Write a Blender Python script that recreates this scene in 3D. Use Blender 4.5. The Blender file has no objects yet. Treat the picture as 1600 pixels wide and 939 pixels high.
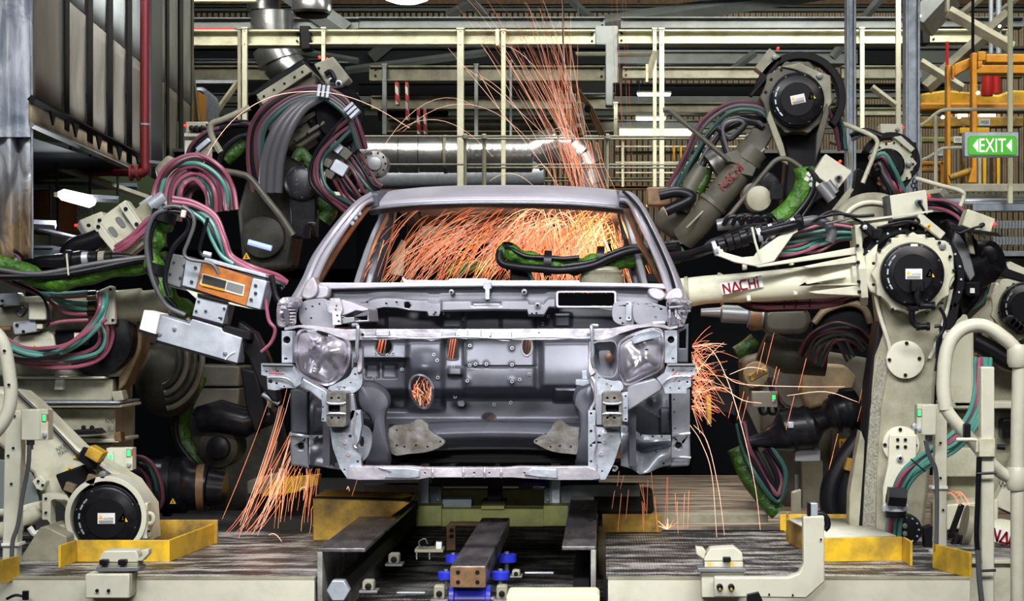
import bpy, bmesh, math, random
from mathutils import Vector, Matrix, noise
from mathutils.geometry import tessellate_polygon
SC = bpy.context.scene
COL = SC.collection
PI = math.pi
rnd = random.Random(7)

# ------------------------------------------------------------------ camera, world, lights, exposure
F, CX, CY, H = 2880.0, 940.0, 520.0, 1.05      # focal length in pixels, vanishing point, eye height above the deck
cam = bpy.data.cameras.new('camera')
cam.sensor_width = 36; cam.lens = 36*F/1600
cam.shift_x = -(CX-800)/1600; cam.shift_y = (CY-469.5)/1600
cam.clip_end = 200
camo = bpy.data.objects.new('camera', cam); COL.objects.link(camo)
camo.location = (0, 0, H); camo.rotation_euler = (PI/2, 0, 0)
SC.camera = camo
SC.view_settings.view_transform = 'Standard'; SC.view_settings.look = 'None'
SC.view_settings.exposure = -0.30; SC.view_settings.gamma = 1.0
SC.view_settings.use_curve_mapping = False
w = bpy.data.worlds.new('hall_air'); SC.world = w; w.use_nodes = True
bg = w.node_tree.nodes['Background']
bg.inputs[0].default_value = (0.70, 0.76, 0.90, 1); bg.inputs[1].default_value = 0.035

def area(name, loc, aim, sx, sy, power, col=(1, .96, .88), spread=180):
    l = bpy.data.lights.new(name, 'AREA'); l.shape = 'RECTANGLE'; l.size = sx; l.size_y = sy
    l.energy = power; l.color = col; l.spread = math.radians(spread)
    o = bpy.data.objects.new(name, l); COL.objects.link(o); o.location = loc
    d = Vector(aim)-Vector(loc); o.rotation_euler = d.to_track_quat('-Z', 'Y').to_euler()
    return o
def point(name, loc, power, col, r=.08):
    l = bpy.data.lights.new(name, 'POINT'); l.energy = power; l.color = col; l.shadow_soft_size = r
    o = bpy.data.objects.new(name, l); COL.objects.link(o); o.location = loc
    return o
# unseen area lights: overhead hall lamps, plus fills added for single parts
area('unseen_light_front', (-2.2, 3.4, 5.5), (-.65, 8.4, .75), 3.0, .9, 66, (.99, .98, 1), 62)
area('unseen_light_front', (1.2, 3.4, 5.5), (-.2, 8.4, .7), 2.6, .9, 62, (1, .97, .97), 62)
area('unseen_light_front', (-.6, 4.6, 4.9), (-.54, 9.2, 1.2), 2.4, .6, 34, (.98, .97, 1), 60)  # fill added over the camera to brighten the car
area('fill_low_front', (-.9, -3.5, 3.4), (-.4, 9.5, .15), 1.6, .8, 11, (1, .98, .95), 22)  # low fill added to brighten the parts under the car
area('unseen_light_side', (3.6, 3.8, 5.0), (1.9, 9.0, .7), 2.4, 1.2, 50, (1, .98, .90), 70)
area('unseen_light_side', (-4.2, 4.4, 4.6), (-2.7, 8.8, .2), 1.6, 1.6, 13, (1, .98, .93), 60)
area('unseen_light_side', (-.3, 8.6, 5.6), (-3.0, 10.7, 3.0), 1.0, 1.0, 34, (.96, .98, 1), 38)  # fill added for the upper left enclosure
area('hall_lamp_mid', (-.5, 10.4, 5.4), (-.5, 10.4, 0), 2.2, 1.6, 26, (.97, .97, 1), 60)
area('hall_lamp_deck', (1.2, 12.2, 5.6), (.9, 11.0, 0), 1.6, 1.6, 26, (1, .95, .85), 50)
area('unseen_light_back', (-3.0, 15.5, 7.6), (-1.5, 20, 2.8), 6, 1.2, 110, (1, .95, .82))
area('unseen_light_back', (3.2, 15.0, 7.6), (3.0, 20, 2.8), 6, 1.2, 300, (1, .95, .82))
area('fill_beam', (-3.5, 14.2, 6.2), (-2.6, 18, 3.9), 4.0, .6, 70, (1, .95, .82), 60)  # fill added for the cream beams, left half
area('fill_beam', (2.2, 14.2, 6.2), (1.8, 18, 3.7), 4.0, .6, 110, (1, .95, .82), 60)  # fill added for the cream beams, right half
area('unseen_light_back', (3.6, 10.6, 6.4), (3.4, 14.2, 2.3), 2.0, .8, 60, (1, .96, .85), 70)  # fill added for the orange frames at right
area('hall_lamp_far', (4, 27, 7.8), (3, 31, 2), 10, 1.2, 420, (1, .93, .78))
area('hall_lamp_far', (-7, 27, 7.8), (-7, 31, 2), 8, 1.2, 30, (1, .93, .78))
# the light the welding arcs throw
point('weld_arc_cabin', (-.02, 10.9, 1.62), 26, (1, .50, .20))
point('weld_arc_cabin', (-.75, 11.0, 1.45), 7, (1, .42, .15))
point('weld_arc_side', (.60, 9.35, .80), 1.6, (1, .42, .16))
point('weld_arc_side', (-1.72, 9.3, .30), 1.5, (1, .42, .16))

# ------------------------------------------------------------------ helpers
def P(px, py, Y): return Vector(((px-CX)/F*Y, Y, H-(py-CY)/F*Y))
def S(p, Y): return p/F*Y
WL = {}
MATS = {}

def mat(name, col, rough=.5, metal=0., dirt=None, amount=.5, scale=6., bump=0., bscale=30., emit=0., ecol=None, stretch=None, alpha=1., rvar=.0, spec=None, sharp=.12):
    if name in MATS: return MATS[name]
    m = bpy.data.materials.new(name); m.use_nodes = True
    nt = m.node_tree; b = nt.nodes['Principled BSDF']
    b.inputs['Base Color'].default_value = (*col, 1); b.inputs['Roughness'].default_value = rough
    b.inputs['Metallic'].default_value = metal
    if spec is not None: b.inputs['Specular IOR Level'].default_value = spec
    tc = nt.nodes.new('ShaderNodeTexCoord'); mp = nt.nodes.new('ShaderNodeMapping')
    nt.links.new(tc.outputs['Object'], mp.inputs[0])
    if stretch: mp.inputs['Scale'].default_value = stretch
    if dirt:
        n = nt.nodes.new('ShaderNodeTexNoise'); n.inputs['Scale'].default_value = scale; n.inputs['Detail'].default_value = 8
        n.inputs['Roughness'].default_value = .65
        nt.links.new(mp.outputs[0], n.inputs['Vector'])
        r = nt.nodes.new('ShaderNodeValToRGB')
        r.color_ramp.elements[0].position = max(0, .5-sharp+(.5-amount)*.4); r.color_ramp.elements[1].position = min(1, .5+sharp+(.5-amount)*.4)
        r.color_ramp.elements[0].color = (*col, 1); r.color_ramp.elements[1].color = (*dirt, 1)
        nt.links.new(n.outputs['Fac'], r.inputs[0]); nt.links.new(r.outputs[0], b.inputs['Base Color'])
    if rvar:
        n2 = nt.nodes.new('ShaderNodeTexNoise'); n2.inputs['Scale'].default_value = scale*.7; n2.inputs['Detail'].default_value = 5
        nt.links.new(mp.outputs[0], n2.inputs['Vector'])
        mr = nt.nodes.new('ShaderNodeMapRange'); mr.inputs[3].default_value = rough-rvar; mr.inputs[4].default_value = rough+rvar
        mr.inputs[1].default_value = .3; mr.inputs[2].default_value = .7
        nt.links.new(n2.outputs['Fac'], mr.inputs[0]); nt.links.new(mr.outputs[0], b.inputs['Roughness'])
    if bump:
        n3 = nt.nodes.new('ShaderNodeTexNoise'); n3.inputs['Scale'].default_value = bscale; n3.inputs['Detail'].default_value = 4
        nt.links.new(mp.outputs[0], n3.inputs['Vector'])
        bp = nt.nodes.new('ShaderNodeBump'); bp.inputs['Strength'].default_value = bump; bp.inputs['Distance'].default_value = .02
        nt.links.new(n3.outputs['Fac'], bp.inputs['Height']); nt.links.new(bp.outputs[0], b.inputs['Normal'])
    if emit:
        b.inputs['Emission Color'].default_value = (*(ecol or col), 1); b.inputs['Emission Strength'].default_value = emit
    if alpha < 1: b.inputs['Alpha'].default_value = alpha
    MATS[name] = m
    return m

def cr(pts, n=6, closed=False):
    """smooth a polyline (Catmull-Rom); works for 2- and 3-tuples"""
    pts = [Vector(p) for p in pts]; out = []; N = len(pts)
    rng = range(N) if closed else range(N-1)
    for i in rng:
        p1, p2 = pts[i], pts[(i+1) % N]
        p0 = pts[(i-1) % N] if (closed or i > 0) else p1*2-p2
        p3 = pts[(i+2) % N] if (closed or i+2 < N) else p2*2-p1
        for k in range(n):
            t = k/n
            out.append(.5*((2*p1)+(p2-p0)*t+(2*p0-5*p1+4*p2-p3)*t*t+(3*p1-p0-3*p2+p3)*t**3))
    if not closed: out.append(pts[-1])
    return out

def circ(cx, cy, r, n=14, ry=None, a0=0):
    ry = ry or r
    return [(cx+r*math.cos(a0+2*PI*i/n), cy+ry*math.sin(a0+2*PI*i/n)) for i in range(n)]
def rrect(x0, y0, x1, y1, r, k=3):
    o = []
    for cx, cy, a in ((x1-r, y1-r, 0), (x0+r, y1-r, 90), (x0+r, y0+r, 180), (x1-r, y0+r, 270)):
        for i in range(k+1):
            t = math.radians(a+90*i/k); o.append((cx+r*math.cos(t), cy+r*math.sin(t)))
    return o
def rot2(pts, cx, cy, deg):
    a = math.radians(deg); c, s = math.cos(a), math.sin(a)
    return [(cx+(x-cx)*c-(y-cy)*s, cy+(x-cx)*s+(y-cy)*c) for x, y in pts]
def rbox2(cx, cy, w_, h_, deg, r=0):
    p = rrect(cx-w_/2, cy-h_/2, cx+w_/2, cy+h_/2, r) if r else [(cx-w_/2, cy-h_/2), (cx+w_/2, cy-h_/2), (cx+w_/2, cy+h_/2), (cx-w_/2, cy+h_/2)]
    return rot2(p, cx, cy, deg)

class MB:
    def __init__(s): s.v = []; s.f = []
    def add(s, vs, fs):
        b = len(s.v); s.v += [Vector(v) for v in vs]; s.f += [tuple(i+b for i in f) for f in fs]; return s
    def box(s, lo, hi, M=None):
        x0, y0, z0 = lo; x1, y1, z1 = hi
        vs = [Vector(p) for p in ((x0, y0, z0), (x1, y0, z0), (x1, y1, z0), (x0, y1, z0), (x0, y0, z1), (x1, y0, z1), (x1, y1, z1), (x0, y1, z1))]
        if M is not None: vs = [M @ v for v in vs]
        return s.add(vs, [(0, 3, 2, 1), (4, 5, 6, 7), (0, 1, 5, 4), (1, 2, 6, 5), (2, 3, 7, 6), (3, 0, 4, 7)])
    def pbox(s, x0, y0, x1, y1, Y, d):
        """front face fills the given rectangle at distance Y, body d deep"""
        a = P(x0, y1, Y); b = P(x1, y0, Y)
        return s.box((a.x, Y, a.z), (b.x, Y+d, b.z))
    def plate(s, outer, Y, t, holes=(), slope=None):
        """outline at distance Y extruded t to the back; slope(px,py)->extra distance"""
        def w3(p):
            y = Y+(slope(*p) if slope else 0); return P(p[0], p[1], y)
        loops = [[w3(tuple(p)[:2]) for p in outer]]+[[w3(tuple(p)[:2]) for p in h] for h in holes]
        tris = tessellate_polygon([[Vector((v.x, v.z, 0)) for v in l] for l in loops]) if holes else None
        n = sum(len(l) for l in loops)
        vs = [v for l in loops for v in l]
        vb = [v+Vector((0, t, 0)) for v in vs]
        if tris is None:
            fs = [tuple(range(n)), tuple(reversed(range(n, 2*n)))]
        else:
            fs = [tuple(q) for q in tris]+[tuple(i+n for i in reversed(q)) for q in tris]
        b = 0
        for l in loops:
            m = len(l)
            for i in range(m):
                j = (i+1) % m
                fs.append((b+i, b+j, b+j+n, b+i+n))
            b += m
        return s.add(vs+vb, fs)
    def tube(s, pts, r, n=8, caps=True, closed=False, r1=None):
        pts = [Vector(p) for p in pts]; N = len(pts)
        if N < 2: return s
        rings = []; up = None
        for i, p in enumerate(pts):
            if closed: d = pts[(i+1) % N]-pts[i-1]
            else: d = pts[min(i+1, N-1)]-pts[max(i-1, 0)]
            if d.length < 1e-9: d = Vector((0, 0, 1))
            d.normalize()
            if up is None:
                up = Vector((0, 1, 0)) if abs(d.y) < .9 else Vector((1, 0, 0))
            u = (up-d*up.dot(d))
            if u.length < 1e-6: u = d.orthogonal()
            u.normalize(); up = u; v = d.cross(u)
            rr = r[i] if isinstance(r, (list, tuple)) else (r if r1 is None else r+(r1-r)*i/(N-1))
            rings.append([p+(u*math.cos(2*PI*k/n)+v*math.sin(2*PI*k/n))*rr for k in range(n)])
        vs = [q for g in rings for q in g]; fs = []
        for i in range(N if closed else N-1):
            a, b = i*n, ((i+1) % N)*n
            for k in range(n): fs.append((a+k, a+(k+1) % n, b+(k+1) % n, b+k))
        if caps and not closed: fs += [tuple(reversed(range(n))), tuple(range((N-1)*n, N*n))]
        return s.add(vs, fs)
    def cyl(s, a, b, r, r1=None, n=24): return s.tube([a, b], r, n, r1=r1 if r1 is not None else r)
    def lathe(s, c, axis, prof, n=28):
        """prof: (distance along axis, radius)"""
        c = Vector(c); d = Vector(axis).normalized()
        u = d.orthogonal().normalized() if abs(d.y) < .9 else Vector((1, 0, 0)); u = (u-d*u.dot(d)).normalized(); v = d.cross(u)
        vs = [c+d*t+(u*math.cos(2*PI*k/n)+v*math.sin(2*PI*k/n))*max(r, 1e-4) for t, r in prof for k in range(n)]
        fs = [(i*n+k, i*n+(k+1) % n, (i+1)*n+(k+1) % n, (i+1)*n+k) for i in range(len(prof)-1) for k in range(n)]
        fs += [tuple(reversed(range(n))), tuple(range((len(prof)-1)*n, len(prof)*n))]
        return s.add(vs, fs)
    def disc(s, px, py, Y, r, d, n=28, bev=.12):
        """round plate facing the front: r in pixels, d deep (metres)"""
        R = S(r, Y); b = min(R*bev, abs(d)*.4)
        return s.lathe(P(px, py, Y), (0, 1, 0), [(0, R-b), (b*.3, R-b*.3), (b, R), (d, R)], n)
    def dome(s, outline, Y, prof, creases=0., seed=0):
        """pillow with the given outline: prof = (scale, offset towards the front)"""
        n = len(outline); cx = sum(p[0] for p in outline)/n; cy = sum(p[1] for p in outline)/n
        vs = []
        for sc, off in prof:
            for p in outline:
                x, y = cx+(p[0]-cx)*sc, cy+(p[1]-cy)*sc
                o = off
                if creases: o += creases*noise.noise(Vector((x*.05, y*.05, seed)))*min(1, (1.02-sc)*6)
                vs.append(P(x, y, Y-o))
        fs = [(i*n+k, i*n+(k+1) % n, (i+1)*n+(k+1) % n, (i+1)*n+k) for i in range(len(prof)-1) for k in range(n)]
        fs.append(tuple(range((len(prof)-1)*n, len(prof)*n)))
        return s.add(vs, fs)
    def grid(s, fn, nu, nv, skip=None):
        vs = [fn(i/nu, j/nv) for j in range(nv+1) for i in range(nu+1)]
        fs = [(j*(nu+1)+i, j*(nu+1)+i+1, (j+1)*(nu+1)+i+1, (j+1)*(nu+1)+i) for j in range(nv) for i in range(nu)
              if not (skip and skip((i+.5)/nu, (j+.5)/nv))]
        return s.add(vs, fs)

def ob(name, mb, m, parent=None, bev=0., seg=2, label=None, cat=None, group=None, kind=None, sharp=35, solid=0., flip=True):
    off = WL.get(parent.name, Vector()) if parent else Vector()
    me = bpy.data.meshes.new(name)
    if parent is None and kind != 'structure' and mb.v and kind != 'stuff':
        xs = [v.x for v in mb.v]; ys = [v.y for v in mb.v]
        off = Vector(((min(xs)+max(xs))/2, (min(ys)+max(ys))/2, min(v.z for v in mb.v)))
    me.from_pydata([v-off for v in mb.v], [], mb.f); me.validate(verbose=False)
    if flip:
        bm = bmesh.new(); bm.from_mesh(me); bmesh.ops.recalc_face_normals(bm, faces=bm.faces); bm.to_mesh(me); bm.free()
    me.materials.append(MATS[m] if isinstance(m, str) else m)
    me.shade_smooth(); me.set_sharp_from_angle(angle=math.radians(sharp))
    o = bpy.data.objects.new(name, me); COL.objects.link(o)
    if parent: o.parent = parent; WL[o.name] = WL.get(parent.name, Vector())
    else: o.location = off; WL[o.name] = off
    if solid:
        s_ = o.modifiers.new('sheet', 'SOLIDIFY'); s_.thickness = solid; s_.offset = 0
    if bev:
        b = o.modifiers.new('edge', 'BEVEL'); b.width = bev; b.segments = seg; b.limit_method = 'ANGLE'; b.angle_limit = math.radians(40)
    if label: o['label'] = label
    if cat: o['category'] = cat
    if group: o['group'] = group
    if kind: o['kind'] = kind
    return o
def thing(name, label, cat, loc, group=None):
    o = bpy.data.objects.new(name, None); COL.objects.link(o); o.location = loc
    o.empty_display_size = .1
    o['label'] = label; o['category'] = cat
    if group: o['group'] = group
    WL[o.name] = Vector(loc)
    return o

def strokes(mb, segs, org, ux, uy, wdt, depth=.002):
    """letters from thick strokes; segs = polylines in letter units, org/ux/uy = 3D frame"""
    nrm = ux.cross(uy).normalized()
    for pl in segs:
        for (a, b) in zip(pl[:-1], pl[1:]):
            A = org+ux*a[0]+uy*a[1]; B = org+ux*b[0]+uy*b[1]
            d = (B-A); L = d.length
            if L < 1e-6: continue
            d.normalize(); q = d.cross(nrm)*wdt/2; e = d*wdt*.3
            A2, B2 = A-e, B+e
            mb.add([A2-q, B2-q, B2+q, A2+q, A2-q+nrm*depth, B2-q+nrm*depth, B2+q+nrm*depth, A2+q+nrm*depth],
                   [(0, 1, 2, 3), (4, 5, 6, 7), (0, 1, 5, 4), (1, 2, 6, 5), (2, 3, 7, 6), (3, 0, 4, 7)])
LOGO = [[(0, 0), (0, 1), (.7, 0), (.7, 1)], [(1.0, 0), (1.42, 1), (1.84, 0), (1.0, 0)], [(2.75, 1), (2.15, 1), (2.02, .8), (2.02, .2), (2.15, 0), (2.75, 0)],
        [(3.05, 0), (3.05, 1)], [(3.7, 0), (3.7, 1)], [(3.05, .5), (3.7, .5)], [(4.05, 0), (4.05, .72)], [(4.05, .98), (4.05, 1.12)]]

def text(name, body, m, parent, org, ux, uy, height, width=None, extrude=.0015, label=None):
    """flat lettering; org = lower left corner, ux/uy unit directions"""
    c = bpy.data.curves.new(name, 'FONT'); c.body = body; c.size = 1; c.extrude = 0
    t = bpy.data.objects.new(name+'_src', c); COL.objects.link(t)
    dg = bpy.context.evaluated_depsgraph_get()
    me = bpy.data.meshes.new_from_object(t.evaluated_get(dg)); bpy.data.objects.remove(t)
    xs = [v.co.x for v in me.vertices]; ys = [v.co.y for v in me.vertices]
    x0, x1, y0, y1 = min(xs), max(xs), min(ys), max(ys)
    k = height/(y1-y0); kx = (width/(x1-x0)) if width else k
    ux = Vector(ux).normalized(); uy = Vector(uy).normalized(); off = WL.get(parent.name, Vector())
    for v in me.vertices:
        v.co = Vector(org)+ux*((v.co.x-x0)*kx)+uy*((v.co.y-y0)*k)-off
    me.materials.clear(); me.materials.append(MATS[m])
    o = bpy.data.objects.new(name, me); COL.objects.link(o); o.parent = parent; WL[o.name] = off
    if label: o['label'] = label
    return o
def sm(a, b, x):
    t = min(1, max(0, (x-a)/(b-a))); return t*t*(3-2*t)
def bump2(x, y, x0, y0, x1, y1, e):
    return sm(x0-e/2, x0+e/2, x)*(1-sm(x1-e/2, x1+e/2, x))*sm(y0-e/2, y0+e/2, y)*(1-sm(y1-e/2, y1+e/2, y))

# ------------------------------------------------------------------ materials
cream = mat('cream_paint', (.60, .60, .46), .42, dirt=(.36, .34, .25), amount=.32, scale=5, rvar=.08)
mat('cream_dirty_dim', (.42, .41, .30), .5, dirt=(.10, .095, .065), amount=.5, scale=4, rvar=.1, sharp=.25)  # dirty cream paint, also standing in for dimness on the darkened robots
mat('cream_clean', (.58, .58, .47), .4, dirt=(.5, .49, .38), amount=.3, scale=8)
mat('ochre_grime', (.30, .22, .11), .55, dirt=(.07, .055, .035), amount=.55, scale=5, sharp=.2)
mat('black_plastic', (.005, .005, .007), .30, dirt=(.014, .014, .016), amount=.4, scale=20, spec=.18)
mat('black_rubber', (.006, .006, .009), .38, spec=.25)
mat('black_metal', (.007, .007, .009), .45, spec=.15)
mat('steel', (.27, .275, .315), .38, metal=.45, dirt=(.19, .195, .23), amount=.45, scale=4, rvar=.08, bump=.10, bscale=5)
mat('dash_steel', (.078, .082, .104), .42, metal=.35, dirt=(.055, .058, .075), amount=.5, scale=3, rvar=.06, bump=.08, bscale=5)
mat('galvanised', (.42, .455, .52), .34, metal=.5, dirt=(.28, .31, .36), amount=.5, scale=14, rvar=.12, bump=.2, bscale=9)
mat('bright_steel', (.60, .575, .64), .27, metal=.6, dirt=(.42, .40, .46), amount=.5, scale=7, rvar=.10, bump=.22, bscale=8)
mat('pillar_steel', (.48, .465, .53), .34, metal=.5, dirt=(.41, .395, .455), amount=.4, scale=3, rvar=.06)
mat('stained_steel', (.17, .165, .16), .4, metal=.5, dirt=(.08, .07, .055), amount=.5, scale=14, rvar=.1, bump=.2, bscale=12)
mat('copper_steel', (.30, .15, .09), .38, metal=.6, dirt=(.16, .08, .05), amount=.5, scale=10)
mat('duct_zinc', (.62, .64, .68), .25, metal=.9, dirt=(.45, .47, .50), amount=.5, scale=5, rvar=.08)
mat('column_zinc', (.34, .38, .44), .42, metal=.45, dirt=(.26, .30, .36), amount=.55, scale=26, rvar=.1)
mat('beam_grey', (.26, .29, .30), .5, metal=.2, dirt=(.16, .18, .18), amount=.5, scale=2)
mat('beam_green', (.16, .19, .18), .5, metal=.1)
mat('roof_dark', (.026, .029, .034), .8, spec=.15)
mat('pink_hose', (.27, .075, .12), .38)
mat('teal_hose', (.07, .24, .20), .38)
mat('grey_hose', (.08, .08, .09), .4)
mat('green_cloth', (.065, .21, .010), .5, dirt=(.02, .07, .004), amount=.5, scale=18, bump=.9, bscale=26)
mat('red_paint', (.20, .005, .009), .35)
mat('red_mark', (.60, .03, .03), .4)
mat('yellow_kick', (.74, .46, .02), .45, dirt=(.34, .22, .03), amount=.38, scale=6, rvar=.1)
mat('yellow_worn', (.55, .33, .03), .5, dirt=(.16, .10, .02), amount=.5, scale=7)
mat('orange_frame', (.78, .34, .02), .45, dirt=(.50, .20, .02), amount=.4, scale=4)
mat('orange_panel', (.44, .14, .02), .4, dirt=(.26, .08, .015), amount=.4, scale=25)
mat('green_beam', (.42, .46, .12), .5, dirt=(.22, .24, .07), amount=.45, scale=8, sharp=.2)
mat('brown_steel', (.24, .13, .06), .5, metal=.2, dirt=(.12, .07, .03), amount=.5, scale=18)
mat('rail_steel', (.24, .22, .23), .34, metal=.75, dirt=(.13, .12, .13), amount=.5, scale=7, stretch=(3, .6, 3), rvar=.12)
mat('rail_side', (.44, .44, .40), .45, metal=.3, dirt=(.12, .12, .11), amount=.5, scale=5)
mat('carrier_blue', (.20, .25, .28), .5, metal=.2, dirt=(.13, .16, .18), amount=.4, scale=9)
mat('blue_paint', (.02, .03, .48), .35)
mat('white_label', (.80, .80, .78), .5)
mat('dark_ink', (.02, .02, .02), .5)
mat('warn_yellow', (.85, .50, .02), .5)
mat('silver_block', (.56, .61, .68), .36, metal=.45, dirt=(.40, .44, .50), amount=.5, scale=10, rvar=.1)
mat('mid_grey', (.20, .21, .22), .4, metal=.4)
mat('chrome', (.75, .75, .78), .15, metal=1.)
mat('lamp_green', (.05, .9, .2), .4, emit=2.2, ecol=(.03, 1, .15))
mat('lamp_red', (.9, .03, .02), .4, emit=1.6, ecol=(1, .03, .015))
mat('lamp_white', (1, 1, 1), .4, emit=9, ecol=(1, .98, .92))
mat('lamp_yellowish', (1, 1, .9), .4, emit=5, ecol=(1, .98, .80))
mat('blue_cool', (.3, .4, .9), .4, emit=1.2, ecol=(.35, .45, 1))
mat('pale_yellow', (.80, .82, .56), .5)

mat('cream_dim', (.125, .118, .085), .5, dirt=(.025, .023, .018), amount=.5, scale=4, rvar=.1, sharp=.25)  # darker cream copy: dimness of upper and shadowed robots put into the colour
mat('dark_casting', (.045, .043, .032), .5, dirt=(.012, .012, .010), amount=.5, scale=6, spec=.2)  # near-black mottled tone for the dark castings
mat('backing_black', (.007, .008, .010), .9, spec=.05)
mat('pipe_red', (.10, .003, .006), .4)
mat('pink_dim', (.10, .03, .045), .4)  # this and next two: darker hose copies, dimness put into the colour
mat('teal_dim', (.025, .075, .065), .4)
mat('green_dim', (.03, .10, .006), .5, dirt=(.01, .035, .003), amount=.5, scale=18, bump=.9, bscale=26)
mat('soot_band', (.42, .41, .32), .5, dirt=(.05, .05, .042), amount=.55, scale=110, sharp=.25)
# ------------------------------------------------------------------ deck, pit, rails (the line the body rides on)
def deck_material():
    m = mat('tread_plate', (.60, .59, .57), .42, metal=.15, dirt=(.04, .04, .043), amount=.58, scale=3.2, stretch=(.9, 3.0, 1), rvar=.12, sharp=.06)
    nt = m.node_tree; b = nt.nodes['Principled BSDF']
    tc = nt.nodes.new('ShaderNodeTexCoord'); wv = nt.nodes.new('ShaderNodeTexWave')
    wv.wave_type = 'BANDS'; wv.bands_direction = 'DIAGONAL'; wv.inputs['Scale'].default_value = 26; wv.inputs['Distortion'].default_value = .6
    w2 = nt.nodes.new('ShaderNodeTexWave'); w2.bands_direction = 'X'; w2.inputs['Scale'].default_value = 24
    nt.links.new(tc.outputs['Object'], wv.inputs['Vector']); nt.links.new(tc.outputs['Object'], w2.inputs['Vector'])
    mx = nt.nodes.new('ShaderNodeMath'); mx.operation = 'MULTIPLY'
    nt.links.new(wv.outputs['Fac'], mx.inputs[0]); nt.links.new(w2.outputs['Fac'], mx.inputs[1])
    bp = nt.nodes.new('ShaderNodeBump'); bp.inputs['Strength'].default_value = .9; bp.inputs['Distance'].default_value = .01
    nt.links.new(mx.outputs[0], bp.inputs['Height']); nt.links.new(bp.outputs[0], b.inputs['Normal'])
deck_material()
mat('worn_board', (.42, .33, .24), .6, dirt=(.05, .042, .036), amount=.5, scale=3.4, stretch=(.5, 3.2, 1), sharp=.09)
mat('concrete_dark', (.05, .05, .052), .7, dirt=(.02, .02, .02), amount=.5, scale=1)
ob('floor', MB().box((-9, -2, -.95), (12, 33, -.9)), 'concrete_dark', kind='structure')
mb = MB(); mb.box((-4.2, 7.85, -.30), (-1.23, 9.75, 0)); ob('trim_1', mb, 'tread_plate', kind='structure')
mb = MB(); mb.box((.02, 7.85, -.30), (1.57, 9.75, 0)); mb.box((1.57, 8.55, -.30), (3.4, 9.75, 0)); ob('trim_2', mb, 'tread_plate', kind='structure')
mb = MB(); mb.box((-.02, 10.0, -.30), (3.4, 13.6, -.0)); ob('trim_3', mb, 'worn_board', kind='structure')
mb = MB(); mb.box((-6.5, 10.0, -.32), (-1.25, 13.6, -.02)); ob('trim_4', mb, 'concrete_dark', kind='structure')
mb = MB(); mb.box((-1.22, 7.0, -.40), (.01, 13.6, -.26)); ob('trim_5', mb, 'tread_plate', kind='structure')

def skirt(x0, x1, Y, lab):
    t = thing('deck_skirt', lab, 'panel', (0.5*((x0-CX)+(x1-CX))/F*Y, Y, -.3))
    ob('front_panel', MB().pbox(x0, 905, x1, 985, Y, .03), 'cream_clean', t, bev=.003)
    mb = MB(); mb.pbox(x0, 902.5, x1, 905.5, Y-.002, .05); ob('top_lip', mb, 'cream_dirty_dim', t)
skirt(-60, 491, 7.80, 'long pale cream skirt panel under the left tread-plate deck')
skirt(950, 1516, 7.80, 'long pale cream skirt panel under the right tread-plate deck')
t = thing('deck_skirt', 'set-back pale panel under the deck at the lower right corner', 'panel', P(1580, 985, 8.5)); ob('front_panel', MB().pbox(1512, 880, 1700, 1000, 8.5, .03), 'cream_paint', t, bev=.003); ob('top_lip', MB().pbox(1512, 876, 1700, 881, 8.48, .08), 'cream_clean', t, bev=.002)
# rails ------------------------------------------------
def rail(lab, x0, x1, z1, web_side, y0=7.92, y1=10.15):
    t = thing('conveyor_rail', lab, 'rail', ((x0+x1)/2, y0, -.26))
    ob('top_flange', MB().box((x0, y0, z1-.018), (x1, y1, z1)), 'rail_steel', t, bev=.004)
    xw = x0 if web_side < 0 else x1-.022
    ob('web', MB().box((xw, y0, -.26), (xw+.022, y1, z1-.016)), 'rail_side', t, bev=.002)
    return t
r1 = rail('left channel rail with worn dark top running back under the car body', -1.222, -1.015, .125, -1)
mb = MB(); mb.tube([(-1.13, 7.95, -.055), (-1.13, 10.1, -.055)], .045, 6); ob('guide_bar', mb, 'black_metal', r1)
mb = MB(); mb.tube([(-1.13, 7.90, -.055), (-1.13, 7.955, -.055)], .05, 6); ob('end_nut', mb, 'silver_block', r1, bev=.004)
r2 = rail('right channel rail with worn dark top running back under the car body', -.172, -.025, .13, 1, y0=7.95)
mb = MB(); mb.box((-.125, 8.0, -.26), (-.055, 10.1, -.02)); ob('guide_bar', mb, 'black_metal', r2)
t = thing('transfer_beam', 'dark centre beam with rusty bolted end face between the two rails', 'beam', (-.54, 7.6, -.0))
ob('beam_body', MB().box((-.625, 7.62, .005), (-.478, 9.6, .087)), 'rail_steel', t, bev=.006)
e = ob('end_plate', MB().box((-.625, 7.60, .000), (-.478, 7.62, .083)), 'brown_steel', t, bev=.002)
for bx in (-.592, -.512):
    for bz in (.022, .062):
        mb = MB(); mb.lathe((bx, 7.602, bz), (0, -1, 0), [(0, .009), (.004, .009), (.004, .004)], 12); ob('bolt', mb, 'black_metal', t)
# blue rollers
def roller(px, py, Y, rx, hz, lab, vertical=True, g=None):
    c = P(px, py, Y); R = S(rx, Y); h = S(hz, Y)
    ax = (0, 0, 1) if vertical else (1, 0, 0)
    t = thing('guide_roller', lab, 'roller', c, g)
    if vertical:
        ob('wheel', MB().lathe(c, ax, [(-h/2, R*.8), (-h*.4, R), (h*.4, R), (h/2, R*.8)], 28), 'blue_paint', t)
        ob('axle', MB().lathe(c, ax, [(-h*1.6, R*.25), (h*.75, R*.25)], 12), 'mid_grey', t)
    else:
        W = R
        ob('wheel', MB().lathe(c-Vector((W, 0, 0)), ax, [(0, h*.62), (0, h), (W*.22, h), (W*.26, h*.8), (W*1.74, h*.8), (W*1.78, h), (2*W, h), (2*W, h*.62)], 30), 'blue_paint', t)
        ob('axle', MB().lathe(c-Vector((W*1.2, 0, 0)), ax, [(0, h*.2), (W*2.4, h*.2)], 12), 'mid_grey', t)
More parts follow.
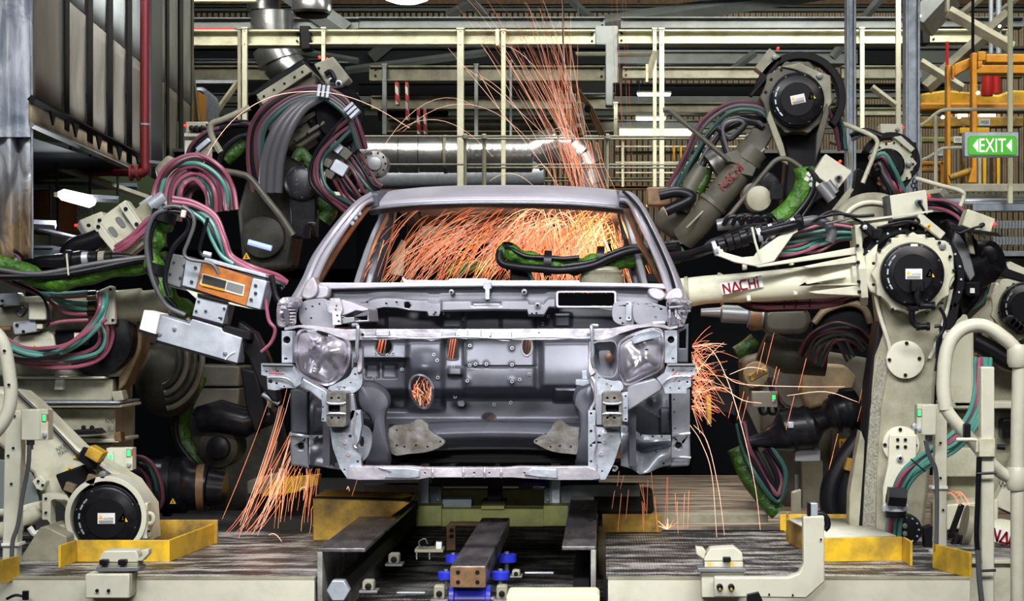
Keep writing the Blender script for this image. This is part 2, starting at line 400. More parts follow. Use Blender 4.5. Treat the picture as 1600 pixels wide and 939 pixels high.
roller(697, 899, 7.95, 13, 13, 'blue flat guide wheel left of the centre beam, nearer one')
roller(708, 873, 8.9, 12, 13, 'blue flat guide wheel left of the centre beam, farther one')
roller(782, 899, 7.95, 14, 14, 'blue flat guide wheel right of the centre beam, nearer one')
roller(792, 872, 8.9, 15, 14, 'blue flat guide wheel right of the centre beam, farther one')
roller(735, 936, 7.72, 32, 22, 'large blue flanged roller below the end of the centre beam', False)
def bearing(px, py, Y, w_, h_, lab):
    t = thing('bearing_block', lab, 'bearing', P(px, py+h_, Y))
    ob('housing', MB().plate(rrect(px-w_/2, py-h_/2, px+w_/2, py+h_/2, w_*.2), Y, .06), 'cream_dirty_dim', t, bev=.004)
    ob('foot_plate', MB().pbox(px-w_*.8, py+h_/2, px+w_*.8, py+h_/2+h_*.25, Y-.01, .09), 'mid_grey', t, bev=.002)
    ob('end_cap', MB().disc(px, py+h_*.1, Y-.012, w_*.28, .02, 16), 'black_metal', t)
bearing(686, 926, 7.62, 17, 22, 'cream bearing block at the left end of the large blue roller')
bearing(784, 926, 7.62, 17, 22, 'cream bearing block at the right end of the large blue roller')
bearing(615, 873, 8.4, 17, 16, 'small cream bearing block beside the left rail, farther one')
bearing(575, 915, 7.9, 18, 16, 'small cream bearing block beside the left rail, nearer one')
bearing(806, 896, 7.85, 12, 9, 'small pale bracket beside the right blue guide wheels')
def floor_strip(x0, x1, y, Y, lab):
    ob('floor_seam_bar', MB().pbox(x0, y, x1, y+2.5, Y, .02), 'silver_block', label=lab, cat='bar', bev=.001)
floor_strip(820, 865, 894, 7.93+.25, 'thin bright bar on the pit floor beside the right guide wheels')
floor_strip(620, 664, 925, 7.8, 'thin bright bar on the pit floor left of the large roller')
floor_strip(798, 882, 924, 7.8, 'thin bright bar on the pit floor right of the large roller')
t = thing('cable_tray', 'small cream tray with a cable loop on the pit floor by the left rail', 'tray', P(665, 868, 9.0))
ob('tray', MB().pbox(648, 858, 692, 863, 9.0, .12), 'cream_dirty_dim', t)
ob('junction_box', MB().pbox(681, 847, 690, 858, 9.0, .03), 'white_label', t, bev=.002)
ob('cable', MB().tube(cr([P(676, 858, 9.02), P(658, 855, 9.0), P(655, 846, 9.0), P(664, 842, 9.0), P(668, 850, 9.0)]), .004, 6), 'grey_hose', t)
for q in (650, 670): ob('bracket', MB().pbox(q, 862, q+2, 874, 9.0, .01), 'mid_grey', t)
# green cross beam on the rails
t = thing('carrier_crossbeam', 'worn yellow-green steel crossbeam lying between the rails under the car', 'beam', P(770, 823, 10.0))
ob('beam_body', MB().pbox(650, 795, 890, 823, 10.0, .14), 'green_beam', t, bev=.004)
ob('end_bracket', MB().pbox(652, 790, 690, 822, 9.975, .16), 'green_beam', t, bev=.004)
ob('end_bracket', MB().pbox(849, 790, 888, 822, 9.975, .16), 'green_beam', t, bev=.004)
ob('centre_pad', MB().pbox(752, 790, 788, 796, 9.97, .12), 'green_beam', t, bev=.002)
t = thing('locking_bracket', 'rusty brown bolted bracket hanging from the green crossbeam', 'bracket', P(720, 860, 9.9))
ob('arm', MB().plate([(703, 816), (782, 816), (782, 829), (755, 829), (755, 822), (712, 822), (712, 860), (697, 860), (697, 823)], 9.9, .05), 'brown_steel', t, bev=.003)
for q in (829, 838): ob('bolt', MB().disc(705, q, 9.88, 3.3, .02, 6), 'black_metal', t)
# carrier (blue-grey) with uprights
t = thing('body_carrier', 'blue-grey steel carrier plate with uprights holding up the car body', 'carrier', P(790, 790, 10.3))
ob('cross_plate', MB().plate([(568, 757), (660, 757), (690, 760), (690, 792), (655, 792), (640, 776), (568, 776)], 10.25, .12), 'carrier_blue', t, bev=.004)
ob('cross_plate', MB().plate([(1000, 757), (890, 757), (850, 763), (850, 792), (888, 792), (895, 776), (1000, 776)], 10.25, .12), 'carrier_blue', t, bev=.004)
for q in (663, 868):
    ob('upright', MB().pbox(q-7, 704, q+7, 790, 10.15, .06), 'galvanised', t, bev=.003)
    ob('stiffener', MB().pbox(q-9, 740, q-6, 790, 10.12, .04), 'carrier_blue', t)
ob('support_box', MB().pbox(691, 780, 737, 793, 10.1, .2), 'carrier_blue', t, bev=.003)
for px_, py_ in ((680, 772), (684, 782), (858, 772), (856, 782)): ob('bolt', MB().disc(px_, py_, 10.23, 2.6, .02, 10), 'mid_grey', t)
ob('rear_frame', MB().pbox(690, 765, 850, 790, 11.2, .1), 'green_beam', t)
t = thing('lifting_post', 'dark lifting post standing behind the green crossbeam', 'post', P(772, 795, 10.4))
ob('column', MB().pbox(762, 745, 784, 792, 10.4, .1), 'black_metal', t, bev=.004)
ob('base', MB().pbox(753, 782, 790, 793, 10.35, .16), 'black_metal', t, bev=.004)
t = thing('blue_actuator', 'small blue actuator under the car, right of centre', 'actuator', P(840, 762, 10.6))
ob('body', MB().tube([P(816, 754, 10.6), P(856, 755, 10.6)], .016, 16), 'blue_paint', t)
ob('clamp', MB().pbox(810, 757, 832, 764, 10.58, .06), 'brown_steel', t); ob('clamp', MB().pbox(834, 759, 844, 765, 10.58, .06), 'silver_block', t)

# ------------------------------------------------------------------ the car body
car = thing('car_body', 'bare grey steel car body shell, front on, sparks flying inside its cabin', 'car body', (-.54, 10.0, .2))
def cp(name, mb, m, **k):
    return ob(name, mb, m, car, **k)
# --- roof with rounded front header
def roof_fn(u, v):
    # v 0 front header lower edge .. 1 rear; u across
    xl, xr = -1.222, .155
    x = xl+(xr-xl)*u; e = abs(2*u-1)
    prof = [(9.55, 1.733), (9.56, 1.752), (9.62, 1.772), (9.85, 1.826), (10.2, 1.862), (10.7, 1.872), (11.2, 1.845), (11.6, 1.79)]
    t = v*(len(prof)-1); i = min(int(t), len(prof)-2); f = t-i
    Y = prof[i][0]+(prof[i+1][0]-prof[i][0])*f; Z = prof[i][1]+(prof[i+1][1]-prof[i][1])*f
    return Vector((x*(1)+(0), Y+.10*e**4, Z-.030*e**2.5))
cp('roof_panel', MB().grid(roof_fn, 40, 28), 'pillar_steel', solid=.012)
mb = MB(); mb.tube([roof_fn(u/20, 0)+Vector((0, -.01, -.008)) for u in range(21)], .008, 8); cp('header_flange', mb, 'steel')
mb = MB(); mb.grid(lambda u, v: roof_fn(u, .02)+Vector((0, .10*v+.01, -.012-.02*v)), 20, 4); cp('roof_header', mb, 'dash_steel', solid=.004)
for yy in (10.35, 10.95): cp('roof_bow', MB().box((-1.17, yy, 1.80), (.10, yy+.07, 1.825)), 'dash_steel', bev=.004)
# --- A pillars
def loft(L, R, Ys, prof, n=5):
    L = cr(L, n); R = cr(R, n); Ys = [q.x for q in cr([(y, 0) for y in Ys], n)]
    def f(u, v):
        i = v*(len(L)-1); k = min(int(round(i)), len(L)-1)
        t = u*(len(prof)-1); j = min(int(t), len(prof)-2); fr = t-j
        uu = prof[j][0]+(prof[j+1][0]-prof[j][0])*fr; off = prof[j][1]+(prof[j+1][1]-prof[j][1])*fr
        q = L[k].lerp(R[k], uu); return P(q.x, q.y, Ys[k]-off)
    return MB().grid(f, (len(prof)-1)*2, len(L)-1)
PF = [(0, -.06), (.10, -.01), (.26, .028), (.42, .026), (.5, .008), (.56, .006), (.62, .03), (.82, .032), (.92, .02), (1, -.02)]
Lo = [(448, 474), (458, 461), (474, 432), (488, 400), (512, 365), (538, 333), (560, 312), (580, 300)]
Li = [(488, 462), (494, 446), (500, 431), (515, 400), (538, 363), (557, 338), (570, 322), (584, 315)]
cp('front_pillar', loft(Lo, Li, [8.9, 8.95, 9.05, 9.15, 9.25, 9.38, 9.5, 9.58], PF), 'pillar_steel', solid=.006)
Ro = [(1080, 478), (1073, 466), (1062, 436), (1049, 405), (1031, 368), (1011, 330), (990, 303), (968, 298)]
Ri = [(1040, 468), (1038, 450), (1030, 424), (1015, 388), (1002, 360), (991, 337), (982, 320), (966, 315)]
cp('front_pillar', loft(Ro, Ri, [8.9, 8.95, 9.05, 9.15, 9.25, 9.38, 9.5, 9.58], PF), 'pillar_steel', solid=.006)
mb = MB(); mb.tube(cr([P(1057, 462, 8.9), P(1046, 425, 8.98), P(1026, 378, 9.12), P(1003, 332, 9.3), P(985, 310, 9.46), P(974, 300, 9.55)]), .009, 6)
cp('pillar_seal_gap', mb, 'black_rubber')
# rusty brown inner reinforcement with bosses
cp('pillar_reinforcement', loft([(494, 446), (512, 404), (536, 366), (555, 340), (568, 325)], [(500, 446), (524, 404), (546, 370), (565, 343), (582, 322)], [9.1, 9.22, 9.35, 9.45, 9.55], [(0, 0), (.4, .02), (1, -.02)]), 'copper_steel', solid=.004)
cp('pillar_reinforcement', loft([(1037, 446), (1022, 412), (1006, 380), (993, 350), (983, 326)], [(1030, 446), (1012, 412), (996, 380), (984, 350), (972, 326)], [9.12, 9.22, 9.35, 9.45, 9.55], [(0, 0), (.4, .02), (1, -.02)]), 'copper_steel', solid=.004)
for q in ((518, 395), (527, 382), (551, 349), (556, 341), (562, 334), (510, 417)):
    cp('boss', MB().lathe(P(q[0], q[1], 9.28), (0.2, -1, 0), [(-.06, .013), (.0, .012), (.005, .006)], 12), 'galvanised')
# --- side frames of the body: roof rails, B and C pillars, sills (both sides)
def bar3(name, pts, wx, wy, m='dash_steel', n=6):
    q = cr(pts, n); mb = MB()
    vs = []; fs = []
    for i, p in enumerate(q):
        d = (q[min(i+1, len(q)-1)]-q[max(i-1, 0)]).normalized()
        sx = Vector((1, 0, 0)); sy = d.cross(sx).normalized()
        vs += [p+sx*wx/2+sy*wy/2, p-sx*wx/2+sy*wy/2, p-sx*wx/2-sy*wy/2, p+sx*wx/2-sy*wy/2]
        if i:
            b = (i-1)*4
            fs += [(b+k, b+(k+1) % 4, b+4+(k+1) % 4, b+4+k) for k in range(4)]
    b = (len(q)-1)*4; fs += [(0, 1, 2, 3), (b, b+1, b+2, b+3)]
    return cp(name, mb.add(vs, fs), m, bev=.006)
XC = -.535
for sgn in (-1, 1):
    hx = lambda h: XC+sgn*h
    bar3('roof_rail', [(hx(.66), 9.6, 1.74), (hx(.64), 10.2, 1.80), (hx(.62), 10.9, 1.79), (hx(.62), 11.5, 1.71)], .07, .07)
    bar3('centre_pillar', [(hx(.655), 10.35, 1.78), (hx(.72), 10.38, 1.45), (hx(.80), 10.4, 1.1), (hx(.82), 10.42, .35)], .09, .12)
    bar3('rear_pillar', [(hx(.62), 11.35, 1.74), (hx(.68), 11.7, 1.45), (hx(.72), 12.0, 1.18), (hx(.76), 12.1, .7)], .08, .20)
    bar3('sill', [(hx(.84), 9.1, .44), (hx(.84), 10.2, .44), (hx(.84), 11.5, .46)], .10, .10)
    bar3('rear_quarter', [(hx(.84), 11.4, .5), (hx(.85), 11.9, .95), (hx(.83), 12.5, 1.02), (hx(.78), 12.9, .95)], .05, .34, 'steel')
    # front door frame seen through the windscreen
    bar3('door_frame', [(hx(.80), 9.75, 1.12), (hx(.76), 9.80, 1.32), (hx(.70), 9.95, 1.55), (hx(.655), 10.15, 1.70)], .035, .05, 'steel')
    bar3('door_frame', [(hx(.755), 9.9, 1.10), (hx(.72), 9.95, 1.32), (hx(.665), 10.05, 1.56)], .03, .03, 'galvanised' if sgn < 0 else 'dash_steel')
    cp('side_panel', MB().box((hx(.84)-.01, 9.2, .4), (hx(.84)+.01, 11.6, 1.08)), 'dash_steel')
cp('rear_window_header', MB().box((XC-.60, 11.55, 1.72), (XC+.60, 11.62, 1.79)), 'dash_steel', bev=.01)
cp('parcel_shelf', MB().box((XC-.68, 11.5, 1.10), (XC+.68, 12.2, 1.13)), 'pillar_steel', bev=.008)
cp('seat_bulkhead', MB().box((XC-.74, 11.48, .43), (XC+.74, 11.51, 1.11)), 'dash_steel')
cp('rear_panel', MB().box((XC-.7, 12.85, .45), (XC+.7, 12.9, 1.02)), 'steel', bev=.01)
cp('floor_pan', MB().box((XC-.82, 9.1, .41), (XC+.82, 12.8, .43)), 'black_metal')
mb = MB(); mb.grid(lambda u, v: Vector((XC-.22+.44*u, 9.1+2.3*v, .43+.17*math.sin(PI*u)**.6)), 14, 4); cp('floor_tunnel', mb, 'dash_steel')
# dash cross beam ledge seen through the windscreen
cp('dash_ledge', MB().plate([(628, 433), (636, 437), (700, 438), (703, 435), (760, 435), (764, 438), (905, 438), (907, 443), (632, 443)], 9.5, .03), 'bright_steel')
# --- cowl
cp('cowl_lip', MB().plate([(497, 441), (560, 441.5), (640, 441), (760, 440), (900, 441), (1037, 443), (1042, 452), (1000, 449), (900, 448), (768, 447.5), (640, 449), (560, 451), (520, 452), (498, 450)], 8.84, .20), 'pillar_steel', bev=.006)
def cowl_y(x, y):
    o = .065-.02*sm(450, 458, y)-.05*sm(467.5, 470, y)
    o += -.02*bump2(x, y, 690, 470.5, 868, 486, 3)+.012*bump2(x, y, 738, 473, 783, 479, 3)
    return o
def outl_cowl():
    top = [(512, 450), (700, 448), (900, 448), (1028, 450)]
    bot = [(1000, 500), (975, 492), (960, 487), (935, 483), (905, 482), (857, 481), (854, 489), (850, 494), (829, 494), (825, 486), (770, 486), (700, 487), (698, 493), (686, 494), (685, 488), (672, 488), (671, 494), (669, 487), (640, 485), (620, 481), (600, 480), (585, 483), (577, 488), (572, 496), (545, 500), (516, 490)]
    return top+bot
mb = MB()
NX, NY = 180, 26
bot_xy = sorted([(p[0], p[1]) for p in outl_cowl()[4:]])
def interp(pts, x):
    if x <= pts[0][0]: return pts[0][1]
    for a, b in zip(pts[:-1], pts[1:]):
        if x <= b[0]: return a[1]+(b[1]-a[1])*(x-a[0])/max(b[0]-a[0], 1e-6)
    return pts[-1][1]
botl = [(512, 492), (545, 496), (572, 494), (577, 488), (585, 483), (600, 480), (620, 481), (640, 485), (668, 487), (669, 494), (686, 494), (687, 487), (770, 485), (824, 486), (826, 494), (850, 494), (857, 481), (905, 482), (935, 483), (960, 487), (975, 492), (1028, 500)]
def cf(u, v):
    x = 512+(1028-512)*u; y0 = 448; y1 = interp(botl, x); y = y0+(y1-y0)*v
    yy = 448+(487-448)*v
    return P(x, y, 8.86+cowl_y(x, yy))
def cskip(u, v):
    x = 512+516*u; y = 448+(interp(botl, x)-448)*v
    return (872 < x < 960 and 457 < y < 478) or (x-636.5)**2+(y-477)**2 < 26
cp('cowl_panel', MB().grid(cf, 258, 26, cskip), 'steel', solid=.003)
mb = MB(); mb.plate(rrect(869, 454.5, 963, 480.5, 4), 8.835, .03, [rrect(872, 457, 960, 478, 3)]); cp('vent_frame', mb, 'pillar_steel', bev=.002)
for q, r in (((840, 477), 5), ((705, 456), 4), ((819, 456), 4.5)):
    cp('boss', MB().disc(q[0], q[1], 8.82, r, .05, 20), 'steel'); cp('boss_hole', MB().disc(q[0], q[1], 8.815, r*.45, .01, 12), 'black_metal')
mb = MB()
for q in ((573, 472), (619, 472), (603, 474), (678, 491), (680, 488), (693, 491), (831, 490), (838, 489)): mb.disc(q[0], q[1], 8.78, 1.6, .03, 10)
cp('fixing_holes', mb, 'black_metal', kind='stuff')
# centre clip over the cowl
cp('cowl_clip', MB().plate([(755, 441), (767, 441), (768, 450), (765, 452), (765, 468), (758, 468), (758, 452), (755, 450)], 8.80, .04), 'galvanised', bev=.002)
# --- firewall
HOLES = [('e', 600, 541, 13.5, 13), ('r', 697, 528, 718, 562), ('e', 823, 541, 8.5, 15), ('e', 659, 614, 18, 28), ('e', 763.5, 652, 11, 7.5), ('e', 950, 558, 6, 10)]
def inhole(x, y):
    for h in HOLES:
        if h[0] == 'e':
            if h[1] == 659:
                yy = (y-612)/26; xx = (x-659-4*yy)/(18-2.5*yy)
                if xx*xx+yy*yy < 1: return True
            elif ((x-h[1])/h[3])**2+((y-h[2])/h[4])**2 < 1: return True
        elif h[1]+2*(y-h[2])/34 < x < h[3]-2*(y-h[2])/34 and h[2] < y < h[4]: return True
    return False
def wall_y(x, y):
    o = 0.
    o -= .10*sm(480, 600, y)                       # leans towards the front
    o += .13*sm(606, 626, y)                       # tucks in below
    o -= .10*sm(652, 672, y)*(1)                   # lower member
    o -= .035*bump2(x, y, 725, 470, 836, 607, 8)
    o -= .050*bump2(x, y, 845, 533, 930, 606, 12)
    o -= .04*bump2(x, y, 560, 535, 640, 560, 5)
    o += .05*bump2(x, y, 556, 563, 636, 640, 8)
    o += .02*(bump2(x, y, 572, 569, 592, 590, 4)+bump2(x, y, 598, 569, 620, 590, 4))
    o -= .06*bump2(x, y, 638, 532, 692, 640, 10)*(1-.5*sm(600, 640, y))
    o -= .04*bump2(x, y, 700, 574, 722, 586, 4)
    o -= .07*math.exp(-(((x-663)/24)**2+((y-572)/16)**2))
    o -= .05*bump2(x, y, 866, 608, 905, 626, 6)
    o -= .02*bump2(x, y, 866, 491, 892, 510, 5)+.02*bump2(x, y, 690, 478, 722, 512, 6)
    o += .012*bump2(x, y, 725, 571, 838, 574, 2)
    # ribs
    for xa in (584, 603, 780): o -= .012*bump2(x, y, xa, 486, xa+3, 512, 2)
    for xa, ya in ((734, 540), (734, 571), (760, 569), (743, 569), (800, 544), (800, 570), (800, 596), (730, 595), (668, 489)): o -= .012*math.exp(-(((x-xa)/4.5)**2+((y-ya)/4.5)**2))
    o -= .012*math.exp(-(((x-720)/9)**2+((y-630)/7)**2))+.012*math.exp(-(((x-880)/9)**2+((y-616)/7)**2))
    o += .004*noise.noise(Vector((x*.03, y*.03, 3)))
    return o
GX0, GX1, GY0, GY1 = 545, 985, 478, 690
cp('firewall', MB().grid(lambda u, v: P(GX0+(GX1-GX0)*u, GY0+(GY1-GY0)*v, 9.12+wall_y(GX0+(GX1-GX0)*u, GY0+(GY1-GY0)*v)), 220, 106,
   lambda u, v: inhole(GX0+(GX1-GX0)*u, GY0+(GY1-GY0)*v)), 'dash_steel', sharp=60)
def ring(outl, Y, r=.004, m='dash_steel', name='hole_rim'):
    return cp(name, MB().tube([P(p[0], p[1], Y+wall_y(p[0], p[1])-.004) for p in outl], r, 6, closed=True), m)
ring(circ(600, 541, 13.5, 24), 9.12); ring(circ(823, 541, 8.5, 24, 15), 9.12, .005, 'pillar_steel')
ring([(659+4*math.sin(a)+(18-2.5*math.sin(a))*math.cos(a), 612+26*math.sin(a)) for a in [2*PI*i/30 for i in range(30)]], 9.12, .007, 'steel')
ring(circ(763.5, 652, 11, 20, 7.5), 9.12); ring(rrect(697.5, 528, 717, 562, 5), 9.12); ring(circ(950, 558, 7, 20, 11), 9.12, .005, 'galvanised')
WELD = []
for q in ((734, 540), (734, 571), (760, 569), (743, 569), (800, 544), (800, 570), (800, 596), (730, 595), (668, 489), (720, 630), (708, 572), (848, 506), (812, 593), (827, 585), (678, 554), (683, 563), (684, 590), (772, 632), (798, 629), (711, 620), (584, 591), (628, 577), (591, 655), (700, 493), (725, 498), (857, 494), (605, 555), (587, 552), (614, 552)):
    WELD.append(q)
mb = MB()
for i, q in enumerate(WELD):
    yy = 9.12+wall_y(*q)-.006; mb.lathe(P(q[0], q[1], yy), (0, -1, 0), [(-.01, S(3, 9)), (.003, S(2.6, 9)), (.003, S(1.4, 9)), (-.002, S(1.2, 9))], 12)
cp('weld_studs', mb, 'pillar_steel', kind='stuff')
mb = MB()
for q in WELD: mb.disc(q[0], q[1], 9.12+wall_y(*q)-.0105, 1.3, .004, 8)
cp('stud_centres', mb, 'black_metal', kind='stuff')
cp('stud_bracket', MB().plate([(714, 629), (716, 626), (724, 625), (727, 631), (724, 636), (716, 635)], 9.09, .03), 'dash_steel', bev=.003)
# lower crossmember of the firewall + side brackets
mb = MB(); mb.grid(lambda u, v: P(608+322*u, 664+44*v-6*math.sin(PI*u), 8.98-.10*math.sin(PI*min(1, v*1.15))), 40, 12); cp('lower_member', mb, 'dash_steel', solid=.006)
mb = MB()
for q in (611, 624, 645, 668, 694, 727, 752, 764, 777, 807, 836, 858): mb.disc(q, 669, 8.92, 1.5, .02, 8)
cp('member_holes', mb, 'black_metal', kind='stuff')
lb = [(608, 669), (640, 662), (653, 655), (668, 662), (672, 673), (694, 688), (690, 697), (668, 706), (640, 709), (612, 709)]
def lbs(x, y): return .05*math.sin(x*.09)*math.sin(y*.1)
cp('member_bracket', MB().plate(cr(lb, 3, True), 8.80, .05, [circ(x, y, 1.6, 8) for x, y in ((620, 672), (620, 696), (632, 698), (650, 696), (688, 690), (668, 698))]), 'stained_steel', bev=.005)
rb = [(924, 672), (890, 666), (876, 656), (865, 662), (858, 674), (834, 688), (842, 696), (862, 705), (890, 709), (922, 708)]
cp('member_bracket', MB().plate(cr(rb, 3, True), 8.80, .05, [circ(x, y, 1.6, 8) for x, y in ((853, 678), (860, 698), (875, 697), (892, 698), (905, 674), (838, 689))]), 'stained_steel', bev=.005)
cp('toe_board', MB().pbox(598, 686, 932, 724, 9.13, .01), 'black_metal')  # added black plate, keeps the gap below the firewall dark
cp('subframe_rail', MB().box((XC-.46, 9.05, .36), (XC-.40, 10.0, .42)), 'black_metal', bev=.01)
cp('subframe_rail', MB().box((XC+.40, 9.05, .36), (XC+.46, 10.0, .42)), 'black_metal', bev=.01)
cp('exhaust_hanger', MB().tube([P(777, 706, 9.3), P(777, 735, 9.3)], .012, 10), 'mid_grey'); cp('brake_pipe', MB().tube([P(690, 735, 9.4), P(735, 703, 9.4)], .02, 8), 'mid_grey')
# longerons / inner wings (dark curved forms each side of the engine bay)
lg = [(556, 598), (566, 594), (585, 596), (600, 604), (609, 616), (611, 630), (606, 640), (604, 660), (607, 690), (610, 728), (572, 728), (580, 700), (582, 670), (576, 650), (562, 638), (555, 620)]
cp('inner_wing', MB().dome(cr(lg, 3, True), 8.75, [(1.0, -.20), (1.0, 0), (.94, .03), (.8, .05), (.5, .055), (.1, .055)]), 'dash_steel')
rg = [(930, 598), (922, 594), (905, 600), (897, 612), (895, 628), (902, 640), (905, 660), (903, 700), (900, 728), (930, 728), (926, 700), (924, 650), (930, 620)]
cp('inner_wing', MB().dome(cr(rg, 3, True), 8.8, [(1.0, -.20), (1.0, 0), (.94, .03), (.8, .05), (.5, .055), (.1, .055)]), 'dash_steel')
cp('wing_gusset', MB().plate(cr([(556, 672), (566, 664), (578, 672), (581, 690), (575, 712), (562, 722), (556, 700)], 4, True), 8.4, .03, [circ(565, 690, 4, 10, 9)]), 'galvanised', bev=.006)
cp('engine_bay_side', MB().box((XC-.72, 8.3, .45), (XC-.69, 9.1, .95)), 'dash_steel'); cp('engine_bay_side', MB().box((XC+.66, 8.3, .45), (XC+.69, 9.1, .95)), 'dash_steel')
# spring tower bowl on the right with its lit hole
bow = cr([(926, 536), (945, 532), (962, 534), (966, 560), (962, 586), (948, 590), (930, 584), (925, 560)], 4, True)
cp('spring_tower', MB().dome(bow, 8.62, [(1, 0), (.92, .0), (.8, -.05), (.55, -.09), (.45, -.10)]), 'steel')
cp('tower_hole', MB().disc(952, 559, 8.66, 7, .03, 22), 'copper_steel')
# upper side plates left: wing rail top
cp('wing_rail_plate', MB().plate(cr([(468, 480), (474, 471), (492, 467), (510, 468), (513, 480), (519, 492), (523, 513), (500, 512), (474, 508), (467, 495)], 3, True), 8.42, .05, [circ(x, y, 1.6, 8) for x, y in ((478, 483), (488, 479), (499, 475), (486, 497))]), 'steel', bev=.008)
cp('wing_rail_cap', MB().plate(cr([(486, 455), (494, 446), (510, 446), (515, 454), (512, 464), (500, 468), (488, 466)], 3, True), 8.75, .08), 'pillar_steel', bev=.01)
mb = MB(); hl = [(433, 478), (438, 467), (452, 464), (470, 466), (472, 474), (466, 482), (463, 494), (462, 508), (448, 512), (434, 510), (432, 494)]
mb.dome(cr(hl, 4, True), 8.30, [(1.0, -.25), (1.0, 0), (.93, .02), (.7, .035), (.45, .03), (.2, .035), (.05, .035)], .11, 1)
cp('crumpled_flange', mb, 'bright_steel', sharp=25)
for k in range(7): cp('flange_pleat', MB().tube([P(434, 475+5*k, 8.285), P(450, 474+5*k, 8.26), P(462-abs(k-3), 474+5*k, 8.28)], .004, 6), 'bright_steel')
cp('flange_pocket', MB().plate([(439, 482), (449, 482), (452, 490), (451, 506), (446, 509), (443, 490), (438, 488)], 8.245, .02), 'dash_steel')
cp('hinge_bracket', MB().plate([(516, 466), (531, 466), (535, 482), (532, 492), (533, 507), (520, 508), (519, 490), (513, 484)], 8.30, .04, [circ(x, y, 1.9, 8) for x, y in ((526, 478), (527, 493), (529, 502), (525, 484))]), 'bright_steel', bev=.004)
cp('hinge_plate', MB().plate([(508, 470), (515, 469), (516, 482), (519, 493), (511, 486)], 8.36, .02), 'galvanised', bev=.002)
mb = MB(); mb.plate([(534, 468), (548, 472), (575, 482), (577, 502), (556, 503), (534, 506), (532, 492)], 8.35, .35, [[(536, 494), (556, 485), (574, 487), (574, 500), (555, 501)]]); cp('wing_tube', mb, 'pillar_steel', bev=.003)
cp('tube_lip', MB().plate([(533, 497), (553, 495), (555, 503), (536, 506)], 8.33, .05), 'mid_grey', bev=.003)
cp('pillar_foot', MB().plate(cr([(470, 462), (476, 444), (488, 432), (494, 440), (498, 452), (492, 464), (480, 468)], 3, True), 8.72, .12), 'bright_steel', bev=.01)
# right side equivalents
cp('wing_rail_plate', MB().plate(cr([(957, 478), (966, 471), (982, 470), (989, 480), (990, 508), (972, 508), (958, 500)], 3, True), 8.44, .05, [circ(x, y, 1.6, 8) for x, y in ((968, 479), (969, 497), (973, 505))]), 'steel', bev=.008)
cp('hinge_plate', MB().plate(rrect(978, 471, 987, 501, 2.5), 8.415, .02, [circ(980, 475, 1.6, 8), circ(983, 497, 1.6, 8)]), 'galvanised', bev=.002)
cp('wing_rail_plate', MB().plate(cr([(989, 480), (996, 470), (1010, 470), (1030, 476), (1044, 482), (1043, 500), (1030, 506), (1000, 507), (990, 498)], 3, True), 8.36, .06, [circ(x, y, 1.8, 8) for x, y in ((996, 476), (1010, 476), (1021, 480), (1033, 483), (1024, 496))]), 'steel', bev=.008)
cp('wing_rail_step', MB().plate(rrect(1019, 502, 1040, 506, 1.5), 8.33, .03), 'galvanised', bev=.002)
cp('wing_rail_cap', MB().plate(cr([(1012, 453), (1022, 450), (1036, 454), (1040, 464), (1030, 470), (1016, 464)], 3, True), 8.75, .08), 'pillar_steel', bev=.01)
mb = MB(); hr = [(1041, 472), (1046, 466), (1062, 466), (1080, 470), (1081, 480), (1075, 490), (1072, 500), (1066, 512), (1044, 509), (1042, 490)]
mb.dome(cr(hr, 4, True), 8.30, [(1.0, -.25), (1.0, 0), (.93, .02), (.7, .035), (.45, .02), (.2, .035), (.05, .03)], .12, 5); cp('crumpled_flange', mb, 'bright_steel', sharp=25)
for k, (a, b) in enumerate((((1046, 484), (1048, 508)), ((1056, 484), (1056, 506)), ((1060, 486), (1078, 486)), ((1058, 492), (1068, 506)), ((1046, 480), (1076, 478)), ((1064, 470), (1080, 474)))):
    cp('flange_pleat', MB().tube([P(a[0], a[1], 8.27), P((a[0]+b[0])/2, (a[1]+b[1])/2, 8.245), P(b[0], b[1], 8.27)], .005, 6), 'bright_steel')
cp('flange_pocket', MB().plate([(1048, 489), (1052, 487), (1053, 504), (1049, 505)], 8.24, .02), 'dash_steel'); cp('flange_pocket', MB().plate([(1068, 476), (1071, 475), (1074, 483), (1071, 484)], 8.24, .02), 'dash_steel')
cp('pillar_foot', MB().plate(cr([(1040, 468), (1042, 458), (1050, 452), (1062, 450), (1068, 462), (1062, 468)], 3, True), 8.72, .12), 'bright_steel', bev=.01)
# --- upper cross member with arms
up_t = [(444, 512), (469, 507.6), (490, 509), (520, 513), (540, 514.5), (565, 514), (745, 514), (926, 513.5), (955, 513), (986, 507.5), (1017, 505), (1038, 507), (1047, 511.5), (1058, 509)]
up_b = [(1059, 512), (1048, 515), (1033, 511.5), (1017, 510), (997, 512.5), (969, 521), (955, 528), (941, 531.7), (926, 531.5), (900, 529), (860, 531), (800, 531), (796, 533), (785, 533), (770, 529), (750, 528), (746, 531), (720, 529), (700, 528), (680, 531), (674, 533), (667, 531), (655, 529), (600, 531), (565, 531), (545, 532), (530, 527), (507, 518.6), (488, 513.5), (465, 511.5), (445, 516)]
cp('upper_crossmember', MB().plate(up_t+up_b, 7.98, .06, [circ(566, 523, 2.8, 10), circ(920, 523.5, 2.8, 10), circ(673, 528, 1.8, 8), circ(716, 525, 1.4, 8), circ(790, 529, 1.8, 8), circ(766, 526, 1.4, 8), circ(842, 520, 1.3, 8)]), 'bright_steel', bev=.006)
mb = MB(); mb.tube([P(565, 527.5, 7.975)]+[P(x, 527.5+1.2*math.sin(x*.05), 7.965) for x in range(590, 925, 12)]+[P(925, 528, 7.975)], .004, 6); cp('member_bead', mb, 'galvanised')
cp('latch_boss', MB().plate(rrect(586, 515, 609, 526, 3), 7.96, .03), 'bright_steel', bev=.005)
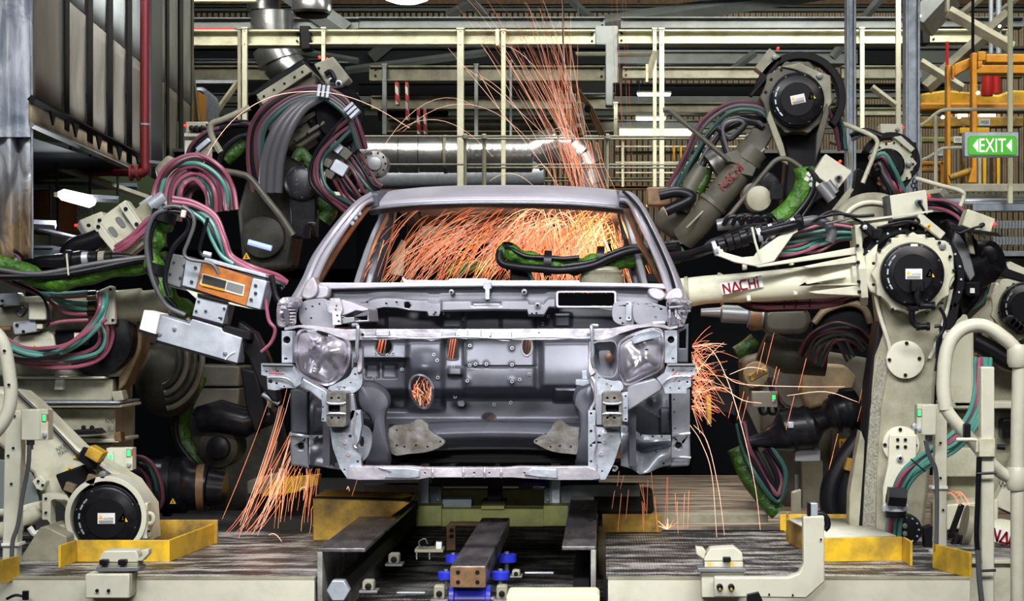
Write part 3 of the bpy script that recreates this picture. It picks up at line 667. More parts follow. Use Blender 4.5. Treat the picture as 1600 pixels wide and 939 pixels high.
for q in ((730, 515, 752, 530), (767, 518, 800, 530), (690, 518, 712, 529)): cp('latch_plate', MB().plate(rrect(*q, 2), 7.968, .02), 'galvanised', bev=.003)
mb = MB(); mb.tube(cr([P(551, 508, 7.95), P(558, 508, 7.94), P(559, 516, 7.93), P(557.5, 545, 7.94), P(558.5, 556, 7.95), P(556, 565, 7.97)], 5), .008, 8); cp('tie_rod', mb, 'galvanised')
mb = MB(); mb.tube(cr([P(934, 509, 7.95), P(925, 509, 7.94), P(924.5, 516, 7.93), P(926, 550, 7.94), P(925, 562, 7.95), P(928, 574, 7.97)], 5), .008, 8); cp('tie_rod', mb, 'galvanised')
cp('radiator_upright', MB().plate([(560, 532), (566, 532), (566, 575), (563, 582), (557, 582), (559, 560)], 8.02, .06), 'bright_steel', bev=.003)
cp('radiator_upright', MB().plate([(919, 532), (924, 532), (925, 560), (931, 582), (923, 588), (919, 580)], 8.02, .06), 'bright_steel', bev=.003)
# left front frame ------------------------------------------------
cp('front_upright', MB().plate(cr([(553, 574), (564, 578), (566, 600), (556, 612), (540, 617), (520, 612), (512, 606), (528, 598), (545, 588)], 3, True), 8.06, .05, [circ(538, 606, 1.4, 8), circ(555, 585, 1.4, 8), circ(530, 608, 1.2, 8), circ(548, 598, 1.2, 8)]), 'galvanised', bev=.004)
loL = [(515, 667), (545, 667), (545, 650), (550, 641), (563, 641), (565, 665), (561, 688), (556, 696), (557, 706), (564, 713), (565, 735), (562, 750), (543, 748.5), (531, 731), (520, 700)]
cp('front_upright', MB().plate(loL, 8.0, .06, [circ(x, y, r, 10) for x, y, r in ((547, 681.5, 2.6), (553, 697, 2.2), (559, 721, 2.2), (551, 735, 1.6), (538, 734, 1.6), (539, 640+48, 1.2), (557, 647, 2))]), 'galvanised', bev=.004)
for q in ((538.5, 675.5), (539.5, 690.5), (545, 709)):
    cp('nut', MB().lathe(P(q[0], q[1], 8.0), (0, -1, 0), [(0, S(4.4, 8)), (.004, S(4.2, 8)), (.004, S(2.6, 8)), (.009, S(2.4, 8)), (.009, S(1.2, 8)), (.003, S(1.1, 8))], 18), 'bright_steel')
cp('upright_bead', MB().tube(cr([P(557, 700, 7.992), P(552, 695, 7.99), P(556, 684, 7.99), P(553, 668, 7.99), P(556, 642, 7.99)]), .005, 6), 'bright_steel')
def crash_box(x0, x1, ox0, ox1, fl):
    b = cp('bumper_mount', MB().plate(rrect(x0, 612, x1, 667, 5), 7.86, .16, [rrect(ox0, 633, ox1, 643.5, 2.2)]+[circ(x, y, 1.9, 8) for x, y in ((x0+8, 622), (x0+19, 622), (x0+8, 653), (x0+19, 653))]), 'stained_steel', bev=.006)
    ob('mount_recess', MB().pbox(x0+2, 614, x1-2, 665, 7.95, .01), 'black_metal', b)
    ob('mount_rib', MB().tube(cr([P(x0+1, 629, 7.857), P(x0+8, 631, 7.852), P(x1-8, 631, 7.852), P(x1-1, 629, 7.857)]), .005, 6), 'galvanised', b)
    ob('mount_rib', MB().tube(cr([P(x0+1, 647, 7.857), P(x0+8, 646, 7.852), P(x1-8, 646, 7.852), P(x1-1, 647, 7.857)]), .005, 6), 'galvanised', b)
    xs = (x0-9, x0+1) if fl < 0 else (x1-1, x1+9)
    cx = xs[0]+3.5 if fl < 0 else xs[1]-3.5
    cp('mount_flange', MB().plate([(xs[0], 614), (xs[1], 612), (xs[1], 659), (xs[0]+1, 658), (xs[0]+2.5 if fl < 0 else xs[0], 636)], 7.93, .02, [circ(cx, y, 1.7, 8) for y in (619, 637.5 if fl > 0 else 636, 655)]), 'galvanised', bev=.003)
crash_box(510, 541, 513, 531, -1); crash_box(941, 972, 947, 967, 1)
cp('front_upright', MB().plate([(541, 618), (552, 615), (556, 640), (553, 652), (545, 664), (541, 664)], 8.0, .05), 'steel', bev=.003)
cp('wing_strut', MB().plate([(462, 592), (470, 590), (476, 592), (512, 612), (512, 624), (500, 626), (484, 612), (464, 604)], 8.08, .09), 'galvanised', bev=.006)
brL = [(408, 568.5), (456, 569.5), (463, 580), (471, 590), (470, 600), (460, 607), (446, 606), (436, 609), (428, 610), (418, 608), (417, 594), (417, 588), (408, 586)]
b = cp('bumper_bracket', MB().plate(brL, 7.97, .05, [circ(416, 580.5, 1.3, 8), circ(434, 580.5, 1.2, 8), circ(422.5, 596, 3.2, 10), circ(432, 599, 2, 8), circ(444, 604, 1.5, 8)]), 'galvanised', bev=.005)
ob('bracket_lip', MB().plate([(408, 567.5), (456, 568.5), (457, 571.5), (408, 570.5)], 7.94, .04), 'mid_grey', b)
ob('bracket_bead', MB().tube(cr([P(418, 590, 7.96), P(440, 590, 7.955), P(452, 594, 7.955), P(460, 604, 7.96)]), .005, 6), 'mid_grey', b)
mb = MB(); o_, q_ = P(431, 572, 7.966), None
strokes(mb, [[(0, 0), (0.0, -.035)], [(-.028, -.028), (.035, -.032)]], P(431, 572, 7.967), Vector((1, 0, 0)), Vector((0, 0, 1)), .0025); ob('crayon_mark', mb, 'red_mark', b)
cp('headlamp_post', MB().plate([(440, 517), (457, 517), (457, 567), (440, 567)], 8.12, .08, [circ(448, 531, 5.8, 14), rrect(444, 559, 449, 562, 1)]), 'galvanised', bev=.004)
cp('post_hole_back', MB().pbox(441, 522, 456, 564, 8.19, .01), 'black_metal')
dl = cr([(461, 527), (466, 517), (480, 513), (500, 515), (522, 519), (544, 531), (549, 545), (546, 569), (535, 590), (514, 604), (489, 597), (469, 586), (461, 569), (459, 548)], 5, True)
cp('headlamp_bowl', MB().dome(dl, 8.22, [(1.0, -.12), (1.0, 0), (.97, .012), (.92, .006), (.88, -.012), (.84, .004), (.74, .03), (.6, .042), (.45, .05), (.3, .052), (.15, .05), (.04, .05)], .075, 2), 'bright_steel', sharp=60)
cp('bowl_stud', MB().lathe(P(492, 577.5, 8.165), (0, -1, 0), [(0, S(5, 8)), (.01, S(3.6, 8)), (.012, S(1.6, 8)), (.004, S(1.4, 8))], 16), 'bright_steel')
cp('bowl_window', MB().plate([(478, 516), (494, 515), (512, 522), (514, 529), (498, 524), (482, 520)], 8.10, .01), 'galvanised', bev=.002)
cp('bowl_slot', MB().plate([(494, 516), (503, 518), (521, 523), (505, 523)], 8.09, .01), 'black_metal')
# right front frame ------------------------------------------------
loR = [(919, 641), (931, 641), (930, 667), (968, 670), (970, 690), (959, 724), (946, 749), (931, 750.5), (919, 747)]
cp('front_upright', MB().plate(loR, 8.0, .06, [circ(x, y, r, 10) for x, y, r in ((923.5, 646, 2), (923.5, 673.5, 2.2), (923.5, 696, 2.2), (923.5, 721, 2.2), (936.5, 681, 2.4), (923, 736, 1.5), (932, 736, 1.5), (941, 736, 1.5))]), 'galvanised', bev=.004)
for q in ((945, 675), (944, 690), (939, 708.5)):
    cp('nut', MB().lathe(P(q[0], q[1], 8.0), (0, -1, 0), [(0, S(4.6, 8)), (.004, S(4.4, 8)), (.004, S(2.8, 8)), (.009, S(2.6, 8)), (.009, S(1.2, 8)), (.003, S(1.1, 8))], 18), 'bright_steel')
cp('upright_bead', MB().tube(cr([P(929, 664, 7.992), P(932, 690, 7.99), P(929, 710, 7.99), P(932, 728, 7.99), P(927, 740, 7.99)]), .005, 6), 'bright_steel')
cp('front_upright', MB().plate(cr([(922, 580), (930, 576), (940, 590), (956, 595), (970, 596), (974, 606), (966, 613), (944, 614), (936, 630), (930, 640), (927, 612), (922, 598)], 3, True), 8.05, .05, [circ(948, 600, 1.3, 8), circ(936, 590, 1.3, 8), circ(955, 603, 1.2, 8)]), 'galvanised', bev=.004)
cp('upright_bead', MB().tube(cr([P(922, 586, 8.04), P(929, 600, 8.03), P(930, 625, 8.03), P(923, 640, 8.03)]), .007, 8), 'bright_steel')
cp('front_upright', MB().plate([(930, 616), (941, 614), (941, 664), (931, 664)], 8.02, .04), 'steel', bev=.003)
cp('shelf_bracket', MB().plate([(899, 593), (920, 593), (922, 600), (912, 604), (899, 602)], 8.3, .12), 'galvanised', bev=.004)
cp('shelf_bracket', MB().plate([(909, 579), (917, 579), (918, 592), (910, 592)], 8.35, .02), 'galvanised', bev=.002)
cp('wing_strut', MB().plate([(980, 606), (990, 600), (1024, 591), (1036, 603), (1034, 609), (982, 642), (979, 628)], 8.10, .10), 'steel', bev=.006)
brR = [(1043, 569), (1087, 569), (1087, 586.5), (1080, 587), (1080, 604), (1073, 607), (1073, 615), (1039, 615), (1036, 604), (1026, 591), (1038, 583)]
b = cp('bumper_bracket', MB().plate(brR, 7.97, .05, [circ(1052, 578, 1.4, 8), circ(1080, 579.5, 1.2, 8), circ(1061.5, 596, 1.4, 8), circ(1074, 597, 1.8, 8), circ(1061, 607, 1.4, 8), circ(1047, 606, 1.3, 8)]), 'galvanised', bev=.005)
ob('bracket_lip', MB().plate([(1042, 568), (1087, 568), (1087, 571), (1044, 571)], 7.94, .04), 'mid_grey', b)
ob('bracket_bead', MB().tube(cr([P(1036, 600, 7.96), P(1044, 592, 7.955), P(1056, 588, 7.955), P(1079, 588, 7.96)]), .005, 6), 'bright_steel', b)
mb = MB(); strokes(mb, [[(0, -.03), (.03, 0)], [(.012, -.05), (.04, -.012)]], P(1048, 578, 7.967), Vector((1, 0, 0)), Vector((0, 0, 1)), .0025); ob('crayon_mark', mb, 'red_mark', b)
cp('headlamp_post', MB().plate([(1039, 516), (1058, 516), (1058, 567), (1039, 567)], 8.12, .08, [circ(1048.5, 530.5, 5.6, 14), rrect(1049, 559, 1054, 561, 1)]), 'galvanised', bev=.004)
cp('post_hole_back', MB().pbox(1041, 522, 1056, 564, 8.19, .01), 'black_metal')
cp('wing_side_box', MB().plate([(1058, 514), (1076, 505), (1075, 566), (1058, 566)], 8.3, .05, [[(1061, 520), (1072, 514), (1072, 544), (1061, 544)]]), 'dash_steel', bev=.003)
dr = cr([(964, 540), (975, 528), (996, 518), (1022, 512), (1036, 518), (1039, 540), (1038, 562), (1034, 578), (1010, 591), (980, 604), (970, 594), (965, 575)], 5, True)
cp('headlamp_bowl', MB().dome(dr, 8.22, [(1.0, -.12), (1.0, 0), (.97, .012), (.92, .008), (.88, -.008), (.84, .004), (.74, .02), (.6, .028), (.45, .032), (.3, .034), (.15, .034), (.04, .034)], .020, 9), 'bright_steel', sharp=60)
cp('bowl_window', MB().plate([(985, 530), (996, 520), (1022, 514), (1032, 518), (1034, 526), (1010, 532), (990, 538)], 8.155, .012), 'galvanised', bev=.003)
cp('bowl_slot', MB().plate([(966, 520), (985, 516), (1000, 513), (990, 520), (968, 523)], 8.09, .01), 'black_metal')
cp('bowl_slot', MB().pbox(1008, 545, 1013, 547, 8.15, .01), 'black_metal')
# --- lower cross member
loM = [(545, 729), (640, 729), (660, 731), (678, 731), (790, 731), (812, 729), (860, 730), (918, 729), (932, 735), (938, 748), (925, 750), (870, 750), (848, 749), (815, 747), (800, 746), (670, 746), (655, 749), (560, 750), (543, 748)]
cp('lower_crossmember', MB().plate(loM, 7.96, .08, [circ(x, 739, 1.5, 8) for x in (664, 741, 764.5, 819.5)]), 'bright_steel', bev=.007)
for q in (676, 724, 757, 783): cp('member_rib', MB().tube([P(q, 730.5, 7.958), P(q, 738, 7.95), P(q, 746, 7.958)], .005, 8), 'pillar_steel')
cp('member_step', MB().plate([(590, 731), (640, 731), (656, 734), (656, 746), (640, 748), (600, 747), (610, 738)], 7.95, .02), 'galvanised', bev=.005)
cp('member_step', MB().plate([(830, 731), (870, 733), (872, 748), (840, 746), (818, 742)], 7.95, .02), 'galvanised', bev=.005)
# --- body side / hinge pillars and wheel housings seen beside the uprights
cp('hinge_pillar', MB().plate([(453, 609), (464, 606), (482, 614), (482, 679), (454, 677)], 8.9, .12), 'dash_steel', bev=.01)
cp('hinge_pillar', MB().plate([(453, 678), (482, 681), (484, 722), (486, 734), (470, 729), (454, 727), (453, 700)], 8.88, .14, [circ(470, 697, 5, 14)]), 'steel', bev=.01)
cp('hinge_hole_back', MB().disc(470, 697, 8.93, 6, .02, 16), 'black_metal')
mb = MB(); mb.tube(cr([P(453, 678, 8.87), P(468, 680, 8.85), P(482, 682, 8.86)]), .008, 8); cp('pillar_bead', mb, 'galvanised')
mb = MB(); mb.tube([P(482, 612, 8.86), P(482, 680, 8.86), P(485, 733, 8.86)], .006, 6); cp('pillar_seam', mb, 'black_metal')
def wh(u, v):
    x = 483+48*u; y = 612+70*v; return P(x, y, 8.92-.06*math.sin(PI*v)-.02*bump2(x, y, 492, 636, 508, 676, 4))
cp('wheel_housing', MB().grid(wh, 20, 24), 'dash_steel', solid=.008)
def wl(u, v):
    x = 483+50*u; y = 680+(46+8*u)*v
    return P(x, y, 8.85-.07*sm(0, .3, v)+.10*bump2(x, y, 492, 686, 520, 694, 6)-.03*noise.noise(Vector((x*.06, y*.06, 1)))-.04*math.sin(u*5+v*3)*v)
cp('wheel_housing', MB().grid(wl, 26, 26), 'steel', solid=.006)
mb = MB()
for q in ((495, 683), (504, 683), (513, 683), (505, 715), (521, 727), (519, 693)): mb.disc(q[0], q[1], 8.74, 1.6, .03, 8)
cp('housing_holes', mb, 'black_metal', kind='stuff')
cp('hinge_pillar', MB().plate([(1046, 616), (1056, 612), (1078, 608), (1078, 678), (1048, 682)], 8.9, .12, [circ(1053, 624, 1.5, 8), circ(1053, 644, 1.5, 8), circ(1055, 669, 1.5, 8)]), 'steel', bev=.01)
cp('hinge_pillar', MB().plate([(1048, 680), (1078, 677), (1079, 716), (1077, 728), (1046, 730), (1046, 700)], 8.88, .14, [circ(1060, 696, 4.8, 14)]), 'steel', bev=.01)
cp('hinge_hole_back', MB().disc(1060, 696, 8.93, 6, .02, 16), 'black_metal')
mb = MB(); mb.tube([P(1047, 612, 8.86), P(1048, 680, 8.86), P(1044, 732, 8.86)], .007, 6); cp('pillar_seam', mb, 'black_metal')
mb = MB(); mb.tube(cr([P(1048, 682, 8.87), P(1062, 679, 8.85), P(1078, 677, 8.86)]), .008, 8); cp('pillar_bead', mb, 'galvanised')
mb = MB(); mb.tube(cr([P(1046, 716, 8.87), P(1062, 714, 8.85), P(1079, 715, 8.86)]), .006, 8); cp('pillar_bead', mb, 'galvanised')
def wr(u, v):
    x = 972+75*u; y = 604+86*v
    return P(x, y, 8.95-.05*math.sin(PI*v)-.03*math.exp(-(((x-1022)/8)**2+((y-626)/8)**2))-.02*bump2(x, y, 1032, 638, 1050, 676, 3))
cp('wheel_housing', MB().grid(wr, 34, 34), 'dash_steel', solid=.008)
mb = MB()
for i in range(9): mb.tube([P(998+6*i-8*0, 632+3.5*i, 8.885), P(1001+6*i, 634+3.5*i, 8.88)], .003, 5)
cp('housing_scratches', mb, 'mid_grey')
def wb(u, v):
    x = 970+78*u
    yt = 664+16*sm(0, .5, u); yb = interp([(970, 728), (985, 732), (1000, 741), (1012, 739), (1030, 730), (1048, 726)], x)
    y = yt+(yb-yt)*v
    return P(x, y, 8.80-.06*sm(.0, .2, v)+.14*math.exp(-((v-.38)/.13)**2)*sm(.1, .4, u)-.05*math.sin(6*u+5*v)*v-.05*math.exp(-(((x-995)/7)**2))*v)
cp('wheel_housing', MB().grid(wb, 50, 34), 'galvanised', solid=.006)
mb = MB()
for q in ((982, 674), (1001, 679), (1020, 682), (1034, 682), (1025, 705), (985, 729), (1037, 724)): mb.disc(q[0], q[1], 8.68, 1.6, .03, 8)
cp('housing_holes', mb, 'black_metal', kind='stuff')
cp('tow_hook', MB().tube(cr([P(956, 728, 8.5), P(964, 730, 8.45), P(961, 735, 8.45), P(957, 734, 8.45)]), .006, 6), 'bright_steel')
# ------------------------------------------------------------------ the hall: far wall, roof, steelwork
def corrugated():
    m = mat('far_cladding', (.50, .42, .30), .6, dirt=(.36, .29, .20), amount=.5, scale=3)
    nt = m.node_tree; b = nt.nodes['Principled BSDF']; tc = nt.nodes.new('ShaderNodeTexCoord')
    wv = nt.nodes.new('ShaderNodeTexWave'); wv.bands_direction = 'X'; wv.inputs['Scale'].default_value = 3.2
    nt.links.new(tc.outputs['Object'], wv.inputs['Vector'])
    bp = nt.nodes.new('ShaderNodeBump'); bp.inputs['Strength'].default_value = 1; bp.inputs['Distance'].default_value = .12
    nt.links.new(wv.outputs['Fac'], bp.inputs['Height']); nt.links.new(bp.outputs[0], b.inputs['Normal'])
corrugated()
ob('wall_back', MB().box((-22, 32, -.9), (18, 32.1, 10)), 'far_cladding', kind='structure')
mb = MB(); mb.box((-22, 2, 9.0), (18, 32, 9.1)); ob('ceiling', mb, 'roof_dark', kind='structure')
ob('wall_left', MB().box((-9.1, 2, -.9), (-9.0, 32, 9)), 'beam_green', kind='structure')
ob('wall_right', MB().box((12, 2, -.9), (12.1, 32, 9)), 'beam_green', kind='structure')
TR = [5]
def trim(mb, m, bev=0):
    TR[0] += 1; return ob('trim_%d' % TR[0], mb, m, kind='structure', bev=bev)
def tb(x0, y0, x1, y1, Y, m='beam_grey', d=.16):
    """a rolled beam: web with an upper and a lower flange"""
    mb = MB(); h = y1-y0
    mb.pbox(x0, y0+h*.12, x1, y1-h*.12, Y+d*.4, d*.15); mb.pbox(x0, y0, x1, y0+h*.14, Y, d); mb.pbox(x0, y1-h*.12, x1, y1, Y, d)
    return trim(mb, m)
# upper dark trusses, back to front
for x0, y0, x1, y1, Y, m in ((-200, 145, 1330, 160, 27, 'beam_grey'), (300, 163, 1480, 180, 26.5, 'beam_green'), (560, 128, 900, 148, 26, 'roof_dark'), (960, 130, 1480, 148, 26, 'roof_dark'),
        (290, 72, 1700, 100, 24, 'roof_dark'), (960, 78, 1340, 99, 23.8, 'beam_grey'), (290, 92, 560, 98, 23.6, 'column_zinc'), (1430, 72, 1700, 98, 23.5, 'beam_green'), (590, 172, 700, 186, 25.5, 'roof_dark'),
        (960, 187, 1330, 200, 25.3, 'beam_grey'), (300, -8, 1700, 6, 25, 'brown_steel'), (300, 9, 1700, 17, 24.6, 'beam_green'), (-100, -40, 1700, -20, 20, 'beam_grey'),
        (960, 236, 1200, 240, 24, 'cream_clean'), (960, 252, 1330, 256, 24.5, 'cream_clean'), (570, 277, 1330, 283, 23, 'cream_paint'), (570, 290, 1330, 296, 23, 'brown_steel'),
        (1000, 198, 1330, 208, 26, 'cream_paint'), (590, 150, 960, 158, 24.9, 'beam_green'), (1200, 140, 1480, 152, 22.8, 'beam_green'), (1430, 100, 1560, 128, 22, 'beam_green')):
    tb(x0, y0, x1, y1, Y, m)
# diagonals of the roof trusses
for a, b, Y, w_, m in (((940, 38), (1330, -20), 20.5, .10, 'beam_grey'), ((540, 110), (760, 82), 23, .05, 'beam_grey'), ((290, 50), (560, 95), 23.3, .04, 'beam_grey'), ((760, -10), (700, 25), 22, .06, 'mid_grey'),
        ((720, -10), (760, 25), 22, .06, 'mid_grey'), ((880, -10), (960, 60), 23, .05, 'beam_grey'), ((1130, 120), (1180, 82), 23, .05, 'beam_grey'), ((440, -20), (540, 50), 19, .11, 'beam_grey'),
        ((580, 90), (640, 40), 24, .08, 'beam_green'), ((1390, -20), (1300, 90), 21, .05, 'beam_grey'), ((1540, -10), (1480, 40), 21, .04, 'cream_paint'), ((1600, -10), (1545, 30), 21, .03, 'cream_paint')):
    trim(MB().tube([P(*a, Y), P(*b, Y)], w_, 4), m)
for k in range(16):
    x = 620+60*k; trim(MB().pbox(x, -8, x+4, 12, 25.5, .05), 'beam_grey')
# main cream beam, the grey beam above it and the far set
def beam(x0, y0, x1, y1, Y, m, lab, bolts=(), g=None, d=.2):
    h = y1-y0; t = thing('steel_beam', lab, 'beam', P((x0+x1)/2, y1, Y), g)
    ob('web', MB().pbox(x0, y0+h*.1, x1, y1-h*.08, Y+d*.35, d*.3), m, t)
    ob('flange', MB().pbox(x0, y0, x1, y0+h*.12, Y, d), m, t, bev=.004); ob('flange', MB().pbox(x0, y1-h*.10, x1, y1, Y, d), m, t, bev=.004)
    for bx, by in bolts: ob('bolt', MB().disc(bx, by, Y+d*.35-.03, 1.8, .03, 10), 'black_metal', t)
    return t
beam(297, 46, 468, 71, 18, 'cream_paint', 'cream steel beam section at upper left, ending beside the dark bracket', [(464, 53), (464, 64)])
beam(482, 46, 930, 69, 18, 'cream_paint', 'long cream steel beam across the top, left of the grey centre bracket', [(486, 53), (486, 64), (925, 53), (925, 64)])
beam(966, 46, 1418, 68, 18, 'cream_paint', 'cream steel beam at upper right between centre bracket and zinc columns', [(971, 52), (971, 63)])
beam(1453, 45, 1575, 66, 18, 'cream_paint', 'short cream steel beam right of the zinc columns', [(1459, 50), (1459, 61)])
ob('beam_joint', MB().plate([(468, 40), (484, 40), (486, 76), (470, 78)], 18, .2), 'black_metal', label='dark joint bracket between the two left cream beams', cat='bracket', bev=.01)
ob('beam_joint', MB().plate([(930, 40), (966, 40), (966, 130), (958, 130), (958, 165), (946, 165), (946, 70), (930, 70)], 18.1, .2), 'beam_grey', label='dark grey vertical bracket joining cream beams, top centre', cat='bracket', bev=.01)
ob('beam_joint', MB().plate([(1441, 40), (1453, 40), (1453, 68), (1441, 68)], 18, .2), 'black_metal', label='dark joint bracket just right of the thick zinc column', cat='bracket', bev=.01)
beam(290, 27, 560, 45, 19, 'beam_grey', 'grey steel beam at upper left above the cream one'); beam(500, 26, 945, 44, 19.4, 'beam_grey', 'long grey steel beam running above the cream beam', [(941, 31), (941, 39)])
beam(970, 26, 1440, 44, 19.4, 'beam_grey', 'grey steel beam above the upper right cream beam'); beam(1470, 26, 1600, 42, 19.4, 'beam_grey', 'short grey steel beam at the upper right corner')
beam(295, 102, 425, 125, 21.5, 'cream_dirty_dim', 'dim cream beam behind the upper left welding robot', [(300, 108)])
beam(577, 102, 945, 126, 21.5, 'cream_dirty_dim', 'dim cream beam in second row, left of centre bracket', [(586, 108), (586, 118), (940, 108), (940, 119)])
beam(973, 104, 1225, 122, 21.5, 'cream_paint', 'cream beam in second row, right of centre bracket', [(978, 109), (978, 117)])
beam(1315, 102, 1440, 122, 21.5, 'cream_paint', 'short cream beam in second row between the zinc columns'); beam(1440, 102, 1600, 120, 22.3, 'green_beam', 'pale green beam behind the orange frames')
beam(580, 149, 960, 170, 22, 'cream_dirty_dim', 'dim cream beam in third row behind the red and white tapes'); beam(605, 184, 960, 206, 22.6, 'cream_dirty_dim', 'dim cream beam in fourth row just above the silver duct')
beam(960, 160, 1330, 176, 23, 'cream_dirty_dim', 'cream beam in third row right of centre, behind lamps')
beam(1340, 168, 1440, 180, 21.8, 'cream_paint', 'small cream beam low between the zinc columns')
ob('red_conduit', MB().pbox(297, 43, 366, 46, 18.02, .03), 'red_mark', label='bright red conduit lying above the upper left cream beam', cat='conduit')
trim(MB().pbox(295, -2, 400, 2, 17.8, .1), 'cream_paint')
trim(MB().pbox(292, 66, 962, 148, 28.5, .1), 'roof_dark'); trim(MB().pbox(545, 166, 962, 214, 28.6, .1), 'roof_dark'); trim(MB().pbox(962, 66, 1480, 104, 28.5, .1), 'roof_dark'); trim(MB().pbox(292, 145, 560, 300, 28.6, .1), 'roof_dark')  # added dark panels, standing in for the dimness between the roof beams
# posts
def post(x0, y0, x1, y1, Y, m, lab, g=None, cap=True):
    if 16.9 < Y < 18: Y = 18-S(x1-x0, 18)*.9
    if 20.7 < Y < 21.5: Y = 21.5-S(x1-x0, 21.5)*.9
    t = thing('steel_post', lab, 'post', P((x0+x1)/2, y1, Y), g)
    w_ = S(x1-x0, Y)
    ob('shaft', MB().pbox(x0, y0, x1, y1, Y, w_*.9), m, t, bev=min(.006, w_*.1))
    if cap:
        ob('end_plate', MB().pbox(x0-1, y0-1, x1+1, y0+1.5, Y-.01, w_), m, t)
        ob('bolt', MB().disc((x0+x1)/2, y0+5, Y-.004, 1.3, .01, 8), 'mid_grey', t); ob('bolt', MB().disc((x0+x1)/2, y0+26, Y-.004, 1.3, .01, 8), 'mid_grey', t)
post(378, 43, 386, 200, 17.6, 'cream_clean', 'bright cream post left of the upper left welding robot')
post(371, 44, 376.5, 200, 17.9, 'cream_dirty_dim', 'narrow dirty cream post beside the bright left one')
post(502, 43, 508, 100, 17.6, 'cream_paint', 'short cream hanger post above the upper left robot box')
post(714, 44, 724.5, 292, 17.0, 'cream_clean', 'tall bright cream post standing left of centre before the duct')
post(783, 46, 790, 292, 17.4, 'cream_paint', 'slim cream post behind the sparks, right of the tall bright one')
post(774, 45, 780, 71, 17.5, 'cream_clean', 'short cream clip plate on the long beam', cap=False)
post(1030, 44, 1038, 292, 17.3, 'cream_clean', 'tall cream post right of centre, front of a pair'); post(1020, 44, 1026, 292, 17.8, 'cream_paint', 'slim cream post right of centre, back of a pair')
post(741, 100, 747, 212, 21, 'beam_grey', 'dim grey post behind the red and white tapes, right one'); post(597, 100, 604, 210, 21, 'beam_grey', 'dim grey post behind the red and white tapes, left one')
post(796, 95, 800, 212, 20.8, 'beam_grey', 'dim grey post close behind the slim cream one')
post(1344, 43, 1351, 203, 17.2, 'cream_paint', 'slim cream post between the two zinc columns, left one')
post(1400, -5, 1408, 195, 16.5, 'cream_clean', 'cream post between the two zinc columns, right one', cap=False)
post(959, 160, 965, 212, 19.5, 'cream_paint', 'short cream post near the pendant control box')
post(1575.5, -5, 1583, 318, 10.8, 'pale_yellow', 'pale round-edged post beside the exit sign', cap=False)
trim(MB().tube([P(1024, 80, 17.6), P(1012, 122, 17.6)], .03, 4), 'cream_dirty_dim'); trim(MB().pbox(1009, 100, 1013, 128, 17.5, .05), 'cream_paint')
# zinc columns on the right
for x0, x1, Y, lab in ((1323, 1338, 11.6, 'narrow galvanised column left of the two, behind the robots'), (1415, 1438, 11.0, 'wide galvanised column right of the two, behind the robots')):
    t = thing('zinc_column', lab, 'column', P((x0+x1)/2, 330, Y)); w_ = S(x1-x0, Y)
    ob('web', MB().pbox(x0+3, -10, x1-3, 330, Y+.03, .02), 'column_zinc', t)
    ob('flange', MB().pbox(x0, -10, x0+4, 330, Y, .12), 'column_zinc', t, bev=.003); ob('flange', MB().pbox(x1-4, -10, x1, 330, Y, .12), 'column_zinc', t, bev=.003)
# round ducts
def ductseg(parent, a, b, r, name='duct_section', m='duct_zinc', ribs=0):
    mb = MB(); a = Vector(a); b = Vector(b); n = max(2, ribs*3); pts = []; rr = []
    for i in range(n+1):
        f = i/n; pts.append(a.lerp(b, f)); rr.append(r*(1.012 if ribs and i % 3 == 1 else 1))
    mb.tube(pts, rr, 36); return ob(name, mb, m, parent, sharp=50)
t = thing('ventilation_duct', 'large silver ventilation duct running level behind the railing and bending down', 'duct', P(800, 260, 18.5))
Yd = 18.6; r_ = S(29, Yd)
ductseg(t, P(560, 241, Yd), P(624, 241, Yd), r_, ribs=7); ductseg(t, P(625, 241, Yd), P(655, 241, Yd), r_*1.01); ductseg(t, P(656, 241, Yd), P(693, 241, Yd), r_*.985)
ductseg(t, P(694, 241, Yd), P(728, 241, Yd), r_*1.01); ductseg(t, P(729, 241, Yd), P(832, 241, Yd), r_*.98, ribs=9)
el = [(832, 241), (852, 232), (872, 227), (890, 232), (905, 246), (915, 264), (922, 290), (926, 330)]
for a, b in zip(el[:-1], el[1:]):
    ductseg(t, P(a[0], a[1], Yd), P(b[0], b[1], Yd), r_*1.0, 'elbow_gore')
for a in el[1:-1]: ob('seam_ring', MB().lathe(P(a[0], a[1], Yd)-Vector((.01, 0, 0)), (1, 0, .5), [(0, r_*1.03), (.03, r_*1.03)], 36), 'duct_zinc', t)
ob('duct_band', MB().lathe(P(694, 241, Yd), (1, 0, 0), [(0, r_*1.04), (.03, r_*1.04)], 36), 'cream_dirty_dim', t)
t = thing('lower_duct', 'dim second duct just below the bright silver one', 'duct', P(760, 275, 19.6)); ductseg(t, P(560, 276, 19.6), P(850, 272, 19.6), S(20, 19.6), ribs=6, m='column_zinc')
# big round lights/ducts near the roof
t = thing('vertical_duct', 'shiny round duct end hanging at the top, left of the bright lamp', 'duct', P(487, 22, 16.5)); ob('duct_shell', MB().lathe(P(487, 22, 16.5), (0, 0, 1), [(0, S(28, 16.5)), (.02, S(31, 16.5)), (.09, S(31, 16.5)), (.1, S(30, 16.5)), (.3, S(30, 16.5)), (.31, S(31, 16.5)), (.5, S(31, 16.5))], 40), 'duct_zinc', t)
ob('dark_collar', MB().lathe(P(487, 26, 16.5), (0, 0, 1), [(0, S(24, 16.5)), (.04, S(29, 16.5))], 40), 'black_metal', t)
t = thing('roof_fan', 'round silver roof duct behind the grey beam, far upper left', 'duct', P(412, 26, 20.5)); ob('duct_shell', MB().lathe(P(412, 26, 20.5), (0, 0, 1), [(0, S(20, 20.5)), (.05, S(22, 20.5)), (.06, S(26, 20.5)), (.2, S(27, 20.5)), (.21, S(23, 20.5)), (.5, S(23, 20.5))], 40), 'duct_zinc', t)
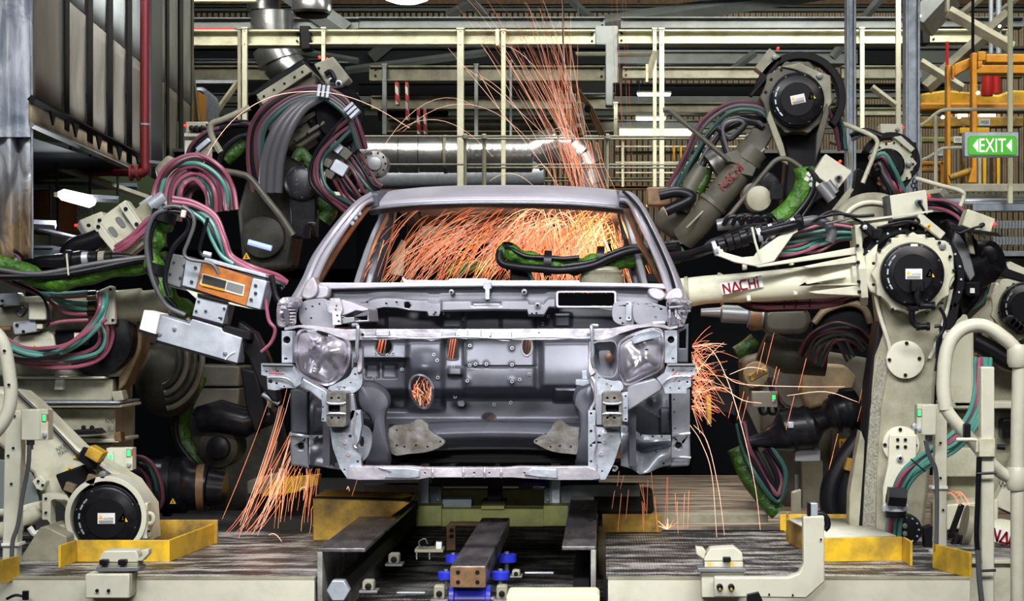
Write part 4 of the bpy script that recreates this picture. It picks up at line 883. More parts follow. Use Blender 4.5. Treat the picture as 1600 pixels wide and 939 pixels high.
# lamps of the hall
def hang(t, px, py, Y): ob('hanger_rod', MB().tube([P(px, py, Y), Vector((P(px, py, Y).x, Y, 9.0))], .008, 6), 'mid_grey', t)
def lamp(x0, y0, x1, y1, Y, lab, m='lamp_white', g=None):
    t = thing('hall_lamp', lab, 'lamp', P((x0+x1)/2, y1, Y), g)
    ob('glowing_tube', MB().pbox(x0, y0, x1, y1, Y, .10), m, t, bev=.02); ob('lamp_housing', MB().pbox(x0-1, y0-3, x1+1, y0, Y-.01, .14), 'cream_clean', t); hang(t, x0+3, y0-2, Y+.05)
t = thing('hall_lamp', 'brightest oval high-bay lamp at the top edge of the frame', 'lamp', P(635, 2, 17)); ob('lamp_glass', MB().lathe(P(635, 4, 17), (0, 0, 1), [(0, .12), (.03, .20), (.05, .20), (.12, .12)], 32), 'lamp_white', t); ob('lamp_housing', MB().lathe(P(635, -8, 17), (0, 0, 1), [(0, .16), (.2, .08)], 32), 'mid_grey', t); hang(t, 635, -12, 17)
lamp(968, 201, 1083, 211, 24, 'widest hall lamp, bright bar right of centre above the railing', 'lamp_yellowish')
lamp(996, 145, 1048, 149, 25, 'thin hall lamp, upper of two small ones right of centre')
lamp(994, 183, 1040, 187, 25, 'thin hall lamp, lower of two small ones right of centre')
#lamp(985, 65, 1060, 67.5, 20.5, 'thin bright lamp edge just under the cream beam, right of centre')
lamp(900, 84, 1016, 87, 22, 'long slim lamp strip below the dark bracket, right of centre', 'cream_clean')
# catwalk railing in the middle
def pipe(name, pts, r, m, parent, n=8, k=5, smooth=True): return ob(name, MB().tube(cr(pts, k) if smooth and len(pts) > 2 else pts, r, n), m, parent)
t = thing('catwalk_railing', 'cream catwalk railing behind the car roof, spanning left to centre right', 'railing', P(880, 292, 16.4))
for y in (213, 217): pipe('handrail', [P(724 if y > 214 else 536, y, 16.4+(.1 if y > 214 else 0)), P(1190, y, 16.4)], S(1.7, 16.4), 'cream_clean', t)
for y in (257, 262): pipe('midrail', [P(724 if y > 259 else 605, y, 16.4), P(1190, y, 16.4)], S(1.5, 16.4), 'cream_clean', t)
for x, w_ in ((756.5, 3.2), (949, 2.5), (727, 2.2), (1170, 3)):
    pipe('baluster', [P(x, 213, 16.35), P(x, 293, 16.35)], S(w_, 16.4), 'cream_clean', t)
    ob('ball_joint', MB().lathe(P(x, 214, 16.32), (0, 0, 1), [(-.03, .01), (-.015, .028), (.015, .028), (.03, .01)], 14), 'cream_clean', t)
t = thing('far_railing', 'second cream railing farther back, right of centre', 'railing', P(1080, 292, 21))
for y in (229, 254, 270): pipe('rail', [P(962, y, 21), P(1200, y, 21)], S(1.4, 21), 'cream_paint', t)
for x in (973, 1022, 1095, 1160): pipe('baluster', [P(x, 222, 20.9), P(x, 292, 20.9)], S(2.2, 21), 'cream_paint', t)
for x, c in ((1053, 'orange_frame'), (1064, 'yellow_kick')): ob('hanging_rod', MB().tube([P(x, 228, 20), P(x, 250, 20)], .012, 8), c, label={'orange_frame': 'short orange rod hanging behind the railing, right of centre', 'yellow_kick': 'short yellow rod hanging behind the railing, right of centre'}[c], cat='rod')
# red and white tapes
def tape_mat():
    m = mat('striped_tape', (.8, .8, .8), .5); nt = m.node_tree; b = nt.nodes['Principled BSDF']; tc = nt.nodes.new('ShaderNodeTexCoord')
    wv = nt.nodes.new('ShaderNodeTexWave'); wv.bands_direction = 'DIAGONAL'; wv.inputs['Scale'].default_value = 3.6
    r = nt.nodes.new('ShaderNodeValToRGB'); r.color_ramp.interpolation = 'CONSTANT'; r.color_ramp.elements[0].color = (.55, .015, .03, 1); r.color_ramp.elements[1].color = (.75, .72, .70, 1); r.color_ramp.elements[1].position = .5
    nt.links.new(tc.outputs['Object'], wv.inputs['Vector']); nt.links.new(wv.outputs['Fac'], r.inputs[0]); nt.links.new(r.outputs[0], b.inputs['Base Color'])
tape_mat()
for x0, y0, x1, y1, lab in ((617, 128, 623, 163, 'red and white striped tape, highest and leftmost of the four'), (633, 128, 638, 187, 'red and white striped tape, longest of the four'), (651, 170, 656, 209, 'red and white striped tape, third from the left'), (661, 170, 666, 209, 'red and white striped tape, rightmost of the four')):
    ob('warning_tape', MB().plate([(x0, y0), (x1-1, y0), (x1, y1), (x0+1, y1)], 21.4 if y0 < 150 else 21.9, .15), 'striped_tape', label=lab, cat='tape')
# pendant control box
t = thing('pendant_station', 'grey hanging control box with two red knobs in front of the sparks', 'control box', P(903, 212, 15))
ob('enclosure', MB().plate([(893, 161), (911, 160), (914, 163), (913, 212), (897, 212)], 15, .12), 'cream_dirty_dim', t, bev=.006)
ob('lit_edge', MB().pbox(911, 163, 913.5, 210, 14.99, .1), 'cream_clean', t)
for y in (187, 203):
    ob('knob', MB().disc(904, y, 14.94, 3.3, .06, 16), 'red_paint', t); ob('knob_label', MB().pbox(901, y-10, 908, y-4, 14.985, .01), 'white_label', t)
ob('bracket', MB().plate([(866, 139), (873, 139), (873, 147), (888, 145), (888, 134), (893, 134), (893, 146), (900, 146), (900, 160), (866, 160)], 15, .1), 'cream_paint', t, bev=.005)
ob('motor', MB().tube([P(868, 186, 15.1), P(893, 184, 15.1)], .045, 16), 'orange_frame', t); ob('hanger', MB().pbox(871, 160, 879, 200, 15.05, .04), 'cream_clean', t)
hang(t, 880, 130, 15.05); ob('chain_pulley', MB().disc(880, 132, 15, 8, .1), 'black_metal', t); ob('plug', MB().disc(918, 169, 14.95, 5, .1), 'black_metal', t)
for k in range(3): ob('cable', MB().tube([P(893+3*k, 132, 15.1), P(918+4*k, 170, 15.1), P(938+4*k, 212, 15.1)], .01, 6), 'brown_steel', t)
# ------------------------------------------------------------------ upper left enclosure
def EW(px, z=None, py=None):
    k = (CX-px)/F; Y = (2.78-.0794*9)/(k-.0794); x = -k*Y
    if z is None: z = H-(py-CY)/F*Y
    return Vector((x, Y, z))
def epanel(parent, px0, px1, z0, z1, m, name, t=.02, wave=0., out=0.):
    def f(u, v):
        p = EW(px0+(px1-px0)*u, z0+(z1-z0)*v); return p+Vector((wave*math.sin(PI*u)*math.sin(PI*min(1, v*1.4))+out, 0, 0))
    return ob(name, MB().grid(f, 8, 8), m, parent, solid=t)
mat('sheet_panel', (.46, .43, .37), .36, metal=.3, dirt=(.26, .24, .20), amount=.5, scale=3, stretch=(1, 1, .4), rvar=.1)
mat('frosted_pane', (.82, .88, .86), .35, dirt=(.62, .68, .66), amount=.5, scale=4)
enc = thing('hanging_enclosure', 'tall panelled metal enclosure hanging at the upper left, grimy sheets and frosted panes', 'enclosure', (-2.9, 10.5, 2.1))
for a, b, wv in ((50, 98, .05), (104, 133.5, .05), (141, 165.5, .05), (172.5, 195.5, .05), (202.5, 220, .04), (250, 257.5, .03), (261, 277, .04), (283, 297, .03)):
    z0 = 2.21
    epanel(enc, a, b, z0, 2.82 if a > 99 else 3.4, 'sheet_panel', 'sheet', .006, -wv*.5)
    if a > 99: epanel(enc, a, b, 2.83, 4.6, 'frosted_pane', 'pane', .01)
for a, b in ((97.5, 104.5), (133, 141.5), (165, 173), (195, 203), (257, 261.5), (277, 283.5)): epanel(enc, a, b, 2.12, 4.7, 'black_metal', 'rib', .006, 0, .012)
epanel(enc, 231, 250, 2.1, 4.7, 'mid_grey', 'corner_column', .01, 0, .012)
epanel(enc, 297, 300, 2.1, 4.7, 'cream_dirty_dim', 'end_angle', .01, 0, .01)
ob('bottom_beam', MB().grid(lambda u, v: EW(48+172*u, None, interp([(48, 158), (220, 247)], 48+172*u)+v*interp([(48, 37), (220, 26)], 48+172*u)), 12, 2), mat('enclosure_beige', (.36, .30, .20), .55, dirt=(.2, .16, .1), amount=.4), enc, solid=.02)
ob('bottom_angle', MB().tube([EW(46, None, 155)+Vector((.01, 0, 0)), EW(222, None, 246)+Vector((.01, 0, 0))], .022, 4), 'black_metal', enc)
ob('bottom_angle', MB().tube([EW(46, None, 195)+Vector((.01, 0, 0)), EW(222, None, 274)+Vector((.01, 0, 0))], .016, 4), 'mid_grey', enc)
for a in (77, 113, 150, 182, 213):
    yb = interp([(48, 158), (220, 247)], a); p = [EW(a-4, None, yb), EW(a+5, None, yb+4), EW(a+1, None, yb+23)]
    mb = MB(); q = Vector((.02, 0, 0)); mb.add(p+[v+q for v in p], [(0, 1, 2), (3, 5, 4), (0, 1, 4, 3), (1, 2, 5, 4), (2, 0, 3, 5)]); ob('gusset', mb, 'black_metal', enc)
ob('enclosure_floor', MB().add([EW(46, 2.0), EW(222, 2.1), EW(222, 2.1)+Vector((-3, 2, 0)), EW(46, 2.0)+Vector((-4, 0, 0))], [(0, 1, 2, 3)]), 'roof_dark', enc)
t = thing('red_pipe', 'dark red sprinkler pipe running down the grimy panelled enclosure', 'pipe', P(225, 262, 10.9))
ob('riser', MB().tube([P(226, -20, 10.9), P(226, 262, 10.9)], S(7, 10.9), 20), 'pipe_red', t)
ob('elbow', MB().tube(cr([P(226, 255, 10.9), P(226, 266, 10.9), P(218, 270, 10.9), P(205, 270, 10.9)], 5), S(8, 10.9), 16), 'pipe_red', t)
ob('branch', MB().tube([P(212, 270, 10.95), P(50, 268, 12.2)], S(6, 10.9), 16), 'pipe_red', t)
ob('pipe_clip', MB().lathe(P(226, 196, 10.9), (0, 0, 1), [(0, S(8, 10.9)), (.012, S(8, 10.9))], 20), 'mid_grey', t)
for x in (204, 215): ob('flange', MB().lathe(P(x, 270, 10.9), (1, 0, 0), [(0, .05), (.012, .05)], 20), 'pipe_red', t)
# gantry zone below the enclosure
trim(MB().pbox(48, 190, 140, 345, 16, .1), mat('green_wall', (.16, .22, .12), .7)); trim(MB().pbox(140, 190, 300, 345, 17, .1), 'green_wall')
for a, b, Y, w_, m, lab in (((50, 246), (330, 345), 11.5, .022, 'cream_dirty_dim', 'perforated cable tray sloping down under the panelled enclosure'), ((55, 235), (300, 262), 12, .02, 'mid_grey', 'thin dark pipe under the panelled enclosure, upper'),
        ((80, 243), (170, 246), 12, .03, 'carrier_blue', 'galvanised channel under the panelled enclosure, left'), ((125, 262), (208, 265), 12.2, .03, 'carrier_blue', 'galvanised channel under the panelled enclosure, right'), ((50, 288), (215, 292), 12.4, .025, 'carrier_blue', 'galvanised channel above the fluorescent lamp'),
        ((50, 350), (87, 352), 10.2, .025, 'galvanised', 'short bright rail end left of the fluorescent lamp'), ((52, 356), (118, 371), 10.4, .012, 'galvanised', 'thin bright sloping bar below the fluorescent lamp'), ((52, 228), (110, 232), 11, .03, 'carrier_blue', 'galvanised channel tucked under the enclosure beam')):
    ob('support_bar', MB().tube([P(*a, Y), P(*b, Y)], w_, 4), m, label=lab, cat='bar')
for x, y0, y1, Y, lab in ((89, 228, 300, 11, 'thin threaded rod, leftmost under the panelled enclosure'), (141, 240, 305, 11.2, 'thin threaded rod near the fluorescent lamp'), (184, 262, 310, 11.4, 'thin threaded rod, right of the fluorescent lamp'), (79, 290, 395, 10.8, 'thin threaded rod below the left end of the lamp')):
    ob('threaded_rod', MB().tube([P(x, y0, Y), P(x, y1, Y)], .008, 6), 'black_metal', label=lab, cat='rod')
t = thing('fluorescent_lamp', 'glaring white fluorescent lamp under the enclosure at left', 'lamp', P(118, 318, 10.4))
ob('tube_glow', MB().tube([P(90, 303, 10.4), P(98, 304, 10.4), P(142, 315, 10.4), P(148, 318, 10.4)], [.012, .032, .036, .014], 12), 'lamp_white', t)
ob('lamp_tray', MB().tube([P(140, 309, 10.45), P(185, 312, 10.45)], .02, 4), 'galvanised', t); ob('end_cap', MB().pbox(84, 300, 91, 307, 10.38, .06), 'pale_yellow', t)
area('fluorescent_light', P(118, 324, 10.3), P(150, 480, 9.6), .3, .08, 14, (.92, .97, 1))
t = thing('brown_drum', 'brown curved steel drum behind the fluorescent lamp', 'drum', P(85, 365, 12)); ob('shell', MB().lathe(P(86, 366, 12), (0, 0, 1), [(0, .15), (.01, .16), (.27, .16), (.28, .15)], 32), mat('drum_brown', (.20, .08, .02), .5, dirt=(.12, .05, .015)), t)
ob('seam', MB().tube([P(90, 308, 11.84), P(90, 366, 11.84)], .006, 6), 'black_metal', t)
t = thing('wire_mesh_guard', 'small pale wire mesh guard beside the lamp end', 'guard', P(135, 345, 11.6))
for k in range(7): ob('wire', MB().tube([P(122+4*k, 318, 11.6), P(122+4*k, 345, 11.6)], .004, 5), 'galvanised', t)
for k in range(6): ob('wire', MB().tube([P(120, 320+5*k, 11.6), P(149, 320+5*k, 11.6)], .004, 5), 'galvanised', t)
t = thing('steel_box', 'grey-blue steel cabinet low behind the left hoses', 'cabinet', P(80, 400, 10.6)); ob('cabinet_body', MB().pbox(51, 388, 112, 410, 10.6, .3), 'carrier_blue', t, bev=.008); ob('cabinet_lid', MB().pbox(51, 384, 82, 388, 10.58, .3), 'galvanised', t, bev=.003)
# plastic curtain at the far left edge
def curtain():
    m = bpy.data.materials.new('stained_plastic'); m.use_nodes = True; MATS['stained_plastic'] = m
    nt = m.node_tree; b = nt.nodes['Principled BSDF']; b.inputs['Roughness'].default_value = .22
    tc = nt.nodes.new('ShaderNodeTexCoord'); mp = nt.nodes.new('ShaderNodeMapping'); mp.inputs['Scale'].default_value = (3.2, 3.2, 2.6); nt.links.new(tc.outputs['Object'], mp.inputs[0])
    n = nt.nodes.new('ShaderNodeTexNoise'); n.inputs['Scale'].default_value = 1.4; n.inputs['Detail'].default_value = 7; n.inputs['Distortion'].default_value = 1.2; nt.links.new(mp.outputs[0], n.inputs['Vector'])
    a = nt.nodes.new('ShaderNodeValToRGB'); a.color_ramp.elements[0].position = .42; a.color_ramp.elements[1].position = .6; a.color_ramp.elements[0].color = (.34, .39, .46, 1); a.color_ramp.elements[1].color = (.74, .78, .84, 1)
    c = nt.nodes.new('ShaderNodeValToRGB'); c.color_ramp.elements[0].position = .40; c.color_ramp.elements[1].position = .6; c.color_ramp.elements[0].color = (.10, .085, .075, 1); c.color_ramp.elements[1].color = (.34, .24, .13, 1)
    c.color_ramp.elements[1].position = .52; e = c.color_ramp.elements.new(.56); e.color = (.10, .08, .07, 1); e = c.color_ramp.elements.new(.62); e.color = (.50, .47, .40, 1)
    for r in (a, c): nt.links.new(n.outputs['Fac'], r.inputs[0])
    sx = nt.nodes.new('ShaderNodeSeparateXYZ'); nt.links.new(tc.outputs['Object'], sx.inputs[0])
    ad = nt.nodes.new('ShaderNodeMath'); ad.operation = 'MULTIPLY_ADD'; nt.links.new(n.outputs['Fac'], ad.inputs[0]); ad.inputs[1].default_value = .8; nt.links.new(sx.outputs['Z'], ad.inputs[2])
    mr = nt.nodes.new('ShaderNodeMapRange'); mr.inputs[1].default_value = .55; mr.inputs[2].default_value = 1.0; nt.links.new(ad.outputs[0], mr.inputs[0])
    mx = nt.nodes.new('ShaderNodeMix'); mx.data_type = 'RGBA'; nt.links.new(mr.outputs[0], mx.inputs['Factor']); nt.links.new(c.outputs[0], mx.inputs['A']); nt.links.new(a.outputs[0], mx.inputs['B']); nt.links.new(mx.outputs['Result'], b.inputs['Base Color'])
    bp = nt.nodes.new('ShaderNodeBump'); bp.inputs['Strength'].default_value = .8; bp.inputs['Distance'].default_value = .03; nt.links.new(n.outputs['Fac'], bp.inputs['Height']); nt.links.new(bp.outputs[0], b.inputs['Normal'])
curtain()
t = thing('plastic_curtain', 'stained clear plastic strip curtain hanging at the far left edge', 'curtain', P(20, 404, 9.0))
ob('sheet', MB().grid(lambda u, v: P(-60+109*u, 404-430*v, 9.0+.04*math.sin(u*17)+.02*math.sin(u*31+v*4)), 60, 30), 'stained_plastic', t, solid=.004)
ob('edge_strip', MB().tube([P(49, -20, 8.98), P(50, 404, 8.98)], .008, 6), 'galvanised', t)
# ------------------------------------------------------------------ far left small yard (behind the enclosure's end)
ob('conveyor_box', MB().plate(rrect(300, 143, 311, 190, 2), 16, .3), 'orange_frame', label='orange machine edge just right of the panelled enclosure', cat='machine', bev=.01)
t = thing('grey_hoses_rack', 'rack of bent grey hoses beside the orange machine edge', 'rack', P(325, 195, 16.5))
for k in range(4): pipe('bent_hose', [P(308+5*k, 142+4*k, 16.4+.05*k), P(317+5*k, 143+4*k, 16.4+.05*k), P(321+5*k, 152+4*k, 16.4+.05*k), P(322+5*k, 195, 16.4+.05*k)], .035, 'column_zinc', t)
trim(MB().tube([P(333, 182, 18), P(372, 128, 18)], .03, 4), 'cream_dirty_dim'); trim(MB().pbox(297, 125, 375, 130, 19, .1), 'column_zinc')
ob('sloping_cable', MB().tube([P(297, 72, 15), P(303, 120, 15), P(310, 188, 15)], .012, 6), 'cream_paint', label='thin pale cable hanging beside the panelled enclosure', cat='cable')
# ------------------------------------------------------------------ right hand: orange frames, walkway and exit sign
t = thing('orange_gantry', 'orange steel lifting frame behind the exit sign', 'frame', P(1540, 290, 14))
ob('top_beam', MB().pbox(1541, 84, 1610, 98, 14, .14), 'orange_frame', t, bev=.01); ob('lower_beam', MB().pbox(1520, 101, 1610, 115, 14.3, .14), 'orange_frame', t, bev=.01)
ob('arm', MB().plate([(1491, 100), (1520, 88), (1520, 103), (1491, 120)], 14, .12), 'orange_frame', t, bev=.01)
ob('upright', MB().pbox(1479.5, 101, 1486, 290, 14, .1), 'orange_frame', t, bev=.008); ob('upright', MB().pbox(1519, 82, 1527, 285, 13.9, .1), 'orange_frame', t, bev=.008)
ob('corner_block', MB().pbox(1528, 80, 1541, 95, 13.9, .1), 'orange_frame', t, bev=.008); ob('knee_bracket', MB().plate([(1528, 95), (1536, 95), (1534, 104), (1528, 107)], 13.9, .1), 'orange_frame', t, bev=.005); ob('foot', MB().plate([(1519, 262), (1527, 262), (1532, 285), (1513, 285)], 13.85, .1), 'orange_frame', t)
ob('tie_bar', MB().tube([P(1484, 278, 13.9), P(1518, 266, 13.9)], .025, 12), 'yellow_worn', t); ob('upright', MB().pbox(1488, 102, 1491, 123, 13.95, .05), 'orange_frame', t)
text('frame_marking', 'JAL', 'yellow_worn', t, P(1503, 108, 13.99), (1, 0, .35), (0, 0, 1), .035)
t = thing('yellow_hoist', 'yellow overhead hoist beams behind the orange lifting frame', 'hoist', P(1520, 172, 16))
ob('hoist_beam', MB().plate([(1438, 146), (1480, 140), (1560, 148), (1580, 140), (1620, 142), (1620, 172), (1438, 172)], 16, .3), 'yellow_kick', t, bev=.02); ob('hoist_beam', MB().pbox(1438, 160, 1620, 173, 15.9, .2), 'orange_frame', t, bev=.02)
ob('red_motor', MB().tube([P(1542, 150, 15.6), P(1543, 118, 15.6)], .05, 14), 'red_mark', t); ob('red_motor', MB().tube([P(1556, 146, 15.7), P(1556, 118, 15.7)], .04, 14), 'red_mark', t)
t = thing('orange_rack', 'dark orange storage frame behind the walkway railing', 'rack', P(1490, 300, 15))
ob('shelf_beam', MB().pbox(1436, 182, 1600, 198, 15.2, .15), 'yellow_worn', t, bev=.01); ob('shelf_beam', MB().pbox(1438, 214, 1500, 222, 15.1, .1), 'green_beam', t, bev=.008)
ob('shelf_beam', MB().pbox(1440, 252, 1476, 258, 14.8, .1), 'orange_frame', t, bev=.008); ob('shelf_beam', MB().pbox(1436, 262, 1468, 268, 14.8, .1), 'orange_frame', t, bev=.008); ob('upright', MB().pbox(1469, 252, 1475, 300, 14.8, .1), 'orange_frame', t, bev=.008); ob('upright', MB().pbox(1504, 196, 1508, 290, 15.2, .1), 'yellow_worn', t)
ob('shelf_beam', MB().pbox(1500, 199, 1546, 208, 15, .1), 'warn_yellow', t)
for q in (1415-84, 1360-40, 1372-40): pass
for x, c, lab in ((1531, 'cream_clean', 'cream upright board below the exit sign'), (1538.5, 'warn_yellow', 'left yellow strip below the exit sign'), (1554, 'brown_steel', 'brown strip between the yellow ones below the exit sign'), (1560, 'warn_yellow', 'right yellow strip below the exit sign'), (1581, 'orange_frame', 'orange strip below the right end of the exit sign')):
    ob('vertical_strip', MB().pbox(x-2.5, 243, x+2.5, 288, 13.2, .06), c, label=lab, cat='strip', bev=.004)
for x0, y0, w_, s_, lab in ((1490, 213, 17, 'W019', 'small white number plate left of the exit sign'), (1530, 186, 17, 'W030', 'small grey number plate above the exit sign'), (1462, 233, 11, '01', 'small number plate low behind the walkway railing')):
    t = thing('number_plate', lab, 'sign', P(x0+w_/2, y0+10, 13)); ob('plate', MB().pbox(x0, y0, x0+w_, y0+10, 13, .02), 'white_label' if w_ > 12 and x0 < 1500 else 'silver_block', t)
    text('plate_text', s_, 'dark_ink', t, P(x0+2, y0+7.5, 12.995), (1, 0, 0), (0, 0, 1), S(5.5, 13), S(w_-4, 13)); ob('under_strip', MB().pbox(x0+2, y0+10.5, x0+w_, y0+13, 13, .01), 'dark_ink', t)
# walkway on the right
t = thing('walkway', 'grey steel walkway platform at right below the exit sign', 'walkway', P(1530, 318, 11.2))
ob('edge_beam', MB().pbox(1484, 287, 1620, 299, 11.6, .08), 'cream_paint', t, bev=.004); ob('toe_board', MB().pbox(1474, 303, 1620, 309, 11.0, .04), 'cream_dirty_dim', t, bev=.003)
ob('grating', MB().add([P(1455, 318, 10.9), P(1620, 318, 10.9), P(1620, 306, 12.2), P(1470, 306, 12.2)], [(0, 1, 2, 3)]), 'column_zinc', t, solid=.02)
ob('lower_beam', MB().pbox(1520, 318, 1620, 330, 10.9, .1), 'column_zinc', t, bev=.004); ob('side_angle', MB().tube([P(1441, 306, 11.4), P(1475, 301, 11)], .03, 4), 'cream_clean', t)
for y in (345, 370): ob('mesh_rail', MB().pbox(1552, y, 1620, y+12, 10.9, .06), 'column_zinc', t)
for k in range(14): ob('mesh_bar', MB().pbox(1552+5*k, 344, 1553+5*k, 384, 10.88, .01), 'cream_dirty_dim', t)
t = thing('walkway_railing', 'cream tubular railing on the right walkway', 'railing', P(1500, 300, 11.2))
pipe('handrail', [P(1438, 197, 11.2), P(1450, 189, 11.2), P(1462, 178, 11.2), P(1475, 172, 11.2), P(1500, 171, 11.2), P(1610, 171, 11.2)], S(2.6, 11.2), 'cream_paint', t); pipe('midrail', [P(1438, 252, 11.2), P(1455, 243, 11.2), P(1470, 233, 11.2), P(1482, 231, 11.2), P(1512, 230, 11.2)], S(2.3, 11.2), 'cream_paint', t)
for x, y0 in ((1462, 180), (1439, 200)): ob('baluster', MB().tube([P(x, y0, 11.2), P(x, 305, 11.2)], S(3.2 if x > 1450 else 1.6, 11.2), 14), 'cream_paint', t)
t = thing('exit_sign', 'green lit exit sign with white letters between two arrows', 'sign', P(1549, 244, 10.5))
mat('sign_green', (.03, .30, .03), .4, emit=.55, ecol=(.13, .62, .03)); mat('sign_white', (.9, 1, .85), .4, emit=1.0, ecol=(.88, 1, .80))
ob('housing', MB().plate(rrect(1507, 206, 1592, 244.5, 1.5), 10.5, .08), 'silver_block', t, bev=.004); ob('lit_panel', MB().plate(rrect(1512.5, 212, 1589, 242, 4), 10.49, .02), 'sign_green', t, bev=.003)
text('exit_letters', 'EXIT', 'sign_white', t, P(1530.5, 237.5, 10.486), (1, 0, 0), (0, 0, 1), S(21, 10.5), S(41, 10.5))
for a in ([(1520.5, 227.5), (1528.5, 217), (1528.5, 237.5)], [(1572.5, 227.5), (1581, 217.5), (1581, 237)]): ob('arrow', MB().plate(a, 10.482, .006), 'sign_white', t)
# braces at the right
for a, b, Y, r, lab in (((1482, 18), (1582, 75), 15, .055, 'cream diagonal brace, upper right corner'), ((1447, 138), (1577, 22), 15.3, .06, 'dirty diagonal brace crossing the cream one, upper right'), ((1438, 97), (1504, 138), 14.6, .04, 'cream diagonal brace behind the orange frame'), ((1362, 136), (1400, 165), 15, .03, 'small cream brace between the two zinc columns'), ((1438, 40), (1482, -8), 16, .14, 'thick grey brace at the top beside the wide zinc column')):
    ob('diagonal_brace', MB().tube([P(*a, Y), P(*b, Y)], r, 4), 'cream_dirty_dim' if 'dirty' in lab else ('beam_grey' if 'grey' in lab else 'cream_paint'), label=lab, cat='brace', bev=.004)
ob('clamp_plate', MB().pbox(1479, 0, 1484, 18, 15, .08), 'cream_paint', label='upright cream plate carrying the upper right brace', cat='plate', bev=.004)
for x, y0, y1, c, lab in ((1480, 65, 102, 'red_mark', 'thin red and white rod above the orange frame'), (1520, -5, 82, 'black_metal', 'thin black chain rod above the orange frame'), (1576, 115, 142, 'cream_clean', 'short white perforated strip beside the pale post')):
    ob('hanging_rod', MB().tube([P(x, y0, 13.5), P(x, y1, 13.5)], .012, 6), c, label=lab, cat='rod')
for x0, x1, c, lab in ((1556, 1565, 'column_zinc', 'zinc pipe segment behind the upper right brace'), (1545, 1552, 'column_zinc', 'second zinc pipe segment behind the upper right brace')):
    ob('pipe_stub', MB().tube([Vector((P((x0+x1)/2, 40, 17).x, 17, 9.0)), P((x0+x1)/2, 84, 17)], S((x1-x0)/2, 17), 14), c, label=lab, cat='pipe')
for x, y, r, lab in ((1428+10, 25, 1.6, 'tiny bright bulb beside the wide zinc column'), (1562, 41, 2, 'tiny bright bulb on the upper right brace'), (1528, 145, 2.6, 'small white bulb in front of the yellow hoist'), (1473, 183, 2.6, 'small warm bulb behind the walkway handrail, left'), (1499, 183, 2.4, 'small warm bulb behind the walkway handrail, right')):
    ob('small_bulb', MB().lathe(P(x, y, 13.2), (0, -1, 0), [(-.02, .004), (-.01, S(r, 13.2)), (.01, S(r, 13.2)), (.02, .004)], 14), 'lamp_white', label=lab, cat='bulb')
for x0, x1, lab in ((1532, 1546, 'bright warm window patch left above the exit sign'), (1547, 1556, 'bright warm window patch right above the exit sign'), (1498, 1512, 'bright warm window patch behind the handrail')):
    ob('far_window', MB().pbox(x0, 174, x1, 186, 31.9, .12), 'lamp_yellowish', label=lab, cat='window')

t = thing('elbow_duct', 'shiny silver duct elbow behind the cream beam above the upper left robot', 'duct', P(440, 120, 18.9)); Yd = 18.9
for a, b_ in (((425, 20), (427, 72)), ((427, 72), (437, 95)), ((437, 95), (458, 118))): ductseg(t, P(a[0], a[1], Yd), P(b_[0], b_[1], Yd), S(34 if a[1] < 90 else 31, Yd))
ob('seam_ring', MB().lathe(P(437, 95, Yd), (.35, 0, -.9), [(-.01, S(35, Yd)), (.015, S(35, Yd))], 36), 'duct_zinc', t); ob('end_collar', MB().lathe(P(456, 116, Yd), (.6, 0, -.7), [(-.02, S(34, Yd)), (.05, S(34, Yd))], 36), 'black_metal', t)
# ------------------------------------------------------------------ robots
def pts3(l, Y=None):
    o = []
    for p in l: o.append(P(p[0], p[1], p[2] if len(p) > 2 else Y))
    return o
def hose(t, l, r, m, Y=None, name='hose', n=8, k=6):
    return ob(name, MB().tube(cr(pts3(l, Y), k), r, n), m, t)
def bundle(t, l, spread, cols, r=.011, Y=None, name='hose', seed=0, along=0.):
    """several separate hoses following one course side by side"""
    rr = random.Random(seed); k = len(cols)
    for i, c in enumerate(cols):
        o = (i-(k-1)/2)*spread; q = []
        for j, p in enumerate(l):
            a = l[max(j-1, 0)]; b = l[min(j+1, len(l)-1)]
            dx, dy = b[0]-a[0], b[1]-a[1]; L = math.hypot(dx, dy) or 1
            jj = rr.uniform(-.4, .4)*spread
            q.append((p[0]-dy/L*(o+jj), p[1]+dx/L*(o+jj), (p[2] if len(p) > 2 else Y)+rr.uniform(-.03, .03)))
        hose(t, q, r, c, name=name)
PK, TL, BK, GY, GR = 'pink_hose', 'teal_hose', 'black_rubber', 'grey_hose', 'green_cloth'
def pb(t, name, cx, cy, w_, h_, deg, Y, d, m, r=0, bev=.004, holes=()):
    return ob(name, MB().plate(rbox2(cx, cy, w_, h_, deg, r), Y, d, holes), m, t, bev=bev)
def pl(t, name, outl, Y, d, m, bev=.005, holes=(), smooth=0):
    o = cr(outl, smooth, True) if smooth else outl
    return ob(name, MB().plate(o, Y, d, holes), m, t, bev=bev)
def bolts(t, lst, Y, r=2.6, m='black_metal', d=.012, name='bolt'):
    for x, y in lst: ob(name, MB().disc(x, y, Y, r, d, 10), m, t)
def warn(t, x, y, s, Y, deg=0):
    b = ob('warning_triangle', MB().plate(rot2([(x-s, y+s*.8), (x, y-s), (x+s, y+s*.8)], x, y, deg), Y, .002), 'warn_yellow', t)
    ob('warning_mark', MB().plate(rot2([(x-s*.2, y-s*.35), (x+s*.25, y-s*.2), (x, y), (x+s*.35, y+s*.5), (x-s*.4, y+s*.5), (x-s*.1, y+s*.1)], x, y, deg), Y-.003, .002), 'dark_ink', b)
